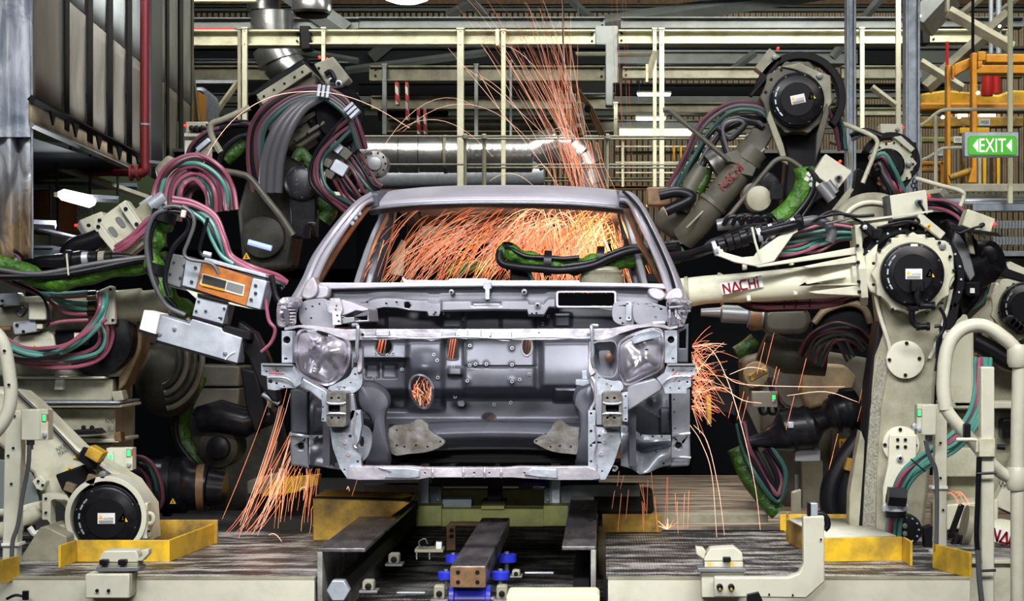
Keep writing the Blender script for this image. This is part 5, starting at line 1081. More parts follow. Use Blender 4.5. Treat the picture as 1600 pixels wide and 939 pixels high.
def caution(t, x, y, w_, Y, deg=0, full=True):
    h = w_*.62; a = math.radians(deg)
    b = ob('caution_label', MB().plate(rbox2(x, y, w_, h, deg), Y, .002), 'white_label', t)
    c, s = math.cos(a), math.sin(a)
    def q(u, v): return (x+(u*w_)*c-(v*h)*s, y+(u*w_)*s+(v*h)*c)
    tx, ty = q(-.32, -.12); sz = w_*.13
    ob('label_triangle', MB().plate(rot2([(tx-sz, ty+sz*.8), (tx, ty-sz), (tx+sz, ty+sz*.8)], tx, ty, deg), Y-.0015, .001), 'warn_yellow', b)
    if full:
        o_ = q(-.15, .12); text('label_text', 'CAUTION', 'dark_ink', b, P(o_[0], o_[1], Y-.002), (c, 0, -s), (s, 0, c), S(h*.2, Y), S(w_*.55, Y))
    for v in (.22, .32, .42):
        a_ = q(-.42, v); b_ = q(.40, v); ob('label_line', MB().tube([P(a_[0], a_[1], Y-.001), P(b_[0], b_[1], Y-.001)], S(.45, Y), 4), 'mid_grey', b)
def motor(t, x, y, r, Y, deg=0, lab=True, tri=True, d=.10, ticks=True):
    m = ob('motor_cover', MB().lathe(P(x, y, Y), (0, 1, 0), [(0, S(r*.86, Y)), (.006, S(r*.93, Y)), (.02, S(r*.96, Y)), (.022, S(r, Y)), (d, S(r, Y))], 48), 'black_plastic', t)
    ob('cover_rib', MB().lathe(P(x, y, Y-.004), (0, 1, 0), [(0, S(r*.60, Y)), (.003, S(r*.62, Y)), (.008, S(r*.62, Y))], 40), 'black_metal', m)
    if ticks:
        for a in (150, 165, 185, 205, 220): 
            q = (x+r*.8*math.cos(math.radians(a+deg)), y+r*.8*math.sin(math.radians(a+deg))); ob('cover_tick', MB().plate(rbox2(q[0], q[1], r*.05, r*.17, a+deg), Y-.001, .002), 'silver_block', m)
    for i in range(8):
        a = 2*PI*i/8+.3; ob('cover_screw', MB().disc(x+r*.9*math.cos(a), y+r*.9*math.sin(a), Y+.004, r*.035, .01, 8), 'mid_grey', m)
    a = math.radians(deg); c, s = math.cos(a), math.sin(a)
    if lab: caution(m, x+r*.02*c, y+r*.02*s, r*.52, Y-.007, deg)
    if tri: warn(m, x+r*.52*c+r*.02*s, y+r*.52*s-.02*r*c, r*.15, Y-.004, deg)
    return m
def lobed(x, y, r, n, lobe, a0=0, a1=360):
    o = []
    for i in range(72):
        a = 2*PI*i/72; k = .5+.5*math.cos(n*a); rr = r+lobe*(k**3)
        o.append((x+rr*math.cos(a), y+rr*math.sin(a)))
    return o
def arm(t, name, stations, m='cream_paint', n=32):
    """round tube through (px,py,Y,radius px)"""
    pts = [P(a[0], a[1], a[2]) for a in stations]; rr = [S(a[3], a[2]) for a in stations]
    return ob(name, MB().tube(pts, rr, n), m, t, sharp=40)
def logo(t, x0, y0, x1, y1, Y, h, m='red_paint', name='red_logo', plate=True, Y1=None):
    """logo lettering running from (x0,y0) to (x1,y1), h px high, on a pale sticker"""
    a = P(x0, y0, Y); b = P(x1, y1, Y1 or Y); ux = (b-a)/4.2; L = ux.length; uxn = ux.normalized(); uyn = Vector((-uxn.z, 0, uxn.x)); uy = uyn*S(h, Y)
    if plate:
        q = uxn*.01; mb = MB(); c = [a-q-uy*.15, b+q*1.8-uy*.15, b+q*1.8+uy*1.2, a-q+uy*1.2]; mb.add(c+[v+Vector((0, .002, 0)) for v in c], [(0, 1, 2, 3), (4, 5, 6, 7), (0, 1, 5, 4), (1, 2, 6, 5), (2, 3, 7, 6), (3, 0, 4, 7)]); ob('logo_sticker', mb, 'white_label', t)
    mb = MB(); strokes(mb, LOGO, a+Vector((0, -.003, 0)), ux, uy, S(h*.20, Y), .002); ob(name, mb, m, t)
def cbox(name, lab, x0, y0, x1, y1, Y, side, lampy, cat='control box'):
    t = thing(name, lab, cat, P((x0+x1)/2, y1, Y)); w_ = x1-x0
    ob('box_body', MB().pbox(x0, y0, x1, y1, Y, .09), 'cream_clean', t, bev=.004)
    fx0, fx1 = (x1-w_*.28, x1+1) if side > 0 else (x0-1, x0+w_*.22)
    f = ob('front_strip', MB().pbox(fx0, y0-1, fx1, y1, Y-.006, .02), 'cream_paint', t, bev=.002)
    cx = (fx0+fx1)/2
    ob('green_lamp', MB().pbox(cx-2.4, lampy-5, cx+2.4, lampy+5, Y-.012, .008), 'lamp_green', t, bev=.001)
    ob('lamp_surround', MB().pbox(cx-3.3, lampy-6.2, cx+3.3, lampy+6.2, Y-.008, .008), 'dark_ink', t)
    ob('switch_knob', MB().disc(cx, y1-9, Y-.02, 3.6, .02, 16), 'silver_block', t); ob('red_tag', MB().pbox(fx1-2, lampy-6, fx1, lampy+4, Y-.010, .006), 'red_mark', t)
    ob('cable_gland', MB().lathe(P((x0+fx0)/2 if side > 0 else (fx1+x1)/2, y1, Y+.045), (0, 0, -1), [(0, .018), (.02, .018), (.022, .012), (.04, .012)], 8), 'mid_grey', t)
    return t

# ================= right main robot ================================================
R = thing('welding_robot', 'large cream welding robot at right, logo arm reaching into the car window', 'robot', P(1405, 838, 9.1))
Y = 9.0
pl(R, 'lower_link', [(1372, 452), (1380, 520), (1366, 556), (1362, 600), (1357, 680), (1352, 760), (1346, 842), (1442, 842), (1452, 760), (1458, 690), (1462, 600), (1468, 530), (1490, 470), (1480, 400), (1380, 400)], Y+.12, .26, 'cream_dirty_dim', bev=.02)
ob('link_rib', MB().tube(cr(pts3([(1366, 450), (1374, 490), (1388, 535), (1393, 560)], Y+.10), 4), .010, 8), 'cream_clean', R); ob('link_rib', MB().tube(cr(pts3([(1487, 450), (1478, 490), (1464, 535), (1452, 560)], Y+.10), 4), .010, 8), 'cream_clean', R)
pl(R, 'side_black_plate', [(1372, 500), (1356, 600), (1350, 720), (1341, 842), (1352, 842), (1362, 700), (1370, 590), (1380, 520)], Y+.13, .2, 'black_metal', bev=.01)  # black strip along the dirty left side of the link
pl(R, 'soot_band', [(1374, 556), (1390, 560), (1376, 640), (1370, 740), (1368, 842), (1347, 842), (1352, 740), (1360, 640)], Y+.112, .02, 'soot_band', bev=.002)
pl(R, 'rear_brace', [(1345, 672), (1352, 690), (1350, 840), (1326, 840), (1328, 770), (1336, 720)], Y+.14, .12, 'cream_dirty_dim', bev=.008)
b = pl(R, 'bearing_housing', lobed(1427, 428, 60, 12, 6), Y+.02, .12, 'cream_paint', bev=.006)
pl(R, 'housing_shoulder', [(1404, 366), (1446, 366), (1452, 374), (1478, 376), (1486, 384), (1490, 398), (1492, 436), (1484, 452), (1470, 420), (1450, 385), (1427, 378), (1402, 385)], Y+.03, .12, 'cream_clean', bev=.008)
pl(R, 'housing_cheek', [(1352, 400), (1372, 380), (1366, 430), (1370, 460), (1360, 456), (1352, 440)], Y+.06, .14, 'cream_paint', bev=.006)
bolts(R, [(1427+64*math.cos(math.radians(a)), 428+64*math.sin(math.radians(a))) for a in (20, 45, 70, 95, 120, 145, 165, 195, 215, 235, 262, 290, 310, 335, 355)], Y+.005, 2.6)
ob('eye_hole', MB().disc(1473, 385, Y+.01, 5.5, .03, 18), 'mid_grey', R)
m_ = motor(R, 1427, 428, 50, Y-.04)
ob('serial_plate', MB().pbox(1423, 381, 1434, 385, Y-.043, .003), 'white_label', m_)
pl(m_, 'connector_block', rrect(1424, 436, 1444, 456, 3), Y-.085, .05, 'black_metal')
for l in ([(1434, 450), (1434, 468), (1440, 477), (1458, 478), (1472, 482)], [(1425, 482), (1425, 500), (1434, 510), (1450, 510), (1470, 510)]):
    ob('elbow_connector', MB().tube(cr(pts3(l[:4], Y-.07), 5), .016, 12), 'black_plastic', R)
    for q in (0, 2, 3): ob('connector_nut', MB().lathe(P(l[q][0], l[q][1], Y-.07), (1, 0, 0) if q > 1 else (0, 0, 1), [(-.008, .021), (.008, .021)], 10), 'black_metal', R)
pl(R, 'connector_mount', rrect(1420, 478, 1436, 486, 2), Y-.09, .08, 'black_plastic')
hose(R, [(1468, 480), (1476, 496), (1474, 515), (1466, 530), (1464, 560)], .009, BK, Y-.05, 'cable'); hose(R, [(1460, 510), (1470, 512), (1468, 540), (1462, 580)], .009, BK, Y-.04, 'cable')
# dark hose guard arching over the housing
def arc(cx, cy, r, a0, a1, n, ry=None): return [(cx+r*math.cos(math.radians(a0+(a1-a0)*i/n)), cy+(ry or r)*math.sin(math.radians(a0+(a1-a0)*i/n))) for i in range(n+1)]
o1 = arc(1424, 434, 84, 205, 395, 24); o2 = arc(1424, 434, 72, 205, 395, 24)
pl(R, 'hose_guard', o1+o2[::-1], Y+.10, .08, 'black_metal', bev=.004)
bolts(R, [(1424+78*math.cos(math.radians(a)), 434+78*math.sin(math.radians(a))) for a in range(212, 390, 15)], Y+.09, 1.8, 'silver_block')
pl(R, 'hose_guard_leg', [(1490, 470), (1500, 476), (1496, 500), (1488, 515), (1478, 515), (1478, 495), (1486, 484)], Y+.10, .06, 'black_metal')
pl(R, 'guard_clamp', rot2([(1345, 352), (1376, 352), (1376, 366), (1345, 366)], 1360, 358, 38), Y+.05, .06, 'black_metal'); pl(R, 'guard_clamp', [(1362, 356), (1380, 358), (1376, 372), (1364, 372)], Y+.04, .06, 'black_plastic')
ob('clamp_nut', MB().disc(1352, 355, Y+.03, 4, .02, 6), 'silver_block', R)
pl(R, 'top_cover', [(1338, 350), (1352, 344), (1388, 338), (1388, 352), (1370, 360), (1350, 372), (1344, 400), (1338, 400)], Y+.12, .12, 'cream_paint', bev=.006)
pl(R, 'top_cover', [(1436, 334), (1444, 336), (1478, 364), (1470, 374), (1452, 360), (1432, 346)], Y+.06, .08, 'cream_clean', bev=.005); pl(R, 'top_cover', [(1420, 348), (1434, 348), (1434, 362), (1418, 362)], Y+.10, .05, 'black_metal')
warn(R, 1452, 353, 5, Y+.055, 30)
hsg = arc(1365, 350, 62, 205, 345, 20, 50); pl(R, 'shoulder_casting', hsg+[(1420, 350), (1310, 350)], Y+.36, .22, 'cream_dirty_dim', bev=.02)
ob('casting_rim', MB().tube(cr(pts3(arc(1362, 350, 44, 200, 330, 10, 34), Y+.35), 3), .012, 8), 'cream_clean', R)
bx = pl(R, 'junction_box', [(1387, 306), (1448, 296), (1451, 334), (1392, 345)], Y+.18, .14, 'cream_clean', bev=.006)
ob('box_edge', MB().plate([(1384, 306), (1390, 305), (1395, 345), (1388, 346)], Y+.175, .12), 'dark_ink', bx); ob('cable_gland', MB().disc(1437, 315, Y+.14, 5.5, .05, 14), 'mid_grey', bx); ob('gland_cap', MB().disc(1437, 315, Y+.12, 3, .03, 10), 'black_metal', bx); ob('red_lamp', MB().disc(1452, 306, Y+.2, 2.3, .03, 12), 'lamp_red', bx)
hose(R, [(1437, 318), (1444, 330), (1446, 338)], .007, BK, Y+.12, 'cable'); ob('top_strip', MB().plate([(1324, 346), (1457, 328), (1458, 331), (1326, 349)], Y+.10, .03), 'cream_clean', R)
hose(R, [(1395, 344), (1410, 342), (1430, 340), (1436, 346), (1432, 348), (1412, 346), (1370, 356)], .007, BK, Y+.06, 'cable')
# circular plates and hose bracket
for x, y, r in ((1415, 562, 30), (1408, 695, 29)):
    ob('cover_plate', MB().disc(x, y, Y+.09, r, .04, 40, .05), 'cream_clean', R); bolts(R, [(x-25, y), (x+22, y+3 if r < 30 else y-2), (x+2, y-26), (x, y+24)] if r == 30 else [(x-25, y), (x+23, y+1), (x-1, y-24)], Y+.08, 2.8)
pl(R, 'hose_bracket', [(1390, 679), (1432, 679), (1432, 715), (1400, 760), (1394, 800), (1380, 800), (1380, 762), (1388, 725)], Y+.06, .03, 'cream_clean', bev=.006)
bolts(R, [(1403, 687), (1415, 687), (1403, 698), (1415, 698)], Y+.05, 2.6); ob('eye_bolt', MB().disc(1407, 716, Y+.04, 5, .02, 16), 'silver_block', R); ob('eye_centre', MB().disc(1407, 716, Y+.035, 2.5, .01, 12), 'black_metal', R)
hb = [(1536, 560, 9.1), (1534, 610, 8.95), (1520, 655, 8.85), (1490, 690, 8.8), (1455, 712, 8.8), (1420, 742, 8.85), (1402, 780, 8.9), (1394, 842, 8.95)]
bundle(R, hb, 4.2, [TL, TL, TL, PK, PK, TL], .0115, seed=3)
for q in ((1514, 670), (1436, 727)): ob('cable_tie', MB().tube([P(q[0]-13, q[1]-10, 8.74), P(q[0]+10, q[1]+10, 8.74)], .004, 6), 'black_rubber', R)
ob('hose_clamp', MB().tube([P(1387, 775, 8.82), P(1415, 777, 8.82)], .05, 6), 'black_plastic', R)
ob('clamp_body', MB().tube(pts3([(1401, 774), (1400, 786)], 8.86), .052, 20), 'black_plastic', R); ob('clamp_band', MB().tube(pts3([(1400, 786), (1400, 798)], 8.86), .05, 20), 'silver_block', R); ob('clamp_body', MB().tube(pts3([(1400, 798), (1400, 808)], 8.86), .052, 20), 'black_plastic', R)
for q in (1384, 1416): ob('clamp_ear', MB().disc(q, 792, 8.86, 5, .02, 12), 'silver_block', R)
ob('base_disc', MB().disc(1416, 828, 9.0, 25, .05, 40), 'black_metal', R); bolts(R, [(1416+20*math.cos(math.radians(a)), 828+20*math.sin(math.radians(a))) for a in range(0, 360, 30)], 8.99, 1.6, 'silver_block'); bolts(R, [(1414, 822), (1414, 834)], 8.985, 4, 'mid_grey')
pl(R, 'black_bracket', [(1442, 824), (1456, 820), (1458, 880), (1450, 884), (1444, 850)], 9.02, .06, 'black_metal')
# ---- forearm with the red logo
A0, A1 = (1350, 430, 9.18), (1076, 457, 9.42)
arm(R, 'forearm', [(1350, 432, 9.2, 32), (1335, 434, 9.2, 31), (1332, 435, 9.21, 28), (1200, 447, 9.30, 24), (1131, 451, 9.35, 22), (1128, 451, 9.35, 23.5), (1126, 451, 9.35, 22), (1100, 453, 9.37, 22), (1074, 457, 9.4, 23), (1060, 459, 9.42, 24)])
for x, y in ((1126, 451), (1074, 457)): ob('arm_flange', MB().lathe(P(x, y, 9.37), (-1, .1, -.09), [(-.008, S(25, 9.4)), (.008, S(25, 9.4))], 36), 'cream_dirty_dim', R)
ob('arm_root_flange', MB().lathe(P(1346, 433, 9.18), (-1, .1, -.09), [(-.02, S(46, 9.2)), (.015, S(46, 9.2))], 6), 'cream_clean', R)
pl(R, 'root_flange_plate', [(1336, 352), (1346, 350), (1352, 462), (1342, 464)], 9.08, .22, 'cream_paint')
bolts(R, [(1340, 384), (1341, 410), (1342, 440), (1343, 456)], 9.05, 3)
for a in ([(1255, 416), (1338, 399), (1340, 410), (1262, 419)], [(1180, 415), (1336, 386), (1338, 397), (1185, 418)], [(1258, 440), (1322, 431), (1322, 434), (1262, 445), (1341, 442), (1341, 446), (1262, 446)], [(1262, 456), (1341, 446), (1341, 462), (1275, 459)]):
    pl(R, 'arm_rib', a, 9.10, .04, 'cream_clean', bev=.003)
for x, y in ((1164, 417), (1237, 410), (1170, 466), (1243, 457)): pl(R, 'arm_lug', rbox2(x, y, 7, 9, -6), 9.20, .05, 'cream_clean')
logo(R, 1132, 458, 1187, 447, 9.262, 14, Y1=9.218)
# conduit and hose bracket above the forearm
pl(R, 'hose_fork', [(1115, 386), (1127, 384), (1131, 394), (1160, 402), (1178, 400), (1184, 392), (1232, 358), (1231, 350), (1244, 348), (1247, 362), (1240, 366), (1210, 408), (1180, 416), (1148, 410), (1117, 398)], 9.1, .03, 'cream_clean', bev=.004)
ob('fork_pin', MB().tube(pts3([(1175, 355), (1180, 378), (1190, 410)], 9.04), .006, 8), 'cream_clean', R)
cond = [(1046, 402, 9.6), (1080, 398, 9.4), (1110, 388, 9.25), (1150, 376, 9.15), (1200, 362, 9.1), (1240, 352, 9.1), (1252, 346, 9.15)]
ob('conduit', MB().tube(cr(pts3(cond), 5), .026, 14), 'black_plastic', R)
for i, (x, y) in enumerate(((1128, 383), (1140, 378), (1152, 376), (1162, 372), (1176, 368), (1188, 364), (1212, 358), (1222, 355), (1248, 346))):
    ob('conduit_collar', MB().lathe(P(x, y, 9.13), (1, 0, .3), [(-.015, .036+.006*(i % 2)), (.015, .036+.006*(i % 2))], 16), 'black_metal' if i % 3 else 'black_plastic', R)
for x, y in ((1117, 388), (1186, 366), (1205, 361), (1240, 352)): ob('conduit_band', MB().lathe(P(x, y, 9.12), (1, 0, .3), [(-.010, .038), (.010, .038)], 16), 'silver_block', R)
bundle(R, [(1100, 392, 9.45), (1110, 380, 9.5), (1130, 372, 9.5), (1160, 360, 9.45), (1200, 352, 9.4)], 3.5, [BK, BK, GY], .009, seed=5)
hose(R, [(1255, 346), (1275, 344), (1292, 350), (1300, 364), (1296, 378)], .024, GY, 9.12, n=14)
for i, (s_, c) in enumerate(((0, PK), (5, TL), (9, PK), (14, TL), (18, TL), (22, PK), (26, TL), (30, PK))):
    hose(R, [(1200-i*2, 372+s_*.6), (1240, 366+s_*.9), (1280, 352+s_*1.25+4*math.sin(i)), (1310, 352+s_*.8), (1345, 358+s_*.5)], .0085, c, 9.22+.02*(i % 3))
bundle(R, [(1190, 384, 9.25), (1215, 392, 9.2), (1250, 390, 9.2), (1290, 372, 9.25)], 4, [PK, TL, TL, PK], .008, seed=6)
bundle(R, [(1155, 468, 9.4), (1180, 477, 9.42), (1230, 478, 9.4), (1290, 474, 9.36), (1345, 460, 9.3)], 3.2, [PK, BK, PK, PK, BK], .009, seed=8)
for x, y in ((1226, 472), (1244, 472), (1266, 470)): ob('cable_tie', MB().tube([P(x, y-8, 9.33), P(x-1, y+10, 9.33)], .004, 6), 'black_rubber', R)
hose(R, [(1280, 340), (1310, 334), (1340, 338), (1366, 336)], .008, BK, 9.05, 'cable'); hose(R, [(1268, 346), (1300, 330), (1330, 340), (1352, 350)], .007, BK, 9.08, 'cable'); hose(R, [(1290, 350), (1320, 343), (1350, 336)], .006, GY, 9.06, 'cable')
# green sleeve hose entering the cabin, wrist inside it
gs = [(1060, 396, 9.75), (1035, 402, 9.85), (1000, 404, 9.9), (960, 411, 9.9), (930, 410, 9.9), (900, 416, 9.9), (870, 414, 9.9), (830, 407, 9.9), (800, 396, 9.9), (786, 392, 9.92)]
ob('green_sleeve', MB().tube(cr(pts3(gs), 5), [.045+.008*math.sin(i*1.3) for i in range(len(cr(pts3(gs), 5)))], 14), GR, R)
gk = [(1060, 388, 9.68), (1030, 390, 9.78), (990, 391, 9.8), (955, 402, 9.8), (925, 415, 9.8), (880, 422, 9.8), (845, 420, 9.82), (810, 417, 9.84), (786, 412, 9.86), (780, 400, 9.88), (785, 388, 9.9), (795, 384, 9.9), (808, 392, 9.9)]
hose(R, gk, .022, BK, n=12); hose(R, [(a, b-6, c+.02) for a, b, c in gk[:6]], .014, BK, n=10)
hose(R, [(786, 388, 9.9), (800, 390, 9.86), (822, 400, 9.84), (850, 402, 9.84), (880, 404, 9.84), (905, 402, 9.84)], .012, BK, n=10)
for x, y in ((856, 411), (938, 404), (1040, 396)): ob('sleeve_strap', MB().lathe(P(x, y, 9.87), (1, 0, -.05), [(-.02, .068), (.02, .068)], 18), 'black_rubber', R)
w_ = ob('wrist_casting', MB().lathe(P(940, 446, 9.9), (0, 0, 1), [(0, .12), (.05, .12), (.055, .11), (.07, .115), (.085, .095), (.1, .09)], 32), 'cream_dirty_dim', R); ob('wrist_ring', MB().lathe(P(938, 424, 9.9), (0, 0, 1), [(0, .10), (.012, .10)], 32), 'cream_clean', w_)
ob('weld_gun_body', MB().pbox(1010, 428, 1040, 442, 9.85, .1), 'black_metal', R, bev=.008); ob('weld_gun_body', MB().pbox(797, 420, 830, 450, 10.0, .08), 'black_metal', R, bev=.008)
hose(R, [(818, 412), (826, 424), (834, 440)], .01, TL, 9.95)
# rear motors right of the elbow
arm(R, 'rear_motor', [(1500, 420, 9.5, 40), (1520, 415, 9.5, 40), (1545, 405, 9.45, 34), (1556, 400, 9.42, 26)], 'black_plastic')
pl(R, 'rear_casting', [(1478, 340), (1510, 352), (1530, 380), (1540, 430), (1530, 470), (1505, 500), (1482, 520), (1486, 440), (1484, 380)], 9.4, .2, 'black_metal', bev=.02)
pl(R, 'rear_fin', [(1495, 360), (1514, 388), (1524, 430), (1516, 440), (1500, 410), (1490, 376)], 9.32, .06, 'mid_grey', bev=.006); pl(R, 'rear_fin', [(1508, 355), (1516, 352), (1524, 398), (1516, 396)], 9.28, .05, 'cream_dirty_dim')
ob('rear_connector', MB().disc(1545, 398, 9.36, 14, .1, 24), 'black_plastic', R); pl(R, 'rear_connector', rrect(1510, 440, 1532, 462, 4), 9.3, .1, 'black_plastic'); ob('connector_tag', MB().pbox(1516, 450, 1523, 458, 9.29, .01), 'white_label', R)
bx = pl(R, 'junction_box', [(1512, 326), (1556, 342), (1546, 370), (1503, 352)], 9.2, .12, 'cream_paint', bev=.006); ob('red_lamp', MB().disc(1555, 350, 9.18, 2.3, .04, 14), 'lamp_red', bx); ob('cable_gland', MB().disc(1536, 351, 9.15, 3.5, .05, 12), 'black_metal', bx)
ob('mount_bar', MB().plate([(1484, 352), (1560, 364), (1564, 369), (1486, 358)], 9.18, .04), 'black_metal', R)
hose(R, [(1536, 352), (1516, 358), (1500, 364), (1494, 362)], .006, BK, 9.12, 'cable')
bundle(R, [(1450, 318, 9.6), (1478, 322, 9.5), (1500, 335, 9.45), (1510, 350, 9.4)], 4, [PK, BK, BK, PK], .010, seed=9); bundle(R, [(1538, 440, 9.6), (1534, 465, 9.6), (1518, 478, 9.6), (1505, 476, 9.6)], 4, [TL, PK, PK], .010, seed=10)
pl(R, 'rear_link', [(1500, 460), (1522, 520), (1524, 640), (1490, 640), (1470, 600), (1478, 520)], 9.4, .2, 'cream_paint', bev=.02); ob('link_stud', MB().disc(1475, 523, 9.0, 6, .1, 16), 'white_label', R)
for l in ([(1432, 279, 9.8), (1470, 290, 9.7), (1500, 298, 9.6), (1506, 306, 9.6), (1498, 328, 9.6)],): ob('guard_bar', MB().tube(cr(pts3(l), 4), .012, 12), 'cream_paint', R)

# ================= upper right robot ===============================================
R = thing('welding_robot', 'upper right robot reared up in dimmed colours, its round black motor above the others', 'robot', P(1235, 420, 10.0))
Y = 10.0  # its dim look is put into the paint colours
ob('bearing_housing', MB().plate(lobed(1246, 152, 54, 10, 5), Y+.04, .14), 'cream_dim', R, bev=.006)
pl(R, 'housing_shoulder', [(1220, 104), (1250, 98), (1280, 112), (1298, 118), (1300, 160), (1286, 180), (1284, 150), (1266, 118), (1240, 108)], Y+.02, .1, 'cream_dirty_dim', bev=.006)
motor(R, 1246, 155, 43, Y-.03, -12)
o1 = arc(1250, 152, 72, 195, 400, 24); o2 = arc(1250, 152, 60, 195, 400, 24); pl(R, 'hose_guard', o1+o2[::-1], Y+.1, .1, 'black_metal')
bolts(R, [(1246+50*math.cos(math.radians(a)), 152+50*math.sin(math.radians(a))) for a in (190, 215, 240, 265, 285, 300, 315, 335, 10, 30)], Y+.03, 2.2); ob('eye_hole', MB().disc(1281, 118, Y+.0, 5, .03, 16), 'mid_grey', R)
bx = pb(R, 'junction_box', 1201, 98, 26, 38, 38, Y+.1, .12, 'cream_dirty_dim'); ob('red_lamp', MB().disc(1216, 75, Y+.12, 2.3, .03, 12), 'lamp_red', bx); ob('cable_gland', MB().disc(1211, 89, Y+.06, 4.5, .05, 14), 'mid_grey', bx)
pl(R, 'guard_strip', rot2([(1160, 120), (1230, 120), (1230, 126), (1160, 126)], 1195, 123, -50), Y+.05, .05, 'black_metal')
pl(R, 'tapered_link', [(1198, 170), (1222, 188), (1180, 262), (1160, 262), (1150, 235)], Y+.12, .12, 'cream_dim', bev=.012)
pl(R, 'tapered_link', [(1203, 172), (1224, 225), (1232, 258), (1222, 252), (1198, 185)], Y+.0, .04, 'cream_dirty_dim'); pl(R, 'tapered_link', [(1292, 160), (1296, 175), (1284, 225), (1274, 252), (1276, 210)], Y+.0, .04, 'cream_dim')
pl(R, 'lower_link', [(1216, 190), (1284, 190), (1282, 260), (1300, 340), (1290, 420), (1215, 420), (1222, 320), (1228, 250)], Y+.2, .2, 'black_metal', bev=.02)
arm(R, 'forearm', [(1178, 232, Y, 24), (1165, 250, Y, 24), (1150, 272, Y, 22), (1110, 325, Y, 21), (1090, 350, Y+.05, 21), (1068, 372, Y+.1, 20)], 'cream_dim')
arm(R, 'arm_collar', [(1168, 246, Y, 26), (1164, 252, Y, 26)], 'cream_dim'); arm(R, 'arm_collar', [(1116, 316, Y, 24), (1112, 321, Y, 24)], 'cream_dim')
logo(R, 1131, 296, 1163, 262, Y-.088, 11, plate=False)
pl(R, 'elbow_block', [(1133, 240), (1152, 234), (1182, 262), (1176, 276), (1158, 272), (1150, 256), (1134, 250)], Y-.08, .1, 'cream_dim')
ob('side_motor', MB().tube(pts3([(1112, 262), (1130, 250)], Y+.05), .085, 28), 'stained_steel', R); ob('wrist_motor', MB().disc(1177, 302, Y-.08, 17, .16, 30), 'cream_dim', R)
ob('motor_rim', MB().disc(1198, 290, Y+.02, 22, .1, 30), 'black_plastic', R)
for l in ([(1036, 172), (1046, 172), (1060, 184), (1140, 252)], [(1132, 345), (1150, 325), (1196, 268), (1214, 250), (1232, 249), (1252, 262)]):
    ob('guard_bar', MB().tube(cr(pts3(l, Y-.12), 5), .014, 12), 'cream_dim', R)
ob('guard_bar', MB().tube(pts3([(1073, 356), (1195, 232)], Y-.05), .006, 8), 'cream_dirty_dim', R)
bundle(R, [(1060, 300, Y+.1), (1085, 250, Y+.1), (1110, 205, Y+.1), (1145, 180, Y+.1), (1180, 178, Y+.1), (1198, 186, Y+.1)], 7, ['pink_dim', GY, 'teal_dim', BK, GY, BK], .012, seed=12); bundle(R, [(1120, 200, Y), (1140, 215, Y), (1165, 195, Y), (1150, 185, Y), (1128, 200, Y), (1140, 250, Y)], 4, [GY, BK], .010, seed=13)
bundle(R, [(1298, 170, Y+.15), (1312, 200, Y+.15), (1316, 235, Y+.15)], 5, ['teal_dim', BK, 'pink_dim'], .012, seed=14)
hose(R, [(1064, 330, Y+.1), (1080, 290, Y+.1), (1098, 262, Y+.1)], .05, 'cream_dim', n=14); hose(R, [(1088, 300, Y+.1), (1100, 280, Y+.1), (1104, 262, Y+.1)], .035, 'green_dim', n=12)
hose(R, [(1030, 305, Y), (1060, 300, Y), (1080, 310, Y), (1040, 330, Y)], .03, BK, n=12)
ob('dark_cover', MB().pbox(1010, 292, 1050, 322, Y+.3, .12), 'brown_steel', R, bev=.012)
arm(R, 'gun_body', [(1035, 340, Y+.25, 20), (1060, 350, Y+.2, 26), (1085, 352, Y+.15, 24)], 'cream_dim')

# ================= gun with green hose, centre right ===============================
R = thing('gun_changer', 'cream gun box with a grey gland and a bright green hose, right of centre', 'gun changer', P(1270, 340, 9.8))
Y = 9.75
bx = pl(R, 'junction_box', [(1290, 240), (1332, 268), (1308, 297), (1270, 272)], Y, .14, 'cream_clean', bev=.006)
ob('cable_gland', MB().disc(1311, 277, Y-.03, 5.5, .05, 16), 'mid_grey', bx); ob('gland_cap', MB().disc(1311, 277, Y-.05, 3, .04, 12), 'black_metal', bx); ob('red_lamp', MB().disc(1313, 252, Y-.01, 2.3, .03, 12), 'lamp_red', bx); ob('box_latch', MB().pbox(1306, 288, 1310, 295, Y-.01, .01), 'mid_grey', bx)
for k, (x, y) in enumerate(((1264, 272), (1270, 280), (1276, 288), (1284, 292), (1261, 280), (1268, 289))): pb(R, 'valve_block', x, y, 8, 7, 35, Y-.04, .08, 'silver_block' if k % 2 else 'cream_clean')
ob('cylinder_rod', MB().tube(pts3([(1280, 288), (1300, 312)], Y-.02), .03, 16), 'mid_grey', R); ob('cylinder_rod', MB().tube(pts3([(1292, 284), (1306, 302)], Y-.02), .022, 16), 'mid_grey', R)
hose(R, [(1256, 262), (1258, 285), (1248, 310), (1232, 330), (1214, 345)], .055, GR, Y+.02, 'green_sleeve', n=16); hose(R, [(1262, 262), (1272, 280), (1266, 305), (1244, 335), (1225, 350)], .014, BK, Y-.03, n=10); hose(R, [(1262, 262), (1278, 282), (1272, 308), (1254, 338)], .012, BK, Y-.01, n=10)
ob('side_bar', MB().plate([(1328, 292), (1334, 296), (1300, 345), (1286, 345)], Y, .05), 'cream_dirty_dim', R)
pl(R, 'gun_frame', [(1240, 330), (1300, 300), (1330, 330), (1320, 370), (1250, 372)], Y+.12, .14, 'black_metal', bev=.01)
ob('round_cap', MB().disc(1186, 310, Y+.05, 20, .14, 30), 'cream_dirty_dim', R); pl(R, 'black_cylinder', rrect(1204, 286, 1224, 312, 5), Y+.0, .12, 'black_plastic')
for k in range(6): hose(R, [(1130+14*k, 352, Y+.1), (1138+13*k, 340, Y+.08), (1150+12*k, 338, Y+.08), (1160+12*k, 350, Y+.1)], .012, BK, name='cable')
arm(R, 'gun_stem', [(1120, 352, Y+.2, 9), (1160, 345, Y+.2, 12), (1210, 342, Y+.2, 10), (1262, 335, Y+.2, 9)], 'mid_grey')

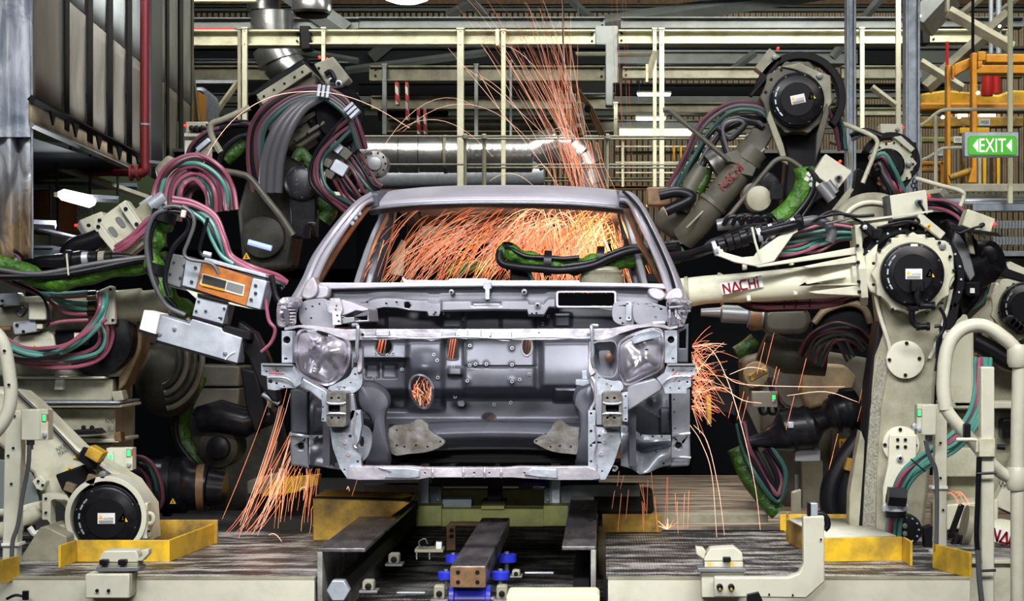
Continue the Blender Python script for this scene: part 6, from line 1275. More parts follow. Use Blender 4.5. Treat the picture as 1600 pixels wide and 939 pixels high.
# ================= far right small robot behind the columns ========================
R = thing('welding_robot', 'robot elbow with black motor between the zinc columns', 'robot', P(1400, 300, 10.4))
Y = 10.4
ob('bearing_housing', MB().plate(lobed(1395, 255, 33, 9, 5), Y+.03, .1), 'cream_paint', R, bev=.005); motor(R, 1388, 258, 27, Y-.03, 30)
pl(R, 'housing_shoulder', [(1396, 214), (1408, 212), (1430, 232), (1424, 238)], Y, .08, 'cream_clean', bev=.004); o1 = arc(1392, 252, 46, 200, 380, 18); o2 = arc(1392, 252, 36, 200, 380, 18); pl(R, 'hose_guard', o1+o2[::-1], Y+.06, .1, 'black_metal')
pl(R, 'black_shield', [(1418, 222), (1432, 222), (1432, 270), (1416, 292), (1400, 300), (1412, 268)], Y+.05, .08, 'black_metal')
ob('eye_hole', MB().disc(1421, 256, Y+.0, 4.5, .03, 14), 'mid_grey', R); bolts(R, [(1395+32*math.cos(math.radians(a)), 255+32*math.sin(math.radians(a))) for a in range(230, 420, 22)], Y+.02, 1.8)
bx = pb(R, 'junction_box', 1393, 204, 35, 21, 0, Y+.1, .12, 'cream_clean'); ob('cable_gland', MB().disc(1403, 202, Y+.07, 3, .04, 12), 'mid_grey', bx); ob('red_lamp', MB().disc(1411, 199, Y+.1, 2.4, .03, 10), 'lamp_red', bx)
ob('guard_bar', MB().tube(cr(pts3([(1308, 190), (1330, 198), (1358, 210), (1369, 218), (1369, 232), (1348, 286)], Y-.15), 5), .013, 12), 'cream_paint', R); ob('guard_bar', MB().tube(cr(pts3([(1296, 222), (1324, 232), (1328, 262)], Y-.1), 4), .011, 10), 'cream_dirty_dim', R)
bundle(R, [(1366, 258, Y-.1), (1376, 252, Y-.12), (1386, 268, Y-.1), (1396, 290, Y-.1), (1402, 304, Y-.1)], 4.5, [TL, PK, BK, PK, GY, BK, BK], .012, seed=15)
bundle(R, [(1330, 215, Y), (1350, 206, Y), (1378, 214, Y)], 3, [BK, BK, GY], .012, seed=16)
pl(R, 'lower_link', [(1340, 262), (1372, 280), (1380, 320), (1330, 330)], Y+.15, .15, 'black_metal', bev=.01)
for q in ((1429, 283), (1427, 290), (1430, 297)): ob('chain_link', MB().tube([P(q[0]+3*math.cos(a), q[1]+4*math.sin(a), Y-.2) for a in [2*PI*i/12 for i in range(12)]], .004, 6, closed=True), 'black_metal', R)

# ================= robot at the right edge =========================================
R = thing('welding_robot', 'cream robot cut off by the right frame edge, black motor showing', 'robot', P(1580, 640, 10.0))
Y = 9.8
ob('bearing_housing', MB().plate(lobed(1600, 478, 50, 11, 5), Y+.03, .12), 'cream_paint', R, bev=.005); motor(R, 1604, 480, 40, Y-.04, 0, False, False)
pl(R, 'upper_cover', [(1578, 408), (1600, 418), (1625, 430), (1625, 450), (1560, 430)], Y+.1, .1, 'cream_clean', bev=.006); pl(R, 'black_guard', [(1560, 410), (1570, 408), (1576, 420), (1620, 436), (1620, 446), (1566, 432)], Y+.02, .05, 'black_metal')
pl(R, 'arm_link', [(1556, 440), (1572, 448), (1552, 510), (1530, 520), (1520, 500), (1546, 476)], Y+.04, .12, 'cream_clean', bev=.01); pl(R, 'lower_link', [(1560, 500), (1620, 530), (1620, 700), (1500, 700), (1520, 560)], Y+.25, .2, 'cream_dirty_dim', bev=.015)
bolts(R, [(1565, 475), (1562, 488), (1568, 500), (1575, 450), (1584, 444)], Y+.02, 2.2)
for k in range(4): ob('black_fitting', MB().disc(1580+6*k, 500+5*k, Y-.1, 8, .08, 14), 'black_plastic', R)
hose(R, [(1520, 532), (1550, 548), (1580, 565), (1610, 568)], .05, BK, Y+.1, n=14)
bx = pb(R, 'side_box', 1528, 552, 54, 28, 0, Y+.3, .15, 'cream_paint'); bolts(bx, [(1507+10*k, 536) for k in range(6)], Y+.3, 1.4)
bundle(R, [(1484, 400, Y+.3), (1510, 440, Y+.3), (1535, 470, Y+.3)], 6, [BK, PK, TL, BK], .013, seed=18)

# ================= low right robot with logo =======================================
R = thing('welding_robot', 'cream robot low at the right edge behind the guard rail, logo tube showing', 'robot', P(1560, 880, 9.3))
Y = 9.2
arm(R, 'forearm', [(1508, 832, Y, 22), (1520, 836, Y, 27), (1534, 838, Y, 27), (1560, 838, Y, 28), (1640, 852, Y, 30)], 'cream_paint'); ob('end_cap', MB().tube(pts3([(1506, 820), (1516, 822)], Y-.02), .1, 28), 'cream_dirty_dim', R)
logo(R, 1548, 842, 1606, 860, Y-.10, 17)
arm(R, 'second_tube', [(1506, 872, Y+.05, 26), (1540, 884, Y+.05, 26), (1640, 905, Y+.05, 26)], 'cream_dirty_dim')
for k, (x, y, dg) in enumerate(((1496, 812, 20), (1504, 846, 30), (1488, 858, 25))): pb(R, 'black_strap', x, y, 7, 50, dg, Y-.06, .05, 'black_metal')
bundle(R, [(1555, 918, Y-.1), (1570, 912, Y-.1), (1610, 905, Y-.1)], 4, [PK, TL, TL, BK], .012, seed=19)
text('number_marking', '02', 'dark_ink', R, P(1556, 904, Y-.15), (1, 0, -.25), (0, 0, 1), .03); text('number_marking', 'S', 'dark_ink', R, P(1516, 890, Y-.13), (1, 0, -.25), (0, 0, 1), .025)
pl(R, 'base_casting', [(1480, 640), (1620, 640), (1620, 800), (1590, 810), (1560, 790), (1480, 800)], Y+.35, .3, 'cream_dirty_dim', bev=.02)
pl(R, 'base_flange', [(1476, 700), (1534, 700), (1534, 745), (1476, 745)], Y+.28, .1, 'cream_paint', bev=.006); pl(R, 'base_gusset', [(1552, 790), (1576, 740), (1590, 700), (1610, 700), (1610, 815)], Y+.2, .1, 'cream_clean', bev=.006)
pl(R, 'base_plinth', [(1470, 790), (1560, 780), (1560, 820), (1470, 830)], Y+.15, .3, 'cream_paint', bev=.008); pl(R, 'dark_pipe', rrect(1566, 655, 1590, 685, 5), Y+.25, .1, 'black_plastic'); text('robot_marking', 'W2', 'dark_ink', R, P(1560, 762, Y+.19), (1, 0, 0), (0, 0, 1), .03)
ob('shelf_plate', MB().pbox(1476, 628, 1600, 638, Y+.2, .25), 'cream_clean', R, bev=.004)

# ================= dark robots in the lower right gap ==============================
R = thing('welding_robot', 'shadowed robot with a round grey end cap under the logo arm', 'robot', P(1225, 540, 9.9))
Y = 9.9
ob('end_cap', MB().plate(rrect(1190, 480, 1268, 522, 18), Y, .18), 'cream_dim', R, bev=.03); bolts(R, [(1200, 484), (1258, 484), (1212, 524), (1244, 526), (1266, 505), (1190, 502)], Y-.01, 1.8)
arm(R, 'gun_shaft', [(1095, 488, Y, 6), (1125, 488, Y, 8), (1128, 490, Y, 14), (1168, 492, Y, 14), (1170, 493, Y, 19), (1192, 496, Y, 20)], 'mid_grey')
ob('shaft_ring', MB().lathe(P(1180, 494, Y), (1, 0, 0), [(-.03, .075), (.0, .078), (.03, .075)], 28), 'brown_steel', R)
pl(R, 'arm_cover', cr([(1274, 500), (1290, 480), (1320, 472), (1350, 478), (1360, 500), (1358, 540), (1300, 545), (1272, 530)], 4, True), Y+.08, .12, 'black_metal', bev=.02)
ob('cover_rim', MB().tube(cr(pts3([(1272, 505), (1290, 485), (1325, 474), (1350, 482), (1360, 505)], Y+.05), 5), .02, 10), 'ochre_grime', R)
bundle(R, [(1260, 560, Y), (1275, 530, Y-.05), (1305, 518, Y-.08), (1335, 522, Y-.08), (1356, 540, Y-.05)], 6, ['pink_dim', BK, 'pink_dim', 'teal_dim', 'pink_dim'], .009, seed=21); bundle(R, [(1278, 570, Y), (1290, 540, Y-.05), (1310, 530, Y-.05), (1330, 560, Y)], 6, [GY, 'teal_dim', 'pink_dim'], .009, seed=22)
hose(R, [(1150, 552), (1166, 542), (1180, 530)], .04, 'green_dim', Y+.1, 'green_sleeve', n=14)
arm(R, 'lower_arm', [(1190, 540, Y+.25, 24), (1230, 556, Y+.25, 28), (1290, 560, Y+.25, 28)], 'dark_casting')
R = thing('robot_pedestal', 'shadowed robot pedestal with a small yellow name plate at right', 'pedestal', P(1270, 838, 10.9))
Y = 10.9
pl(R, 'column_body', [(1160, 560), (1240, 540), (1360, 560), (1362, 838), (1196, 838), (1190, 720), (1165, 690)], Y+.25, .4, 'cream_dim', bev=.03)
pl(R, 'column_plate', [(1190, 600), (1215, 610), (1218, 690), (1192, 690)], Y+.1, .2, 'cream_dim'); pl(R, 'ochre_casting', [(1256, 566), (1320, 570), (1340, 590), (1330, 622), (1262, 640), (1254, 610)], Y-.0, .3, 'ochre_grime', bev=.02)
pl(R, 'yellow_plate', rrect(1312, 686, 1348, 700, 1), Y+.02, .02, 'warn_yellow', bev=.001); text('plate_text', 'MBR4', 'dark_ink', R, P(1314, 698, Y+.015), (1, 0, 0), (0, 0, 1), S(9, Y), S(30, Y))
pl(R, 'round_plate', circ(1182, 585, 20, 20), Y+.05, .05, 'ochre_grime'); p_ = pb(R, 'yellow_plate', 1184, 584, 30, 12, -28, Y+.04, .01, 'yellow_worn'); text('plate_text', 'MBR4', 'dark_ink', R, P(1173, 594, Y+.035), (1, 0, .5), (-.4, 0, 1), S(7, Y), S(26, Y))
pl(R, 'door_panel', [(1254, 720), (1286, 720), (1286, 838), (1254, 838)], Y+.15, .1, 'cream_dirty_dim'); pl(R, 'door_panel', [(1300, 660), (1346, 660), (1346, 838), (1300, 838)], Y+.12, .1, 'cream_dim')
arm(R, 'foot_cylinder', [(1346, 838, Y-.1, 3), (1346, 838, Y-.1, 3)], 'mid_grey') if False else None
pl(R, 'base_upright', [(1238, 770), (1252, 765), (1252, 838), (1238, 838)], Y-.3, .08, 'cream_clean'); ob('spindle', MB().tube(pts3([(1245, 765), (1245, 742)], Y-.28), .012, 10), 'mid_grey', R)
R2 = thing('weld_gun', 'black sooty weld gun motor sagging in front of the shadowed pedestal', 'weld gun', P(1250, 700, 10.0))
Y = 10.0
arm(R2, 'gun_motor', [(1170, 690, Y, 8), (1190, 688, Y, 12), (1218, 682, Y, 24), (1225, 672, Y, 34), (1270, 668, Y, 34), (1276, 660, Y, 20), (1290, 655, Y, 17), (1296, 650, Y, 26), (1330, 640, Y, 36), (1345, 632, Y, 30)], 'black_plastic')
for x, y, r in ((1236, 671, 35), (1262, 668, 35), (1305, 647, 32), (1322, 642, 36)): ob('cooling_ring', MB().lathe(P(x, y, Y), (1, 0, .25), [(-.01, S(r, Y)), (.01, S(r, Y))], 28), 'black_metal', R2)
pb(R2, 'silver_clip', 1236, 664, 9, 10, 0, Y-.14, .02, 'silver_block'); pb(R2, 'mount_box', 1262, 712, 40, 18, 0, Y, .1, 'mid_grey')
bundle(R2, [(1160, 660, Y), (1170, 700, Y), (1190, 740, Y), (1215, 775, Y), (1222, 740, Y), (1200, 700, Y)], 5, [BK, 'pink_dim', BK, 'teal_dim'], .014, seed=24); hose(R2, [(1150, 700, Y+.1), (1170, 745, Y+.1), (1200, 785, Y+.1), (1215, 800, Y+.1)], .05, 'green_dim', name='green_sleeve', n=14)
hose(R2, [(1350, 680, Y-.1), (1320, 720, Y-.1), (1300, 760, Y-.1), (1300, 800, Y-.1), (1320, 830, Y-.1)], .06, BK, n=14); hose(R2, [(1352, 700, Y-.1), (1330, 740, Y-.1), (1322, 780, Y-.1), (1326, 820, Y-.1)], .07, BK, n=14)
pb(R2, 'ochre_block', 1331, 727, 18, 20, 15, Y-.22, .08, 'yellow_worn')
arm(R2, 'swing_arm', [(1120, 600, Y+.1, 10), (1150, 640, Y+.1, 16), (1180, 700, Y+.1, 14)], 'black_metal')
pl(R2, 'electrode_frame', [(1104, 618), (1111, 617), (1112, 662), (1105, 664)], Y-.3, .05, 'yellow_worn', bev=.004); pl(R2, 'electrode_frame', [(1114, 560), (1150, 600), (1150, 650), (1118, 640)], Y+.0, .08, 'black_metal')
t = cbox('control_box', 'small cream control box with green light in the shadows right of the car', 1176, 612, 1214, 636, 10.2, 1, 622)
for k in range(2): hose(t, [(1186+14*k, 637), (1190+14*k, 646), (1198+14*k, 645), (1202+10*k, 636)], .01, BK, 10.2, 'cable')
bundle(t, [(1206, 590, 10.3), (1212, 615, 10.25), (1225, 635, 10.2), (1250, 645, 10.2)], 4, ['pink_dim', 'teal_dim', BK], .010, seed=25)

# ================= left: big low robot with black motor ============================
R = thing('welding_robot', 'low cream robot at lower left with triangular arm and black motor in a ring', 'robot', P(150, 860, 8.9))
Y = 8.6
pl(R, 'arm_plate', [(-60, 600), (28, 612), (50, 630), (120, 700), (205, 752), (232, 790), (236, 850), (110, 852), (100, 790), (62, 772), (50, 740), (-60, 650)], Y+.16, .22, 'cream_paint', bev=.02)
ob('arm_edge', MB().tube(pts3([(26, 612), (58, 642), (118, 706), (200, 760)], Y+.14), .008, 8), 'dark_ink', R)
ringo = circ(165, 808, 64, 48); pl(R, 'motor_ring', ringo, Y+.02, .16, 'cream_clean', bev=.006, holes=[circ(165, 808, 56, 48)])
pl(R, 'ring_flange', [(66, 772), (104, 772), (112, 790), (104, 808), (108, 840), (100, 845), (74, 812), (66, 812)], Y+.04, .08, 'cream_clean', bev=.005, holes=[rrect(79, 780, 106, 820, 5)]); pl(R, 'ring_flange', [(214, 786), (230, 786), (230, 842), (222, 842), (226, 800)], Y+.04, .08, 'cream_clean', bev=.004)
ob('lifting_eye', MB().tube([P(234+6*math.cos(a), 810+8*math.sin(a), Y+.07) for a in [2*PI*i/20 for i in range(20)]], .010, 8, closed=True), 'cream_paint', R)
motor(R, 165, 810, 52, Y-.0, 0, True, True, .14); bolts(R, [(71, 779), (71, 801), (218, 790), (232, 830)], Y+.03, 2)
pl(R, 'upper_block', [(86, 742), (130, 726), (142, 742), (150, 760), (110, 776), (96, 766)], Y+.06, .1, 'black_metal', bev=.008); pb(R, 'ochre_block', 108, 762, 16, 14, 20, Y+.02, .06, 'ochre_grime'); pb(R, 'ochre_block', 142, 750, 15, 16, 20, Y+.02, .06, 'ochre_grime')
ob('weight_cylinder', MB().tube(pts3([(136, 724), (146, 708)], Y+.05), .055, 24), 'black_metal', R); pb(R, 'ochre_block', 146, 710, 24, 18, 30, Y-.02, .1, 'yellow_worn'); ob('dark_disc', MB().disc(160, 742, Y+.02, 6, .05, 20), 'mid_grey', R)
warn(R, 108, 734, 7, Y+.15, 10); warn(R, 120, 713, 5, Y+.15, 20); pl(R, 'hinge_ear', [(50, 752), (62, 742), (72, 752), (66, 768), (56, 764)], Y+.1, .06, 'cream_clean'); bolts(R, [(59, 752), (66, 758)], Y+.09, 2)
text('arm_stencil', 'NKR', 'mid_grey', R, P(90, 706, Y+.155), (1, 0, .6), (-.5, 0, 1), S(7, Y), S(17, Y)); text('arm_stencil', 'MA50', 'mid_grey', R, P(93, 713, Y+.155), (1, 0, .6), (-.5, 0, 1), S(7, Y), S(17, Y))
pl(R, 'side_window', cr([(-20, 722), (30, 726), (52, 748), (60, 780), (50, 792), (-20, 790)], 3, True), Y+.13, .03, 'beam_green', bev=.003)
arm(R, 'lower_tube', [(-40, 838, Y+.1, 14), (20, 826, Y+.1, 14), (62, 800, Y+.1, 12)], 'cream_paint'); arm(R, 'lower_tube', [(-40, 800, Y+.15, 8), (30, 798, Y+.15, 8), (66, 790, Y+.12, 8)], 'cream_clean')
pl(R, 'plinth', [(62, 824), (72, 822), (104, 838), (106, 888), (30, 890), (34, 868)], Y-.10, .3, 'cream_dirty_dim', bev=.008); pb(R, 'cable_entry', 44, 826, 14, 10, 0, Y-.02, .05, 'black_metal')
hose(R, [(46, 824), (54, 834), (62, 832)], .014, 'white_label', Y-.04)
# ================= left: robot with valves and green sleeve ========================
R = thing('welding_robot', 'cream robot at the left edge with valves, pink and teal hoses and stacked base', 'robot', P(100, 740, 9.5))
Y = 9.3
arm(R, 'forearm', [(-40, 500, Y, 32), (100, 492, Y, 32), (178, 486, Y, 34), (180, 480, Y, 26), (222, 476, Y, 26), (226, 476, Y, 22), (262, 470, Y, 20)], 'cream_dirty_dim')
pl(R, 'valve_plate', [(150, 456), (172, 446), (178, 448), (180, 506), (162, 508), (158, 470)], Y-.14, .04, 'cream_clean', bev=.004); bolts(R, [(172, 452), (176, 500), (160, 462)], Y-.15, 2.2)
for k, y in enumerate((458, 466, 474, 483, 490)): ob('hose_fitting', MB().tube(pts3([(136, y), (150, y-1)], Y-.14), .012, 12), 'brown_steel' if k % 2 else 'black_plastic', R)
pl(R, 'solenoid_valve', rbox2(12, 468, 36, 20, -3, 3), Y-.16, .08, 'silver_block', bev=.006); pl(R, 'solenoid_valve', rbox2(38, 511, 36, 20, -8, 3), Y-.18, .08, 'silver_block', bev=.006); pl(R, 'solenoid_tip', rrect(28, 461, 34, 472, 1), Y-.15, .05, 'cream_clean'); pl(R, 'solenoid_tip', rrect(57, 506, 66, 514, 1), Y-.17, .05, 'cream_clean')
bolts(R, [(3, 470), (2, 478), (26, 508), (36, 518)], Y-.19, 2.5); pl(R, 'valve_box', rrect(44, 472, 72, 500, 3), Y-.2, .12, 'cream_clean', bev=.006)
ob('inlet', MB().tube(pts3([(-5, 515), (18, 514)], Y-.16), .016, 12), 'brown_steel', R)
for l, c in (([(0, 436), (40, 452), (70, 462), (100, 464), (136, 462)], PK), ([(0, 428), (30, 446), (60, 458), (100, 470), (136, 474)], TL), ([(30, 440), (70, 464), (100, 488), (136, 491)], PK), ([(70, 458), (100, 476), (120, 482), (136, 483)], TL), ([(74, 508), (100, 502), (138, 500)], PK), ([(0, 432), (40, 448), (62, 458), (110, 458), (136, 456)], TL)):
    hose(R, l, .0095, c, Y-.17)
bundle(R, [(161, 458, Y-.19), (160, 480, Y-.22), (148, 508, Y-.22), (112, 538, Y-.22), (72, 550, Y-.22), (30, 545, Y-.2), (-10, 520, Y-.2)], 4.5, [TL, TL, PK], .0115, seed=31); hose(R, [(166, 498), (150, 510), (120, 530), (96, 545)], .0105, PK, Y-.24)
bundle(R, [(160, 500, Y-.1), (166, 525, Y-.1), (155, 550, Y-.12), (120, 562, Y-.14), (70, 566, Y-.15), (20, 556, Y-.15)], 6, [PK, PK, TL, PK], .011, seed=32); hose(R, [(-5, 530), (20, 555), (60, 558), (94, 552)], .02, BK, Y-.2)
hose(R, [(20, 440), (60, 458), (74, 480), (76, 505), (70, 510)], .007, BK, Y-.21, 'cable'); hose(R, [(34, 480), (26, 488), (34, 494), (42, 484), (38, 476)], .006, BK, Y-.22, 'cable')
pl(R, 'shoulder_cover', cr([(14, 540), (24, 526), (60, 522), (82, 520), (84, 572), (36, 570), (30, 555)], 2, True), Y-.12, .1, 'cream_clean', bev=.008); warn(R, 54, 543, 6, Y-.125)
ob('black_motor', MB().disc(150, 530, Y-.05, 58, .2, 48), 'black_plastic', R); pl(R, 'motor_body', rrect(86, 515, 140, 540, 3), Y-.1, .12, 'black_plastic'); caution(R, 126, 526, 20, Y-.105, 0, False)
pl(R, 'body_casting', [(-30, 560), (86, 556), (96, 575), (150, 580), (186, 560), (205, 545), (206, 560), (184, 589), (-30, 589)], Y+.02, .4, 'cream_dirty_dim', bev=.015)
pl(R, 'rust_edge', [(186, 565), (206, 540), (214, 500), (222, 500), (220, 545), (196, 600), (184, 612)], Y+.05, .2, 'ochre_grime', bev=.01)
for y0, y1, x1, d, m in ((588, 592, 164, -.06, 'cream_clean'), (592, 626, 176, 0, 'cream_dirty_dim'), (627, 631, 188, -.1, 'column_zinc'), (632, 637, 190, -.08, 'cream_clean'), (638, 686, 180, 0, 'cream_dirty_dim'), (686, 692, 186, -.06, 'cream_paint'), (692, 735, 178, .03, 'cream_dirty_dim')):
    ob('base_layer', MB().pbox(20, y0, x1, y1, Y+d+.02, .4), m, R, bev=.006)
pl(R, 'base_clip', [(86, 592), (98, 592), (98, 609), (84, 609)], Y-.03, .05, 'cream_clean'); pl(R, 'black_shelf', [(96, 674), (150, 670), (158, 678), (104, 681)], Y-.14, .12, 'black_metal'); bolts(R, [(130, 668), (143, 668)], Y-.14, 3.5)
text('base_marking', 'KM2', 'dark_ink', R, P(165, 661, Y+.0), (1, 0, 0), (0, 0, 1), S(9, Y), S(13, Y)); text('base_marking', '8U', 'dark_ink', R, P(168, 675, Y+.0), (1, 0, 0), (0, 0, 1), S(9, Y), S(10, Y))
pl(R, 'side_clamp', [(172, 612), (190, 610), (194, 625), (178, 628)], Y-.05, .1, 'cream_dirty_dim'); pl(R, 'rust_clamp', [(178, 676), (188, 674), (190, 690), (178, 691)], Y-.04, .08, 'brown_steel')
# wrist: conduit, green sleeve
sl = [(-10, 408, 9.0), (30, 420, 9.0), (70, 440, 8.98), (110, 438, 8.98), (160, 424, 9.0), (220, 414, 9.02), (262, 408, 9.02)]
ob('green_sleeve', MB().tube(cr(pts3(sl), 5), [.045+.006*math.sin(i*1.1) for i in range(len(cr(pts3(sl), 5)))], 14), GR, R)
hose(R, [(-10, 432, 8.93), (40, 432, 8.93), (90, 430, 8.92), (150, 420, 8.93), (220, 406, 8.95), (262, 406, 8.95)], .016, BK, n=10); hose(R, [(-10, 420, 8.94), (60, 428, 8.92), (150, 412, 8.93), (240, 400, 8.95)], .013, GY, n=10)
arm(R, 'conduit', [(30, 414, 9.1, 7), (70, 408, 9.1, 9), (100, 408, 9.1, 12), (130, 404, 9.1, 13), (160, 404, 9.1, 9), (186, 402, 9.1, 8), (205, 402, 9.1, 5)], 'black_plastic', 20)
for x, w2, c in ((108, 13, 'black_metal'), (134, 11, 'silver_block'), (148, 10, 'black_metal'), (160, 12, 'cream_dirty_dim'), (170, 10, 'black_metal')): ob('conduit_collar', MB().lathe(P(x, 404, 9.08), (1, 0, .05), [(-.015, S(w2, 9.08)), (.015, S(w2, 9.08))], 18), c, R)
ob('marker_rod', MB().tube(pts3([(104, 396), (107, 430)], 8.9), .005, 8), 'cream_clean', R)
bundle(R, [(0, 400, 9), (20, 396, 9), (30, 408, 9), (14, 422, 9), (0, 424, 9)], 4, [BK, PK, BK, TL], .009, seed=33)
pl(R, 'red_tag', [(178, 470), (183, 470), (183, 486), (178, 486)], Y-.1, .01, 'red_mark')

# ================= left: orange-panel weld gun =====================================
R = thing('weld_gun', 'weld gun with orange label panel and long silver bar, hanging left of the car', 'weld gun', P(320, 570, 8.7))
Y = 8.7
D = 15
def rr_(l): return l
pl(R, 'transformer_body', [(270, 398), (417, 434), (404, 484), (258, 446)], Y+.02, .2, 'mid_grey', bev=.006)
pl(R, 'side_block', [(270, 396), (292, 400), (282, 450), (258, 442)], Y-.02, .22, 'mid_grey', bev=.006); bolts(R, [(271, 410), (287, 415), (265, 428), (281, 434)], Y-.03, 2, 'dark_ink')
pl(R, 'end_plate', [(291, 402), (316, 408), (306, 452), (284, 446)], Y-.04, .2, 'silver_block', bev=.004); pl(R, 'end_plate', [(395, 434), (417, 439), (407, 484), (384, 478)], Y-.04, .2, 'silver_block', bev=.004)
pl(R, 'orange_panel', [(316, 408), (395, 434), (384, 478), (306, 452)], Y-.03, .04, 'orange_panel', bev=.002)
o = pl(R, 'rating_plate', [(316, 427), (383, 445), (380, 463), (312, 444)], Y-.035, .006, 'cream_clean', bev=.0)
ob('rating_print', MB().plate([(318, 429), (354, 439), (351, 451), (315, 442)], Y-.038, .003), 'dark_ink', o); ob('rating_print', MB().plate([(356, 440), (381, 447), (378, 459), (353, 452)], Y-.038, .003), 'mid_grey', o); ob('rating_stripe', MB().plate([(315, 443), (351, 452), (350, 455), (314, 446)], Y-.038, .003), 'orange_frame', o)
bolts(R, [(305, 418), (299, 440), (399, 446), (399, 458), (392, 468)], Y-.05, 2.6, 'dark_ink')
pl(R, 'top_flange', [(320, 402), (415, 428), (417, 434), (318, 408)], Y-.02, .18, 'silver_block', bev=.003); pl(R, 'lower_lip', [(290, 452), (310, 458), (400, 484), (388, 482), (352, 474), (310, 470)], Y-.03, .16, 'cream_clean', bev=.003)
pl(R, 'centre_block', [(308, 462), (356, 474), (348, 508), (300, 494)], Y-.04, .18, 'silver_block', bev=.004, holes=[circ(310+32, 500-3, 1.6, 8)]); bolts(R, [(310, 471), (350, 482), (306, 486), (345, 497), (321, 486)], Y-.05, 2, 'dark_ink')
pl(R, 'dark_step', [(308, 458), (356, 470), (356, 476), (308, 464)], Y-.05, .1, 'black_metal'); pl(R, 'dark_step', [(298, 492), (350, 506), (348, 512), (298, 498)], Y-.05, .1, 'black_metal')
pl(R, 'long_bar', [(250, 492), (296, 506), (300, 498), (346, 512), (348, 518), (378, 528), (371, 568), (244, 532)], Y-.06, .16, 'silver_block', bev=.004); pl(R, 'bar_end', [(225, 484), (250, 490), (243, 523), (217, 515)], Y-.10, .18, 'white_label', bev=.004)
ob('bar_edge', MB().plate([(244, 531), (371, 567), (370, 571), (243, 535)], Y-.065, .17), 'black_metal', R); ob('bar_edge', MB().plate([(217, 514), (243, 522), (243, 526), (216, 518)], Y-.105, .17), 'black_metal', R)
bolts(R, [(272, 514), (249, 522), (351, 552)], Y-.07, 3.2, 'mid_grey'); pl(R, 'dark_block', [(350, 508), (392, 518), (390, 532), (372, 528), (346, 520)], Y-.04, .1, 'black_metal')
ob('bar_scratch', MB().tube(cr(pts3([(352, 562), (358, 555), (367, 550)], Y-.065), 4), .003, 6), 'white_label', R)
pl(R, 'rear_arm', [(372, 500), (400, 520), (420, 560), (432, 600), (436, 630), (424, 626), (404, 600), (388, 560), (370, 540)], Y+.06, .1, 'black_metal', bev=.01)
ob('electrode', MB().tube(pts3([(410, 616), (436, 631)], Y+.08), .012, 12), 'mid_grey', R)
# looped hoses and green sleeve around the gun
gl = [(262, 345, 8.9), (248, 360, 8.9), (240, 385, 8.88), (240, 412, 8.86), (252, 440, 8.85), (266, 464, 8.86), (290, 485, 8.95)]
ob('green_sleeve', MB().tube(cr(pts3(gl), 5), [.042+.010*math.sin(i*.9) for i in range(len(cr(pts3(gl), 5)))], 14), GR, R)
hose(R, [(270, 325), (244, 334), (232, 355), (229, 385), (234, 420), (244, 450), (262, 478), (290, 492)], .012, GY, 8.8, n=10); hose(R, [(268, 332), (250, 338), (238, 358), (234, 385), (240, 425), (254, 456), (275, 480)], .012, BK, 8.82, n=10)
hose(R, [(262, 330), (282, 332), (294, 345), (292, 362), (272, 385), (262, 410), (258, 440), (264, 462)], .012, BK, 8.62, n=10); hose(R, [(285, 322), (300, 334), (303, 352), (294, 378), (288, 395), (296, 405), (330, 412), (342, 428)], .009, GY, 8.58, n=10); hose(R, [(255, 325), (272, 322), (292, 328), (300, 340)], .009, GY, 8.6)
for x, y in ((256, 338), (246, 420)): ob('sleeve_strap', MB().lathe(P(x, y, 8.86), (.3, 0, 1), [(-.025, .062), (.025, .062)], 18), 'black_rubber', R)
bundle(R, [(268, 316, 8.75), (300, 322, 8.75), (330, 342, 8.75), (345, 375, 8.75), (358, 404, 8.75), (392, 425, 8.75), (430, 436, 8.8), (445, 446, 8.85)], 5, [PK, PK, TL, BK], .011, seed=35)
hose(R, [(290, 325), (318, 345), (330, 372), (345, 398), (365, 412)], .009, TL, 8.72); hose(R, [(325, 340), (318, 365), (312, 390), (318, 402)], .008, BK, 8.68); hose(R, [(415, 468), (420, 500), (430, 515), (424, 535), (408, 550)], .009, PK, 8.7); hose(R, [(424, 430), (430, 460), (440, 480), (436, 500)], .014, BK, 8.75)
pb(R, 'cream_tag', 286, 334, 8, 12, 10, 8.56, .02, 'cream_clean'); ob('brass_fitting', MB().tube(pts3([(318, 396), (330, 399)], 8.6), .014, 10), 'silver_block', R)

# ================= left: changer wrist with boxes ==================================
R = thing('wrist_assembly', 'tilted cream wrist box with grey box, slots and purple-pink hoses, far left', 'robot wrist', P(200, 420, 9.7))
Y = 9.5
pl(R, 'wrist_plate', [(150, 345), (196, 312), (238, 370), (190, 410)], Y, .1, 'cream_paint', bev=.006); pl(R, 'end_flange', [(184, 320), (194, 314), (230, 366), (221, 374)], Y-.04, .14, 'cream_clean', bev=.004); pl(R, 'end_flange', [(142, 352), (152, 344), (190, 392), (180, 398)], Y-.04, .14, 'cream_clean', bev=.004)
pl(R, 'sensor_box', [(123, 344), (158, 330), (170, 352), (142, 374)], Y+.06, .14, 'cream_paint', bev=.006); pl(R, 'box_side', [(118, 354), (124, 344), (143, 374), (134, 375)], Y+.05, .14, 'mid_grey', bev=.004); ob('red_lamp', MB().disc(118, 352, Y+.04, 2.3, .03, 12), 'lamp_red', R); bolts(R, [(138, 352), (155, 344), (153, 354), (196, 326), (213, 350), (157, 390)], Y-.05, 3)
for a in ([(168, 358), (176, 354), (184, 366), (178, 370)], [(180, 342), (187, 339), (196, 352), (190, 355)], [(190, 334), (196, 331), (206, 345), (200, 348)]): pl(R, 'slot', cr(a, 3, True), Y-.006, .01, 'mid_grey', bev=0)
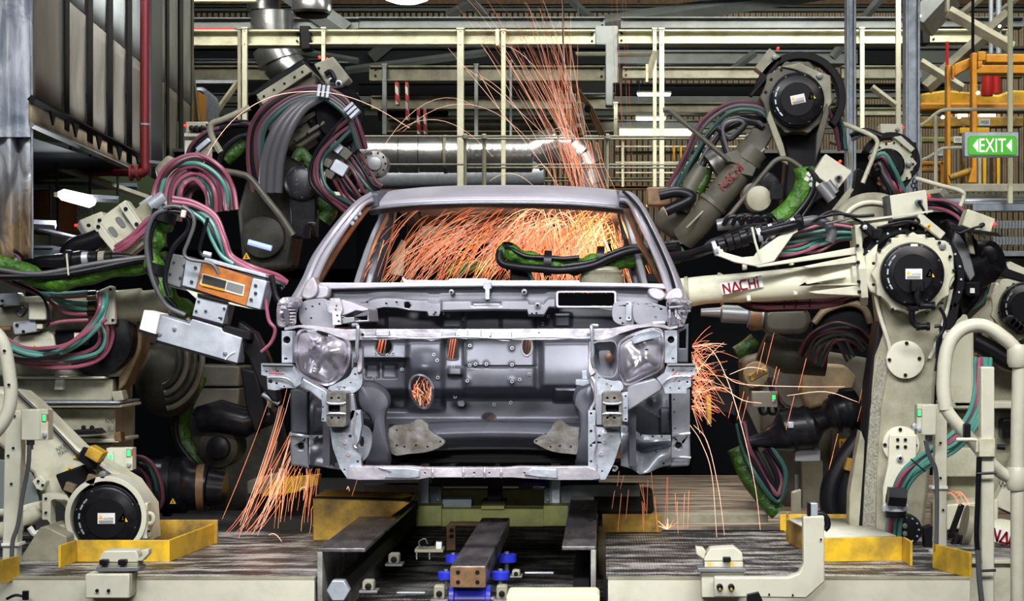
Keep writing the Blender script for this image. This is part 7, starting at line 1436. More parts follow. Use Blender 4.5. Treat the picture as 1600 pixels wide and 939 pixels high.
bundle(R, [(180, 392, Y-.05), (196, 380, Y-.08), (214, 366, Y-.08), (236, 348, Y-.06), (256, 336, Y-.02)], 5, [PK, PK, PK], .013, seed=36)
pl(R, 'valve_body', [(205, 332), (228, 312), (248, 334), (228, 352)], Y+.02, .1, 'cream_dirty_dim', bev=.006); pl(R, 'valve_body', [(216, 318), (236, 304), (246, 318), (228, 330)], Y+.05, .1, 'silver_block', bev=.006); ob('cylinder', MB().tube(pts3([(236, 322), (258, 306)], Y), .035, 16), 'silver_block', R); pb(R, 'small_valve', 262, 316, 12, 9, -35, Y-.02, .06, 'silver_block')
ob('black_boot', MB().tube(cr(pts3([(106, 400), (116, 386), (140, 378), (160, 370)], Y+.0), 4), [.05]*13, 14), 'black_rubber', R); pl(R, 'lower_casting', [(148, 392), (176, 378), (200, 404), (168, 412)], Y+.03, .1, 'cream_dirty_dim', bev=.006)
pl(R, 'back_shell', [(240, 262), (262, 240), (288, 262), (272, 292), (252, 300)], Y+.2, .12, 'cream_dirty_dim', bev=.02)
bundle(R, [(262, 345, Y), (262, 300, Y), (276, 272, Y), (305, 262, Y), (330, 276, Y), (345, 300, Y), (348, 330, Y)], 6, [PK, 'pink_dim', TL, PK, 'pink_dim', PK, 'teal_dim', PK], .012, seed=37)
bundle(R, [(286, 340, Y+.1), (288, 306, Y+.1), (304, 288, Y+.1), (326, 292, Y+.1), (338, 320, Y+.1)], 5, ['pink_dim', PK, 'teal_dim', 'pink_dim'], .011, seed=38)

# ================= upper left robot ================================================
R = thing('welding_robot', 'upper left robot rearing up under the silver duct cap, hoses arching over it', 'robot', P(440, 420, 10.2))
Y = 10.2
pl(R, 'top_casting', [(398, 152), (478, 100), (500, 125), (492, 140), (505, 170), (452, 235), (420, 205), (410, 175)], Y+.1, .3, 'cream_dim', bev=.02)
pl(R, 'flange_strip', [(400, 148), (476, 100), (486, 112), (410, 164)], Y+.04, .1, 'cream_dirty_dim', bev=.005); bolts(R, [(412, 150), (428, 140), (444, 130), (460, 120), (472, 112), (420, 158), (440, 145)], Y+.03, 1.8)
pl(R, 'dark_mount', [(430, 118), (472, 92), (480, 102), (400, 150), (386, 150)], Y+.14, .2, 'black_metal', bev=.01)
bx = pl(R, 'junction_box', [(490, 100), (520, 88), (546, 122), (528, 138), (512, 136)], Y-.02, .16, 'cream_dirty_dim', bev=.008); bolts(bx, [(498, 106), (502, 124), (512, 112)], Y-.03, 2); 
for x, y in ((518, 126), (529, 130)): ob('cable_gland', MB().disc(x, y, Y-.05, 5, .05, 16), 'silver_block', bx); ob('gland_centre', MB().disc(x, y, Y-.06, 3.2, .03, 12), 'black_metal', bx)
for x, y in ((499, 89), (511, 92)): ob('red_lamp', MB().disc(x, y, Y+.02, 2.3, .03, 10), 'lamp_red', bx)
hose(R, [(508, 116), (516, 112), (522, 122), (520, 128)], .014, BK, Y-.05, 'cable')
pl(R, 'mid_casting', [(428, 195), (500, 150), (512, 185), (500, 210), (470, 232), (446, 228)], Y+.0, .2, 'cream_dim', bev=.012); 
for a in ([(438, 205), (500, 168), (503, 174), (442, 212)], [(448, 222), (506, 188), (508, 193), (452, 229)]): pl(R, 'casting_rib', a, Y-.04, .06, 'cream_dim')
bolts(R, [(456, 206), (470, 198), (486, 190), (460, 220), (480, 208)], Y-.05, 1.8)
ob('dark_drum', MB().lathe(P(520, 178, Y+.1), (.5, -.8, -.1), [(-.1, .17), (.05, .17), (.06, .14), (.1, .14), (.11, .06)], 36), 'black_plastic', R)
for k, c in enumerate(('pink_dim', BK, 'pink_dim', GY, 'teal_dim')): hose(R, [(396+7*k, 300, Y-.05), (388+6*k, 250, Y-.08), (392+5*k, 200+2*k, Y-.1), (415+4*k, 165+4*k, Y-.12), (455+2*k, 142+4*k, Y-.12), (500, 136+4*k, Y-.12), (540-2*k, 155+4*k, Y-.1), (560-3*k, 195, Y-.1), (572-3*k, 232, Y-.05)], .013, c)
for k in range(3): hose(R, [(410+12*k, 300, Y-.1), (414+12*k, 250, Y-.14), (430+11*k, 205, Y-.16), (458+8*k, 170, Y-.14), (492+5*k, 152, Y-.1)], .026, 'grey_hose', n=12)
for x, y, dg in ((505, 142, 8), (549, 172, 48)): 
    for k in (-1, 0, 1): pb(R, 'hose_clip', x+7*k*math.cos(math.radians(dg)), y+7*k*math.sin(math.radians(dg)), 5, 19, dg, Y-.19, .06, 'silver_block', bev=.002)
ob('guard_bar', MB().tube(cr(pts3([(390, 168), (350, 186), (333, 192), (329, 200), (332, 215), (345, 238)], Y-.2), 5), .017, 12), 'cream_dirty_dim', R)
ob('guard_bar', MB().tube(cr(pts3([(352, 268), (375, 272), (392, 280), (420, 315), (440, 340), (458, 368)], Y-.25), 5), .018, 12), 'cream_dim', R)
pl(R, 'lower_link', [(390, 260), (440, 240), (470, 250), (470, 330), (455, 420), (380, 430), (370, 330)], Y+.15, .25, 'dark_casting', bev=.03); warn(R, 385, 400, 6, Y+.12, 0)
ob('link_disc', MB().disc(410, 370, Y+.1, 34, .12, 36), 'dark_casting', R)
ob('speckled_motor', MB().lathe(P(472, 285, Y), (0, -1, 0), [(-.12, S(28, Y)), (.0, S(28, Y)), (.02, S(24, Y)), (.03, S(18, Y))], 36), mat('speckled_black', (.015, .015, .02), .4, dirt=(.4, .4, .45), amount=.12, scale=70, sharp=.03), R)
pl(R, 'motor_neck', [(452, 310), (494, 308), (492, 370), (456, 372)], Y+.02, .14, 'black_plastic', bev=.01)
for k in range(3): hose(R, [(474+4*k, 372, Y-.05), (478+3*k, 352, Y-.06), (488+2*k, 350, Y-.06), (496, 370, Y-.05)], .010, BK, name='cable')
bundle(R, [(548, 190, Y-.1), (520, 215, Y-.1), (498, 245, Y-.1), (494, 280, Y-.1), (512, 305, Y-.1), (545, 330, Y-.05)], 6, ['teal_dim', 'pink_dim', 'pink_dim', BK], .011, seed=40)
v = pl(R, 'valve_cluster', [(494, 240), (520, 215), (545, 235), (552, 262), (530, 285), (500, 275)], Y-.02, .12, 'cream_dim', bev=.01)
for x, y, w_, h_, dg in ((523, 228, 24, 14, 40), (508, 252, 22, 14, 30), (530, 262, 24, 20, 30), (514, 272, 16, 12, 30), (540, 240, 16, 16, 40)): pb(v, 'valve_block', x, y, w_, h_, dg, Y-.08, .08, 'silver_block' if w_ > 23 else 'cream_dim', r=2)
bundle(R, [(540, 232, Y-.02), (560, 262, Y-.02), (578, 290, Y-.02), (590, 300, Y)], 6, ['pink_dim', BK, 'pink_dim', 'teal_dim', 'pink_dim'], .011, seed=41); bundle(R, [(530, 275, Y-.02), (545, 300, Y-.02), (560, 318, Y-.02)], 6, ['pink_dim', BK, 'pink_dim', 'pink_dim'], .011, seed=42)
ob('round_end', MB().disc(585, 255, Y, 21, .12, 32), 'stained_steel', R); bolts(R, [(585+17*math.cos(a), 255+17*math.sin(a)) for a in [2*PI*i/10 for i in range(10)]], Y-.01, 1.5); ob('hub_disc', MB().disc(585, 255, Y-.02, 11, .06, 24), 'mid_grey', R)
hose(R, [(462, 250), (470, 238), (482, 250), (490, 262)], .03, 'green_dim', Y-.02, 'green_sleeve', n=12); pl(R, 'sharp_guide', [(552, 215), (568, 205), (562, 232), (545, 246)], Y-.05, .04, 'black_metal')
hose(R, [(352, 250), (368, 236), (384, 222), (392, 215)], .04, 'green_dim', Y-.02, 'green_sleeve', n=14); hose(R, [(340, 262), (352, 232), (376, 214), (396, 212)], .016, BK, Y-.08, n=10)
hose(R, [(498, 312), (515, 328), (505, 345)], .045, 'green_dim', Y+.1, 'green_sleeve', n=12)
pl(R, 'cream_bracket', [(501, 268), (507, 268), (509, 298), (530, 300), (532, 306), (500, 303)], Y-.1, .04, 'cream_clean', bev=.003)
ob('blue_indicator', MB().tube(pts3([(388, 378), (424, 388)], Y-.1), .016, 10), 'blue_cool', R)
bx = thing('relay_box', 'cream relay boxes with black plugs beside the panelled enclosure', 'control box', P(318, 238, 10.6))
b_ = ob('upper_box', MB().pbox(290, 190, 325, 210, 10.6, .12), 'cream_dirty_dim', bx, bev=.006); ob('lower_box', MB().pbox(288, 219, 324, 250, 10.6, .14), 'cream_clean', bx, bev=.006); ob('mount_plate', MB().pbox(288, 208, 322, 213, 10.58, .12), 'cream_clean', bx)
for x in (299, 307, 316): ob('plug', MB().disc(x, 200, 10.55, 4.5, .07, 14), 'black_plastic', bx)
bundle(bx, [(324, 202, 10.5), (350, 196, 10.5), (380, 194, 10.5), (395, 198, 10.5)], 3, [BK, 'pink_dim', BK, BK], .011, seed=43); bundle(bx, [(296, 245, 10.5), (302, 228, 10.5), (322, 212, 10.5), (345, 205, 10.5)], 4, ['pink_dim', GY, BK], .012, seed=44)
pl(bx, 'hose_saddle', rot2([(304, 222), (330, 222), (330, 230), (304, 230)], 317, 226, -40), 10.4, .05, 'silver_block'); ob('red_lamp', MB().disc(289, 196, 10.58, 2.2, .03, 10), 'lamp_red', bx)

# ================= dark machinery low on the left =================================
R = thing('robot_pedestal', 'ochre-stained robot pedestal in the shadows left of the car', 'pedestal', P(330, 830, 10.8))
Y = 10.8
pl(R, 'ochre_casting', [(300, 570), (374, 572), (374, 604), (300, 604)], Y, .4, 'cream_dim', bev=.01); pl(R, 'ochre_casting', [(306, 606), (374, 606), (372, 640), (300, 640)], Y+.02, .4, 'cream_dim', bev=.01)
pl(R, 'column_body', [(290, 640), (420, 640), (440, 720), (440, 838), (290, 838)], Y+.3, .4, 'dark_casting', bev=.02); pl(R, 'lit_corner', [(412, 600), (426, 590), (424, 640), (412, 640)], Y-.1, .1, 'cream_dim'); pl(R, 'base_box', [(384, 770), (486, 762), (492, 838), (384, 838)], Y, .3, 'cream_dim', bev=.01); pl(R, 'base_flange', [(386, 752), (432, 740), (440, 752), (430, 772), (386, 772)], Y-.1, .2, 'cream_dirty_dim', bev=.006)
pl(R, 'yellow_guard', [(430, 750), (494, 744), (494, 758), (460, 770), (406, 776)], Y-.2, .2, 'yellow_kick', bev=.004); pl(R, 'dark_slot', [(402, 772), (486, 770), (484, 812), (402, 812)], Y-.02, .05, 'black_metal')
hose(R, [(310, 590, 10.4), (290, 630, 10.3), (282, 670, 10.3), (300, 710, 10.3), (330, 730, 10.3), (350, 735, 10.3)], .05, 'green_dim', name='green_sleeve', n=14); hose(R, [(286, 590, 10.35), (276, 640, 10.25), (278, 690, 10.25), (310, 732, 10.25)], .016, BK, n=10)
ob('green_light', MB().pbox(373, 686, 376, 692, Y-.2, .02), 'lamp_green', R)
R = thing('weld_gun', 'sooty black weld gun motor low at left behind the yellow kick plates', 'weld gun', P(280, 800, 10.0))
Y = 10.0
arm(R, 'gun_motor', [(215, 762, Y, 36), (240, 760, Y, 42), (290, 758, Y, 44), (300, 760, Y, 36), (326, 762, Y, 36), (328, 762, Y, 30), (352, 764, Y, 26)], 'black_plastic'); ob('motor_ring', MB().lathe(P(262, 760, Y), (1, .1, 0), [(-.02, S(47, Y)), (.02, S(47, Y))], 40), 'black_metal', R); ob('end_ring', MB().lathe(P(318, 762, Y), (1, .1, 0), [(-.03, S(37, Y)), (.01, S(37, Y))], 40), 'brown_steel', R); warn(R, 270, 783, 5, Y-.16)
bundle(R, [(200, 720, Y-.15), (225, 726, Y-.2), (240, 748, Y-.2), (246, 780, Y-.2), (236, 800, Y-.2)], 5, ['pink_dim', 'teal_dim', BK, 'pink_dim'], .012, seed=45)
R = thing('weld_gun', 'dark round gun drum in the shadow between hanging weld gun and car', 'weld gun', P(340, 700, 10.2))
Y = 10.2
ob('drum', MB().disc(340, 700, Y, 32, .25, 36), 'dark_casting', R); ob('hub', MB().disc(340, 700, Y-.05, 18, .1, 30), 'black_plastic', R); arm(R, 'arm_body', [(310, 655, Y, 20), (345, 650, Y, 26), (385, 660, Y, 24), (425, 650, Y, 14)], 'black_plastic')
pl(R, 'black_arm', [(375, 575), (400, 580), (415, 640), (400, 680), (385, 640)], Y-.2, .1, 'black_metal', bev=.01)
R = thing('welding_robot', 'dark rounded robot casting behind the orange-panel weld gun', 'robot', P(260, 640, 9.9))
ob('casting', MB().dome(circ(262, 590, 52, 30, 62), 10.0, [(1, -.3), (1, 0), (.9, .08), (.7, .14), (.4, .17), (.1, .18)]), 'dark_casting', R)
for k in range(4): ob('casting_ring', MB().tube(cr(pts3(arc(250, 560, 30+12*k, -60, 80, 10, 44+12*k), 9.75), 3), .016, 8), 'cream_dim' if k % 2 else 'dark_casting', R)
ob('gear_cover', MB().disc(250, 500, 9.95, 40, .15, 36), 'dark_casting', R)
# added dark sheets, standing in for the dimness behind the robots
t = thing('dark_backing', 'dark screen standing in for the shade behind the left robots', 'backing', P(300, 830, 14.2)); ob('backing_panel', MB().pbox(40, 385, 470, 835, 14.2, .06), 'backing_black', t); ob('backing_frame', MB().pbox(40, 380, 470, 386, 14.15, .1), 'beam_grey', t)
t = thing('dark_backing', 'dark screen standing in for the shade behind the right robots', 'backing', P(1250, 830, 14.4)); ob('backing_panel', MB().pbox(1080, 330, 1500, 760, 14.4, .06), 'backing_black', t); ob('backing_frame', MB().pbox(1080, 326, 1500, 331, 14.35, .1), 'beam_grey', t)
t = thing('dark_backing', 'dark low screen standing in for shade seen through the cabin of the car', 'backing', P(800, 700, 15.5)); ob('backing_panel', MB().pbox(470, 380, 1080, 760, 15.5, .06), 'backing_black', t); ob('backing_frame', MB().pbox(470, 376, 1080, 381, 15.45, .1), 'beam_grey', t)
t = thing('dark_backing', 'dark tall screen standing in for shade behind the upper left robot', 'backing', P(430, 420, 14.0)); ob('backing_panel', MB().pbox(388, 150, 556, 420, 14.0, .06), 'backing_black', t); ob('backing_frame', MB().pbox(388, 146, 556, 151, 13.95, .1), 'beam_grey', t)
t = thing('dark_backing', 'dark added block standing in for shade behind the right frame edge robots', 'cabinet', P(1550, 840, 14.0)); ob('backing_front', MB().pbox(1490, 400, 1700, 840, 14.0, .3), 'dark_casting', t, bev=.02); ob('backing_top', MB().pbox(1490, 392, 1700, 400, 13.95, .4), 'column_zinc', t)
# ochre robot seen through the cabin
R = thing('welding_robot', 'dim yellowish robot seen through the windscreen left of the black hose', 'robot', P(660, 440, 13.2))
Y = 13.2
arm(R, 'forearm', [(640, 372, Y, 9), (662, 362, Y, 14), (700, 348, Y, 14), (716, 344, Y, 10)], 'cream_dirty_dim'); arm(R, 'lower_arm', [(622, 430, Y, 12), (626, 410, Y, 16), (640, 380, Y, 14)], 'cream_paint'); hose(R, [(700, 425, Y), (730, 418, Y), (760, 420, Y)], .05, GR, name='green_sleeve', n=12)

t = thing('dark_backing', 'dark screen standing in for shade between the panelled enclosure and the upper left robot', 'backing', P(340, 400, 13.6)); ob('backing_panel', MB().pbox(262, 236, 392, 390, 13.6, .06), 'backing_black', t); ob('backing_frame', MB().pbox(262, 232, 392, 237, 13.55, .1), 'beam_grey', t)
t = thing('dark_backing', 'dark screen standing in for shade behind the upper right robots, below the cream beams', 'backing', P(1240, 340, 13.8)); ob('backing_panel', MB().pbox(1135, 238, 1400, 335, 13.8, .06), 'backing_black', t); ob('backing_frame', MB().pbox(1135, 234, 1400, 239, 13.75, .1), 'beam_grey', t)

t = thing('dark_backing', 'dark screen standing in for shade seen through the left front window of the car', 'backing', P(600, 420, 14.3)); ob('backing_panel', MB().pbox(545, 300, 650, 420, 14.3, .06), 'backing_black', t); ob('backing_frame', MB().pbox(545, 296, 650, 301, 14.25, .1), 'beam_grey', t)
# ------------------------------------------------------------------ foreground: kick plates, posts, guard rails, clamps
def kick(lab, pts, h, t_=.012, m='yellow_kick'):
    """upright plate following floor points (px,py on the deck)"""
    P3 = []
    for x, y in pts:
        Yd = F*H/(y-CY); P3.append(P(x, y, Yd))
    t = thing('kick_plate', lab, 'kick plate', P3[0])
    for a, b in zip(P3[:-1], P3[1:]):
        d = (b-a); n = Vector((-d.y, d.x, 0)).normalized()*t_
        vs = [a, b, b+n, a+n]; vs = vs+[v+Vector((0, 0, h)) for v in vs]
        ob('plate', MB().add(vs, [(0, 1, 2, 3), (4, 5, 6, 7), (0, 1, 5, 4), (1, 2, 6, 5), (2, 3, 7, 6), (3, 0, 4, 7)]), m, t, bev=.002)
    return t
kick('yellow kick plate folded around the low left robot', [(95, 887), (120, 878), (265, 878), (334, 850)], .10)
kick('grimy yellow kick plate behind the low left robot', [(215, 850), (340, 850)], .12, m='yellow_worn')
kick('yellow kick plate at the lower left corner', [(-20, 918), (31, 905)], .10)
kick('yellow kick plate in front of the large right robot', [(1286, 878), (1410, 876), (1422, 884)], .11)
kick('long dark yellow kick plate beside the right deck clamp', [(1286, 874), (1232, 846), (1232, 834)], .11, m='yellow_worn')
kick('yellow kick plate at the right end of the deck', [(1457, 888), (1515, 903)], .11)
kick('far yellow kick plate right of the pale bracket', [(1219, 830), (1330, 830)], .09)
ob('kick_plate', MB().pbox(941, 803, 1034, 832, 9.66, .012), 'yellow_worn', label='yellow plate standing on the deck right of the right rail', cat='kick plate', bev=.003)
for x, w_ in ((935, 8),): pass
t = thing('yellow_box', 'large worn yellow steel box on the deck left of the rails', 'box', P(560, 845, 9.3))
ob('box_front', MB().plate([(489, 776), (627, 781), (640, 786), (600, 815), (568, 845), (489, 845)], 9.28, .4), 'yellow_worn', t, bev=.006); ob('box_top', MB().add([P(489, 777, 9.27), P(640, 782, 9.27), P(648, 771, 9.9), P(505, 768, 9.9)], [(0, 1, 2, 3)]), 'black_metal', t, solid=.008)
ob('dark_base_block', MB().pbox(928, 768, 1022, 803, 10.35, .3), 'dark_casting', label='dark block on the floor behind the right yellow plate', cat='block', bev=.02)
ob('floor_beam', MB().pbox(1022, 803, 1200, 818, 10.2, .1), 'cream_dirty_dim', label='grimy cream beam crossing the floor right of the car', cat='beam', bev=.004)
ob('edge_angle', MB().pbox(1030, 829, 1225, 836, 9.74, .03), 'black_metal', label='black edge angle along the back of the right deck', cat='angle')
ob('edge_angle', MB().pbox(330, 834, 490, 840, 9.72, .03), 'black_metal', label='black edge angle along the back of the left deck', cat='angle')
# steel bench plates inside left pit
ob('pit_cover', MB().add([P(228, 846, 9.2), P(330, 820, 9.8), P(300, 817, 9.85), P(228, 818, 9.8)], [(0, 1, 2, 3)]), 'column_zinc', label='grey cover plate inside the left kick plates', cat='plate', solid=.01)
ob('pit_cover', MB().add([P(1232, 812, 9.0), P(1290, 840, 8.7), P(1400, 838, 8.8), P(1330, 812, 9.4), P(1250, 810, 9.3)], [(0, 1, 2, 3, 4)]), 'cream_clean', label='pale cover plate inside the right kick plates', cat='plate', solid=.01)
# left post with control box and guard rail
t = thing('guard_post', 'cream square post at the left edge carrying a control box', 'post', P(28, 880, 8.15))
ob('shaft', MB().plate([(8, 643), (33, 641), (33, 700), (26, 885), (3, 885), (4, 840)], 8.15, .07), 'cream_clean', t, bev=.005); ob('band', MB().pbox(2, 849, 30, 853, 8.14, .09), 'white_label', t); bolts(t, [(22, 650), (20, 700), (17, 756), (12, 712)], 8.14, 1.8)
c = cbox('control_box', 'cream control box with green light on the left edge post', 33, 640, 74, 688, 8.1, 1, 653)
hose(c, [(46, 696), (44, 730), (36, 770), (28, 820), (20, 845), (18, 880)], .010, GY, 8.1, 'cable')
t = thing('guard_rail', 'cream tubular guard rail bending in at the left frame edge', 'guard rail', P(8, 700, 7.9))
ob('bent_tube', MB().tube(cr(pts3([(-30, 515), (-8, 520), (6, 540), (14, 580), (17, 620), (8, 655), (-20, 690)], 7.9), 6), S(10.5, 7.9), 20), 'cream_clean', t); bolts(t, [(13, 601), (6, 548)], 7.86, 2)
c = cbox('control_box', 'cream control box with two green lights behind the low left robot', 166, 700, 206, 735, 9.1, 1, 708); ob('green_lamp', MB().pbox(170, 711, 174, 721, 9.08, .02), 'lamp_green', c); ob('lamp_plate', MB().pbox(167, 706, 177, 736, 9.09, .02), 'cream_clean', c)
# right posts, rail
t = thing('guard_post', 'cream square post at right carrying a control box', 'post', P(1471, 872, 8.3))
ob('shaft', MB().pbox(1461, 632, 1480, 875, 8.3, .06), 'cream_clean', t, bev=.005); 
for y in (760, 862): ob('band', MB().pbox(1456, y, 1481, y+4, 8.29, .08), 'white_label', t)
bolts(t, [(1470, 641), (1470, 692), (1470, 747), (1474, 797)], 8.29, 1.8)
c = cbox('control_box', 'cream control box with green light on the right post', 1434, 632, 1463, 680, 8.22, -1, 645); ob('side_fitting', MB().disc(1430, 666, 8.22, 4.5, .05, 14), 'silver_block', c)
hose(c, [(1446, 688), (1452, 712), (1462, 735), (1464, 780), (1463, 862)], .010, GY, 8.2, 'cable')
t = thing('guard_post', 'tall cream post in front of the right guard rail, with black ties', 'post', P(1546, 939, 7.9))
ob('shaft', MB().pbox(1533, 573, 1554, 1000, 7.9, .06), 'cream_clean', t, bev=.006); ob('bracket_plate', MB().pbox(1530, 685, 1555, 714, 7.88, .09), 'cream_paint', t, bev=.003); ob('bracket_arm', MB().tube(cr(pts3([(1494, 687), (1524, 687), (1527, 694), (1527, 706)], 7.9), 3), .008, 8), 'cream_clean', t)
for y in (740, 892): ob('black_tie', MB().tube(pts3([(1526, y), (1556, y-1)], 7.87), .006, 8), 'black_rubber', t)
hose(t, [(1530, 714, 7.88), (1528, 780, 7.88), (1526, 840, 7.88), (1530, 880, 7.88)], .012, BK, name='cable'); hose(t, [(1528, 860, 7.86), (1530, 900, 7.86), (1534, 939, 7.86)], .012, GY, name='cable'); ob('toggle_clamp', MB().tube(pts3([(1558, 698), (1570, 699)], 7.87), .012, 10), 'black_metal', t)
t = thing('guard_rail', 'cream tubular guard rail with hooped top at the right edge', 'guard rail', P(1560, 939, 8.0))
ob('hoop_tube', MB().tube(cr(pts3([(1477, 640), (1474, 600), (1480, 545), (1500, 516), (1530, 508), (1558, 520), (1590, 552), (1592, 600), (1590, 700), (1590, 1000)], 8.0), 8), S(11, 8.0), 22), 'cream_clean', t)
ob('diagonal_tube', MB().tube(cr(pts3([(1476, 620), (1482, 645), (1520, 690), (1560, 735), (1588, 750)], 8.0), 6), S(10, 8), 20), 'cream_clean', t)
for x, y in ((1590, 556), (1588, 748)): ob('joint_ball', MB().lathe(P(x, y, 8.0), (0, 0, 1), [(-.05, .036), (-.03, .046), (.03, .046), (.05, .036)], 22), 'cream_clean', t)
pb(t, 'black_clamp', 1512, 673, 10, 22, 0, 7.93, .04, 'black_metal')
# deck clamps
t = thing('deck_clamp', 'white paint-chipped locating clamp on the left deck edge', 'clamp', P(180, 939, 7.7))
ob('body', MB().pbox(133, 897, 202, 935, 7.7, .12), 'cream_clean', t, bev=.005); ob('body_side', MB().pbox(199, 896, 206, 930, 7.72, .1), 'cream_dirty_dim', t, bev=.003); ob('slide_plate', MB().pbox(150, 886, 217, 893, 7.72, .12), 'mid_grey', t, bev=.003); ob('slide_plate', MB().pbox(153, 880, 215, 887, 7.74, .1), 'cream_dirty_dim', t, bev=.003)
ob('top_jaw', MB().plate([(154, 874), (162, 861), (212, 860), (216, 868), (216, 879), (154, 879)], 7.75, .1), 'cream_clean', t, bev=.005); ob('jaw_tip', MB().plate([(213, 876), (222, 868), (220, 860), (232, 858), (232, 866), (222, 877)], 7.75, .06), 'cream_paint', t, bev=.003)
bolts(t, [(151, 923), (169, 923)], 7.69, 2.6); 
for x in (161, 190): ob('nut', MB().pbox(x-6, 875, x+6, 883, 7.71, .04), 'black_metal', t, bev=.003)
t = thing('deck_clamp', 'white locating clamp on the right deck edge with yellow paint dabs', 'clamp', P(1125, 939, 7.7))
ob('body', MB().pbox(1096, 893, 1162, 934, 7.7, .12), 'cream_clean', t, bev=.005); ob('slide_plate', MB().pbox(1090, 888, 1166, 894, 7.68, .14), 'mid_grey', t, bev=.003); ob('slide_plate', MB().pbox(1101, 878, 1161, 887, 7.74, .1), 'cream_paint', t, bev=.003)
ob('top_jaw', MB().plate([(1100, 872), (1110, 857), (1148, 855), (1160, 864), (1161, 877), (1100, 877)], 7.75, .1), 'cream_clean', t, bev=.005); ob('jaw_tip', MB().plate([(1100, 874), (1088, 866), (1087, 855), (1099, 856), (1103, 862)], 7.76, .06), 'cream_paint', t, bev=.003)
ob('nut', MB().pbox(1130, 871, 1142, 878, 7.72, .04), 'black_metal', t, bev=.003)
for x in (1109, 1143): ob('yellow_dab', MB().pbox(x-2, 879, x+2, 886, 7.735, .01), 'warn_yellow', t)
t = thing('stop_bracket', 'large pale L-shaped bracket bolted beside the right deck clamp', 'bracket', P(1200, 939, 7.6))
ob('bracket_plate', MB().plate(cr([(1257, 808)], 1) and [(1255, 807), (1288, 806), (1289, 909), (1260, 935), (1116, 933), (1116, 902), (1232, 902), (1248, 896), (1256, 880)], 7.62, .06), 'cream_clean', t, bev=.006)
for x in (1125, 1143): ob('black_bolt', MB().disc(x, 918, 7.59, 5, .03, 18), 'black_plastic', t); ob('bolt_nub', MB().disc(x, 921, 7.575, 2, .02, 10), 'yellow_worn', t)
ob('block_foot', MB().plate([(1168, 930), (1186, 926), (1192, 939), (1168, 945)], 7.58, .05), 'black_metal', t); bolts(t, [(1202, 929), (1239, 930), (1283, 843)], 7.61, 1.5)
s_ = thing('limit_sensor', 'small silver sensor with coiled black cable on top of the pale bracket', 'sensor', P(1270, 806, 7.64))
ob('sensor_body', MB().pbox(1263, 786, 1278, 806, 7.63, .04), 'silver_block', s_, bev=.003); ob('sensor_face', MB().pbox(1262, 786, 1267, 806, 7.62, .04), 'black_plastic', s_, bev=.002)
hose(s_, [(1274, 803), (1284, 803), (1292, 811), (1293, 822), (1288, 828)], .013, BK, 7.66, 'cable', n=12)
t = thing('pale_cover', 'pale yellow cover edge at the bottom of the frame, right of centre', 'cover', P(863, 960, 7.4)); ob('cover', MB().plate([(791, 931), (795, 928), (932, 928), (937, 932), (937, 990), (791, 990)], 7.4, .2), 'pale_yellow', t, bev=.006)
t = thing('black_handle', 'small black handle hooked on the left skirt panel', 'handle', P(30, 930, 7.75)); ob('grip', MB().tube(pts3([(40, 923), (40, 937)], 7.76), .014, 12), 'black_plastic', t); hose(t, [(38, 932), (24, 930), (10, 936)], .006, BK, 7.76, 'rod')
# ------------------------------------------------------------------ flying sparks (glowing metal, each bunch uncountable)
def spark_mat(name, c, s):
    m = mat(name, c, .5, emit=s, ecol=c); m.cycles.emission_sampling = 'NONE'; return m
spark_mat('spark_orange', (1, .30, .14), .72); spark_mat('spark_pale', (1, .56, .40), .95); spark_mat('spark_hot', (1, .78, .45), 1.7); spark_mat('spark_dim', (.8, .24, .12), .28); spark_mat('spark_gold', (1, .46, .16), .7)
G_ = 9.8
def flight(p, v, T, n=12): return [p+v*(T*i/n)+Vector((0, 0, -.5*G_*(T*i/n)**2)) for i in range(n+1)]
def through(a, b, sag, n=12):
    """ballistic arc between two points; sag = how high the middle rises above the chord"""
    a = Vector(a); b = Vector(b)
    return [a.lerp(b, i/n)+Vector((0, 0, 4*sag*(i/n)*(1-i/n))) for i in range(n+1)]
class SB:
    def __init__(s): s.d = {}
    def add(s, pts, r, m):
        mb = s.d.setdefault(m, MB()); k = len(pts)
        mb.tube(pts, [r*(.55+.45*math.sin(PI*min(1, (i+1)/k))) for i in range(k)], 3, caps=False)
    def link(s, name, lab):
        first = None
        for m, mb in s.d.items():
            if first is None: first = ob(name, mb, m, label=lab, cat='sparks', kind='stuff', flip=False)
            else: ob('spark_tone', mb, m, first, kind='stuff', flip=False)
rs = random.Random(11)
def pick(r, a): 
    x = r.random(); acc = 0
    for m, w_ in a:
        acc += w_
        if x < acc: return m
    return a[-1][0]
# A: fan of sparks inside the cabin falling to the left
sb = SB()
for i in range(430):
    u = rs.random(); Y = rs.uniform(10.3, 11.3)
    x1 = 560+360*u**.85+rs.uniform(-10, 10); y1 = 448
    x0 = x1+rs.uniform(70, 190)*(1-.45*u); y0 = rs.uniform(316, 372)
    x0 = min(x0, 960)
    pts = []
    n = 10
    k = rs.uniform(1.5, 2.1)
    f0 = rs.random()**1.5*.5; f1 = min(1, f0+rs.uniform(.35, 1))
    for j in range(n+1):
        f = f0+(f1-f0)*j/n; pts.append(P(x0+(x1-x0)*f, y0+(y1-y0)*f**k, Y))
    sb.add(pts, rs.choice((.0010, .0014, .002)), pick(rs, (('spark_orange', .44), ('spark_pale', .26), ('spark_gold', .16), ('spark_hot', .04), ('spark_dim', .10))))
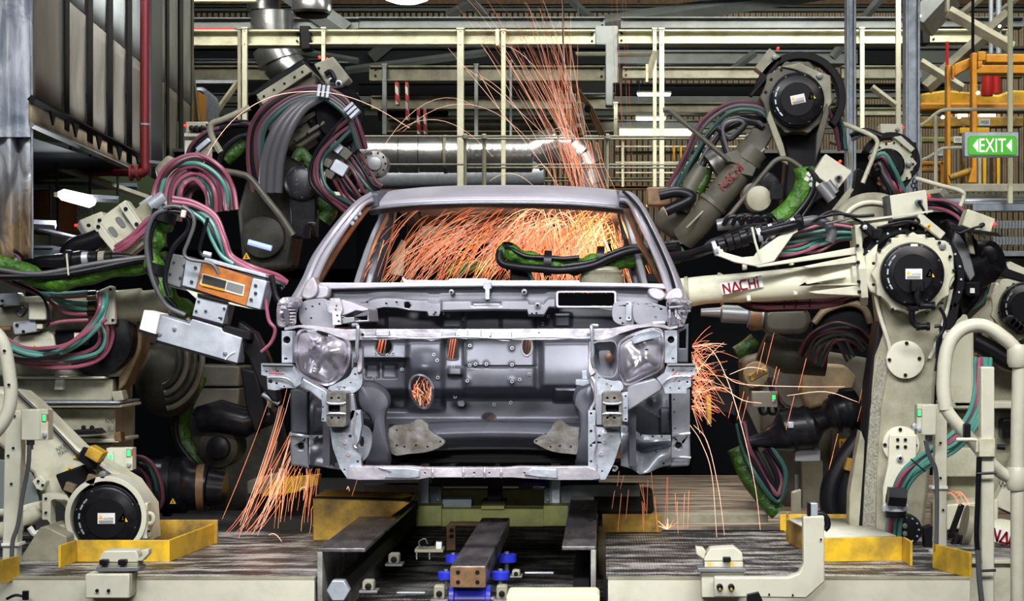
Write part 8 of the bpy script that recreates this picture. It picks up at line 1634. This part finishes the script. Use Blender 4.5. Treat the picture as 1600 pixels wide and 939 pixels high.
# B: dense curtain to the right of it, falling slightly right
for i in range(300):
    Y = rs.uniform(10.4, 11.4); u = rs.random()
    x0 = 800+165*u; x1 = x0+rs.uniform(10, 70)-20*(1-u); y0 = rs.uniform(318, 350)
    f0 = rs.random()*.6; f1 = min(1.05, f0+rs.uniform(.3, .9)); pts = []
    for j in range(9):
        f = f0+(f1-f0)*j/8; pts.append(P(min(x0+(x1-x0)*f, 1022-30*(1-f)), y0+(450-y0)*f**1.3, Y))
    sb.add(pts, rs.choice((.0010, .0014, .0018)), pick(rs, (('spark_orange', .30), ('spark_pale', .25), ('spark_gold', .30), ('spark_hot', .05), ('spark_dim', .03))))
for i in range(36):
    Y = rs.uniform(10.2, 11); x0 = rs.uniform(820, 890); y0 = rs.uniform(325, 350); x1 = x0-rs.uniform(-40, 60); 
    sb.add([P(x0+(x1-x0)*f, y0+rs.uniform(-1, 1)+30*f*f, Y) for f in (0, .25, .5, .75, 1)], .002, 'spark_hot')
for i in range(16):
    Y = rs.uniform(10, 10.4); x = rs.uniform(640, 980); y = rs.uniform(360, 430); w_ = rs.uniform(15, 50); h_ = rs.uniform(6, 18)
    sb.add([P(x+w_*f, y+h_*(4*(f-.35)**2), Y) for f in [j/8 for j in range(9)]], .0015, 'spark_pale')
for i in range(34):
    Y = rs.uniform(9.9, 10.4); x = rs.uniform(545, 680); L = rs.uniform(40, 120); dx = L*rs.uniform(.3, .9); y = rs.uniform(340, 430-.3*L)
    sb.add([P(x+dx*(1-f), y+L*f**1.4, Y) for f in [j/8 for j in range(9)] if y+L*f**1.4 < 450], .0012, 'spark_orange')
sb.link('cabin_sparks', 'dense orange welding sparks filling the car cabin behind the windscreen')
# C: sparks above the roof
sb = SB()
for i in range(80):
    Y = rs.uniform(12.3, 13.2); u = rs.gauss(.5, .28); x1 = 925+14*rs.gauss(0, 1)-20*u; x0 = 770+115*u+rs.uniform(-12, 12)
    if rs.random() < .2: x0 = rs.uniform(680, 780); 
    f0 = rs.random()*.5; f1 = min(1, f0+rs.uniform(.35, .9)); yb = 300; yt = -20
    sb.add([P(x0+(x1-x0)*(f**.8), yt+(yb-yt)*f, Y) for f in [f0+(f1-f0)*j/10 for j in range(11)]], rs.choice((.0008, .0011, .0013)), pick(rs, (('spark_orange', .35), ('spark_pale', .40), ('spark_dim', .25))))
for i in range(5):
    x = rs.uniform(955, 985); sb.add([P(x+12*f, -10+300*f, 12.6) for f in (0, .3, .6, 1)], .0009, 'spark_dim')
for a, b, sag in (((780, 170), (745, 108), 0), ((740, 115), (860, 260), .12), ((778, 70), (905, 240), .18), ((700, 75), (880, 300), .02), ((560, 300), (740, 165), .26), ((630, 205), (845, 240), .25), ((620, 205), (770, 245), .15), ((765, 283), (840, 298), .08), ((830, 270), (870, 295), .1), ((862, 205), (935, 298), .16), ((720, 100), (850, 210), .02), ((745, 60), (800, 150), .02)):
    sb.add(through(P(*a, 12.2), P(*b, 12.2), sag), .0015, 'spark_pale')
for i in range(22): 
    x = rs.uniform(850, 940); sb.add([P(x+rs.uniform(14, 30)*f, 222+75*f, 12.0) for f in (0, .5, 1)], .0015, 'spark_orange')
sb.link('roof_sparks', 'tall fan of thin sparks shooting up above the car roof')
# long single arc upper left
sb = SB(); sb.add([P(*q, 9.6) for q in [(v.x, v.y) for v in cr([(306, 282), (330, 232), (362, 190), (400, 162), (440, 147), (490, 143), (540, 150), (590, 170), (640, 200)], 4)]], .0018, 'spark_pale')
sb.link('spark_arc', 'single long pale spark arc curving over the upper left robot')
# D: left of the car
sb = SB()
for i in range(14):
    Y = rs.uniform(9.1, 9.6); x1 = rs.uniform(340, 430); y1 = rs.uniform(800, 842); dx = rs.uniform(60, 85); L = rs.uniform(110, 230)
    sb.add([P(x1+dx*(L/200)*(1-f**1.15), y1-L*(1-f), Y) for f in [j/8 for j in range(9)]], .0014, pick(rs, (('spark_orange', .5), ('spark_pale', .5))))
for i in range(34):
    Y = rs.uniform(9.1, 9.7); x1 = rs.uniform(415, 492); L = rs.uniform(40, 105); y1 = rs.uniform(770, 835)
    sb.add([P(x1+rs.uniform(4, 12)*(1-f), max(732, y1-L)+(y1-max(732, y1-L))*f, Y) for f in (0, .35, .7, 1)], .0012, pick(rs, (('spark_orange', .6), ('spark_gold', .25), ('spark_pale', .15))))
for i in range(9):
    Y = 9.3; x1 = rs.uniform(340, 400); sb.add([P(x1+110*(1-f), 835-170*(1-f)**1.2, Y) for f in [j/8 for j in range(9)]], .0012, 'spark_orange')
for a, b in (((468, 768), (480, 766)), ((420, 836), (440, 846)), ((542, 765), (546, 768))): sb.add(through(P(*a, 9.2), P(*b, 9.2), .02), .002, 'spark_pale')
sb.add([P(558, 750, 9.4), P(545, 790, 9.4), P(536, 825, 9.4)], .0014, 'spark_orange')
sb.link('left_sparks', 'orange sparks raining down left of the car body')
# E: right of the car
sb = SB()
for i in range(120):
    Y = rs.uniform(9.1, 9.5); a = rs.uniform(-70, 70); L = rs.uniform(15, 60)*(1 if rs.random() < .8 else 1.6); x0 = 1080+rs.uniform(0, 6); y0 = 592+rs.uniform(-55, 50)
    c, s = math.cos(math.radians(a)), math.sin(math.radians(a))
    if s > 0: L *= .7
    sb.add([P(x0+L*c*f, y0+L*s*f+L*.25*f*f, Y) for f in (0, .25, .5, .75, 1)], rs.choice((.0007, .0010)), pick(rs, (('spark_orange', .5), ('spark_pale', .35), ('spark_dim', .15))))
for l in ([(1082, 540), (1110, 545), (1135, 590), (1160, 670), (1180, 760), (1188, 828)], [(1078, 664), (1095, 690), (1112, 740), (1120, 840)], [(1084, 664), (1105, 690), (1122, 760), (1132, 836)], [(1100, 612), (1125, 605), (1160, 625), (1190, 630)], [(1140, 585), (1170, 574), (1198, 578)], [(1230, 618), (1290, 612), (1340, 628)], [(1130, 585), (1160, 600), (1250, 604), (1320, 604)]):
    sb.add(cr([P(x, y, 9.3) for x, y in l], 5), .0016, 'spark_pale')
for i in range(16):
    x = rs.uniform(960, 1100); y = rs.uniform(730, 790); sb.add([P(x+8*f*rs.uniform(-1, 1), y+rs.uniform(20, 60)*f, 9.6) for f in (0, 1)], .0014, 'spark_orange')
for i in range(14):
    x = rs.uniform(1130, 1345); y = rs.uniform(560, 760); L = rs.uniform(20, 60); sb.add([P(x+L*.25, y-L, 9.5), P(x, y, 9.5)], .0011, 'spark_orange')
for i in range(18):
    a = rs.uniform(-160, -20); L = rs.uniform(4, 22); sb.add([P(1043, 827, 9.55), P(1043+L*math.cos(math.radians(a)), 827+L*math.sin(math.radians(a)), 9.55)], .0016, pick(rs, (('spark_hot', .3), ('spark_orange', .7))))
for i in range(5): sb.add([P(rs.uniform(1040, 1044), 745, 9.6), P(rs.uniform(1038, 1046), 820, 9.6)], .0009, 'spark_dim')
sb.link('right_sparks', 'orange sparks bursting out right of the car body and falling')
# F: behind the firewall holes
sb = SB()
for i in range(60):
    x = rs.uniform(636, 684); y = rs.uniform(585, 640); L = rs.uniform(10, 50); sb.add([P(x, y, 9.4), P(x+rs.uniform(-12, 12), y+L*.6, 9.4), P(x+rs.uniform(-14, 14), y+L, 9.4)], .0018, pick(rs, (('spark_orange', .55), ('spark_pale', .35), ('spark_hot', .1))))
for x0, x1, y0, y1 in ((588, 612, 527, 556), (698, 717, 527, 564)):
    for i in range(9): x = rs.uniform(x0, x1); sb.add([P(x+6, y0, 9.4), P(x, y1, 9.4)], .0018, 'spark_orange')
for i in range(5): x = rs.uniform(816, 832); sb.add([P(x+3, 526, 9.4), P(x, 556, 9.4)], .0012, 'spark_dim')
for i in range(4): sb.add([P(950+rs.uniform(-4, 4), 550, 9.3), P(948, 568, 9.3)], .002, 'spark_orange')
sb.link('bulkhead_sparks', 'orange sparks glimpsed through holes in the grey bulkhead')
sb = SB()
for i in range(6):
    x = rs.uniform(1492, 1520); sb.add(through(P(x, 790, 9.0), P(x-22, 780-rs.uniform(0, 14), 9.0), .03), .0014, 'spark_orange')
sb.link('small_sparks', 'tiny far spark spray beside the right control box post')
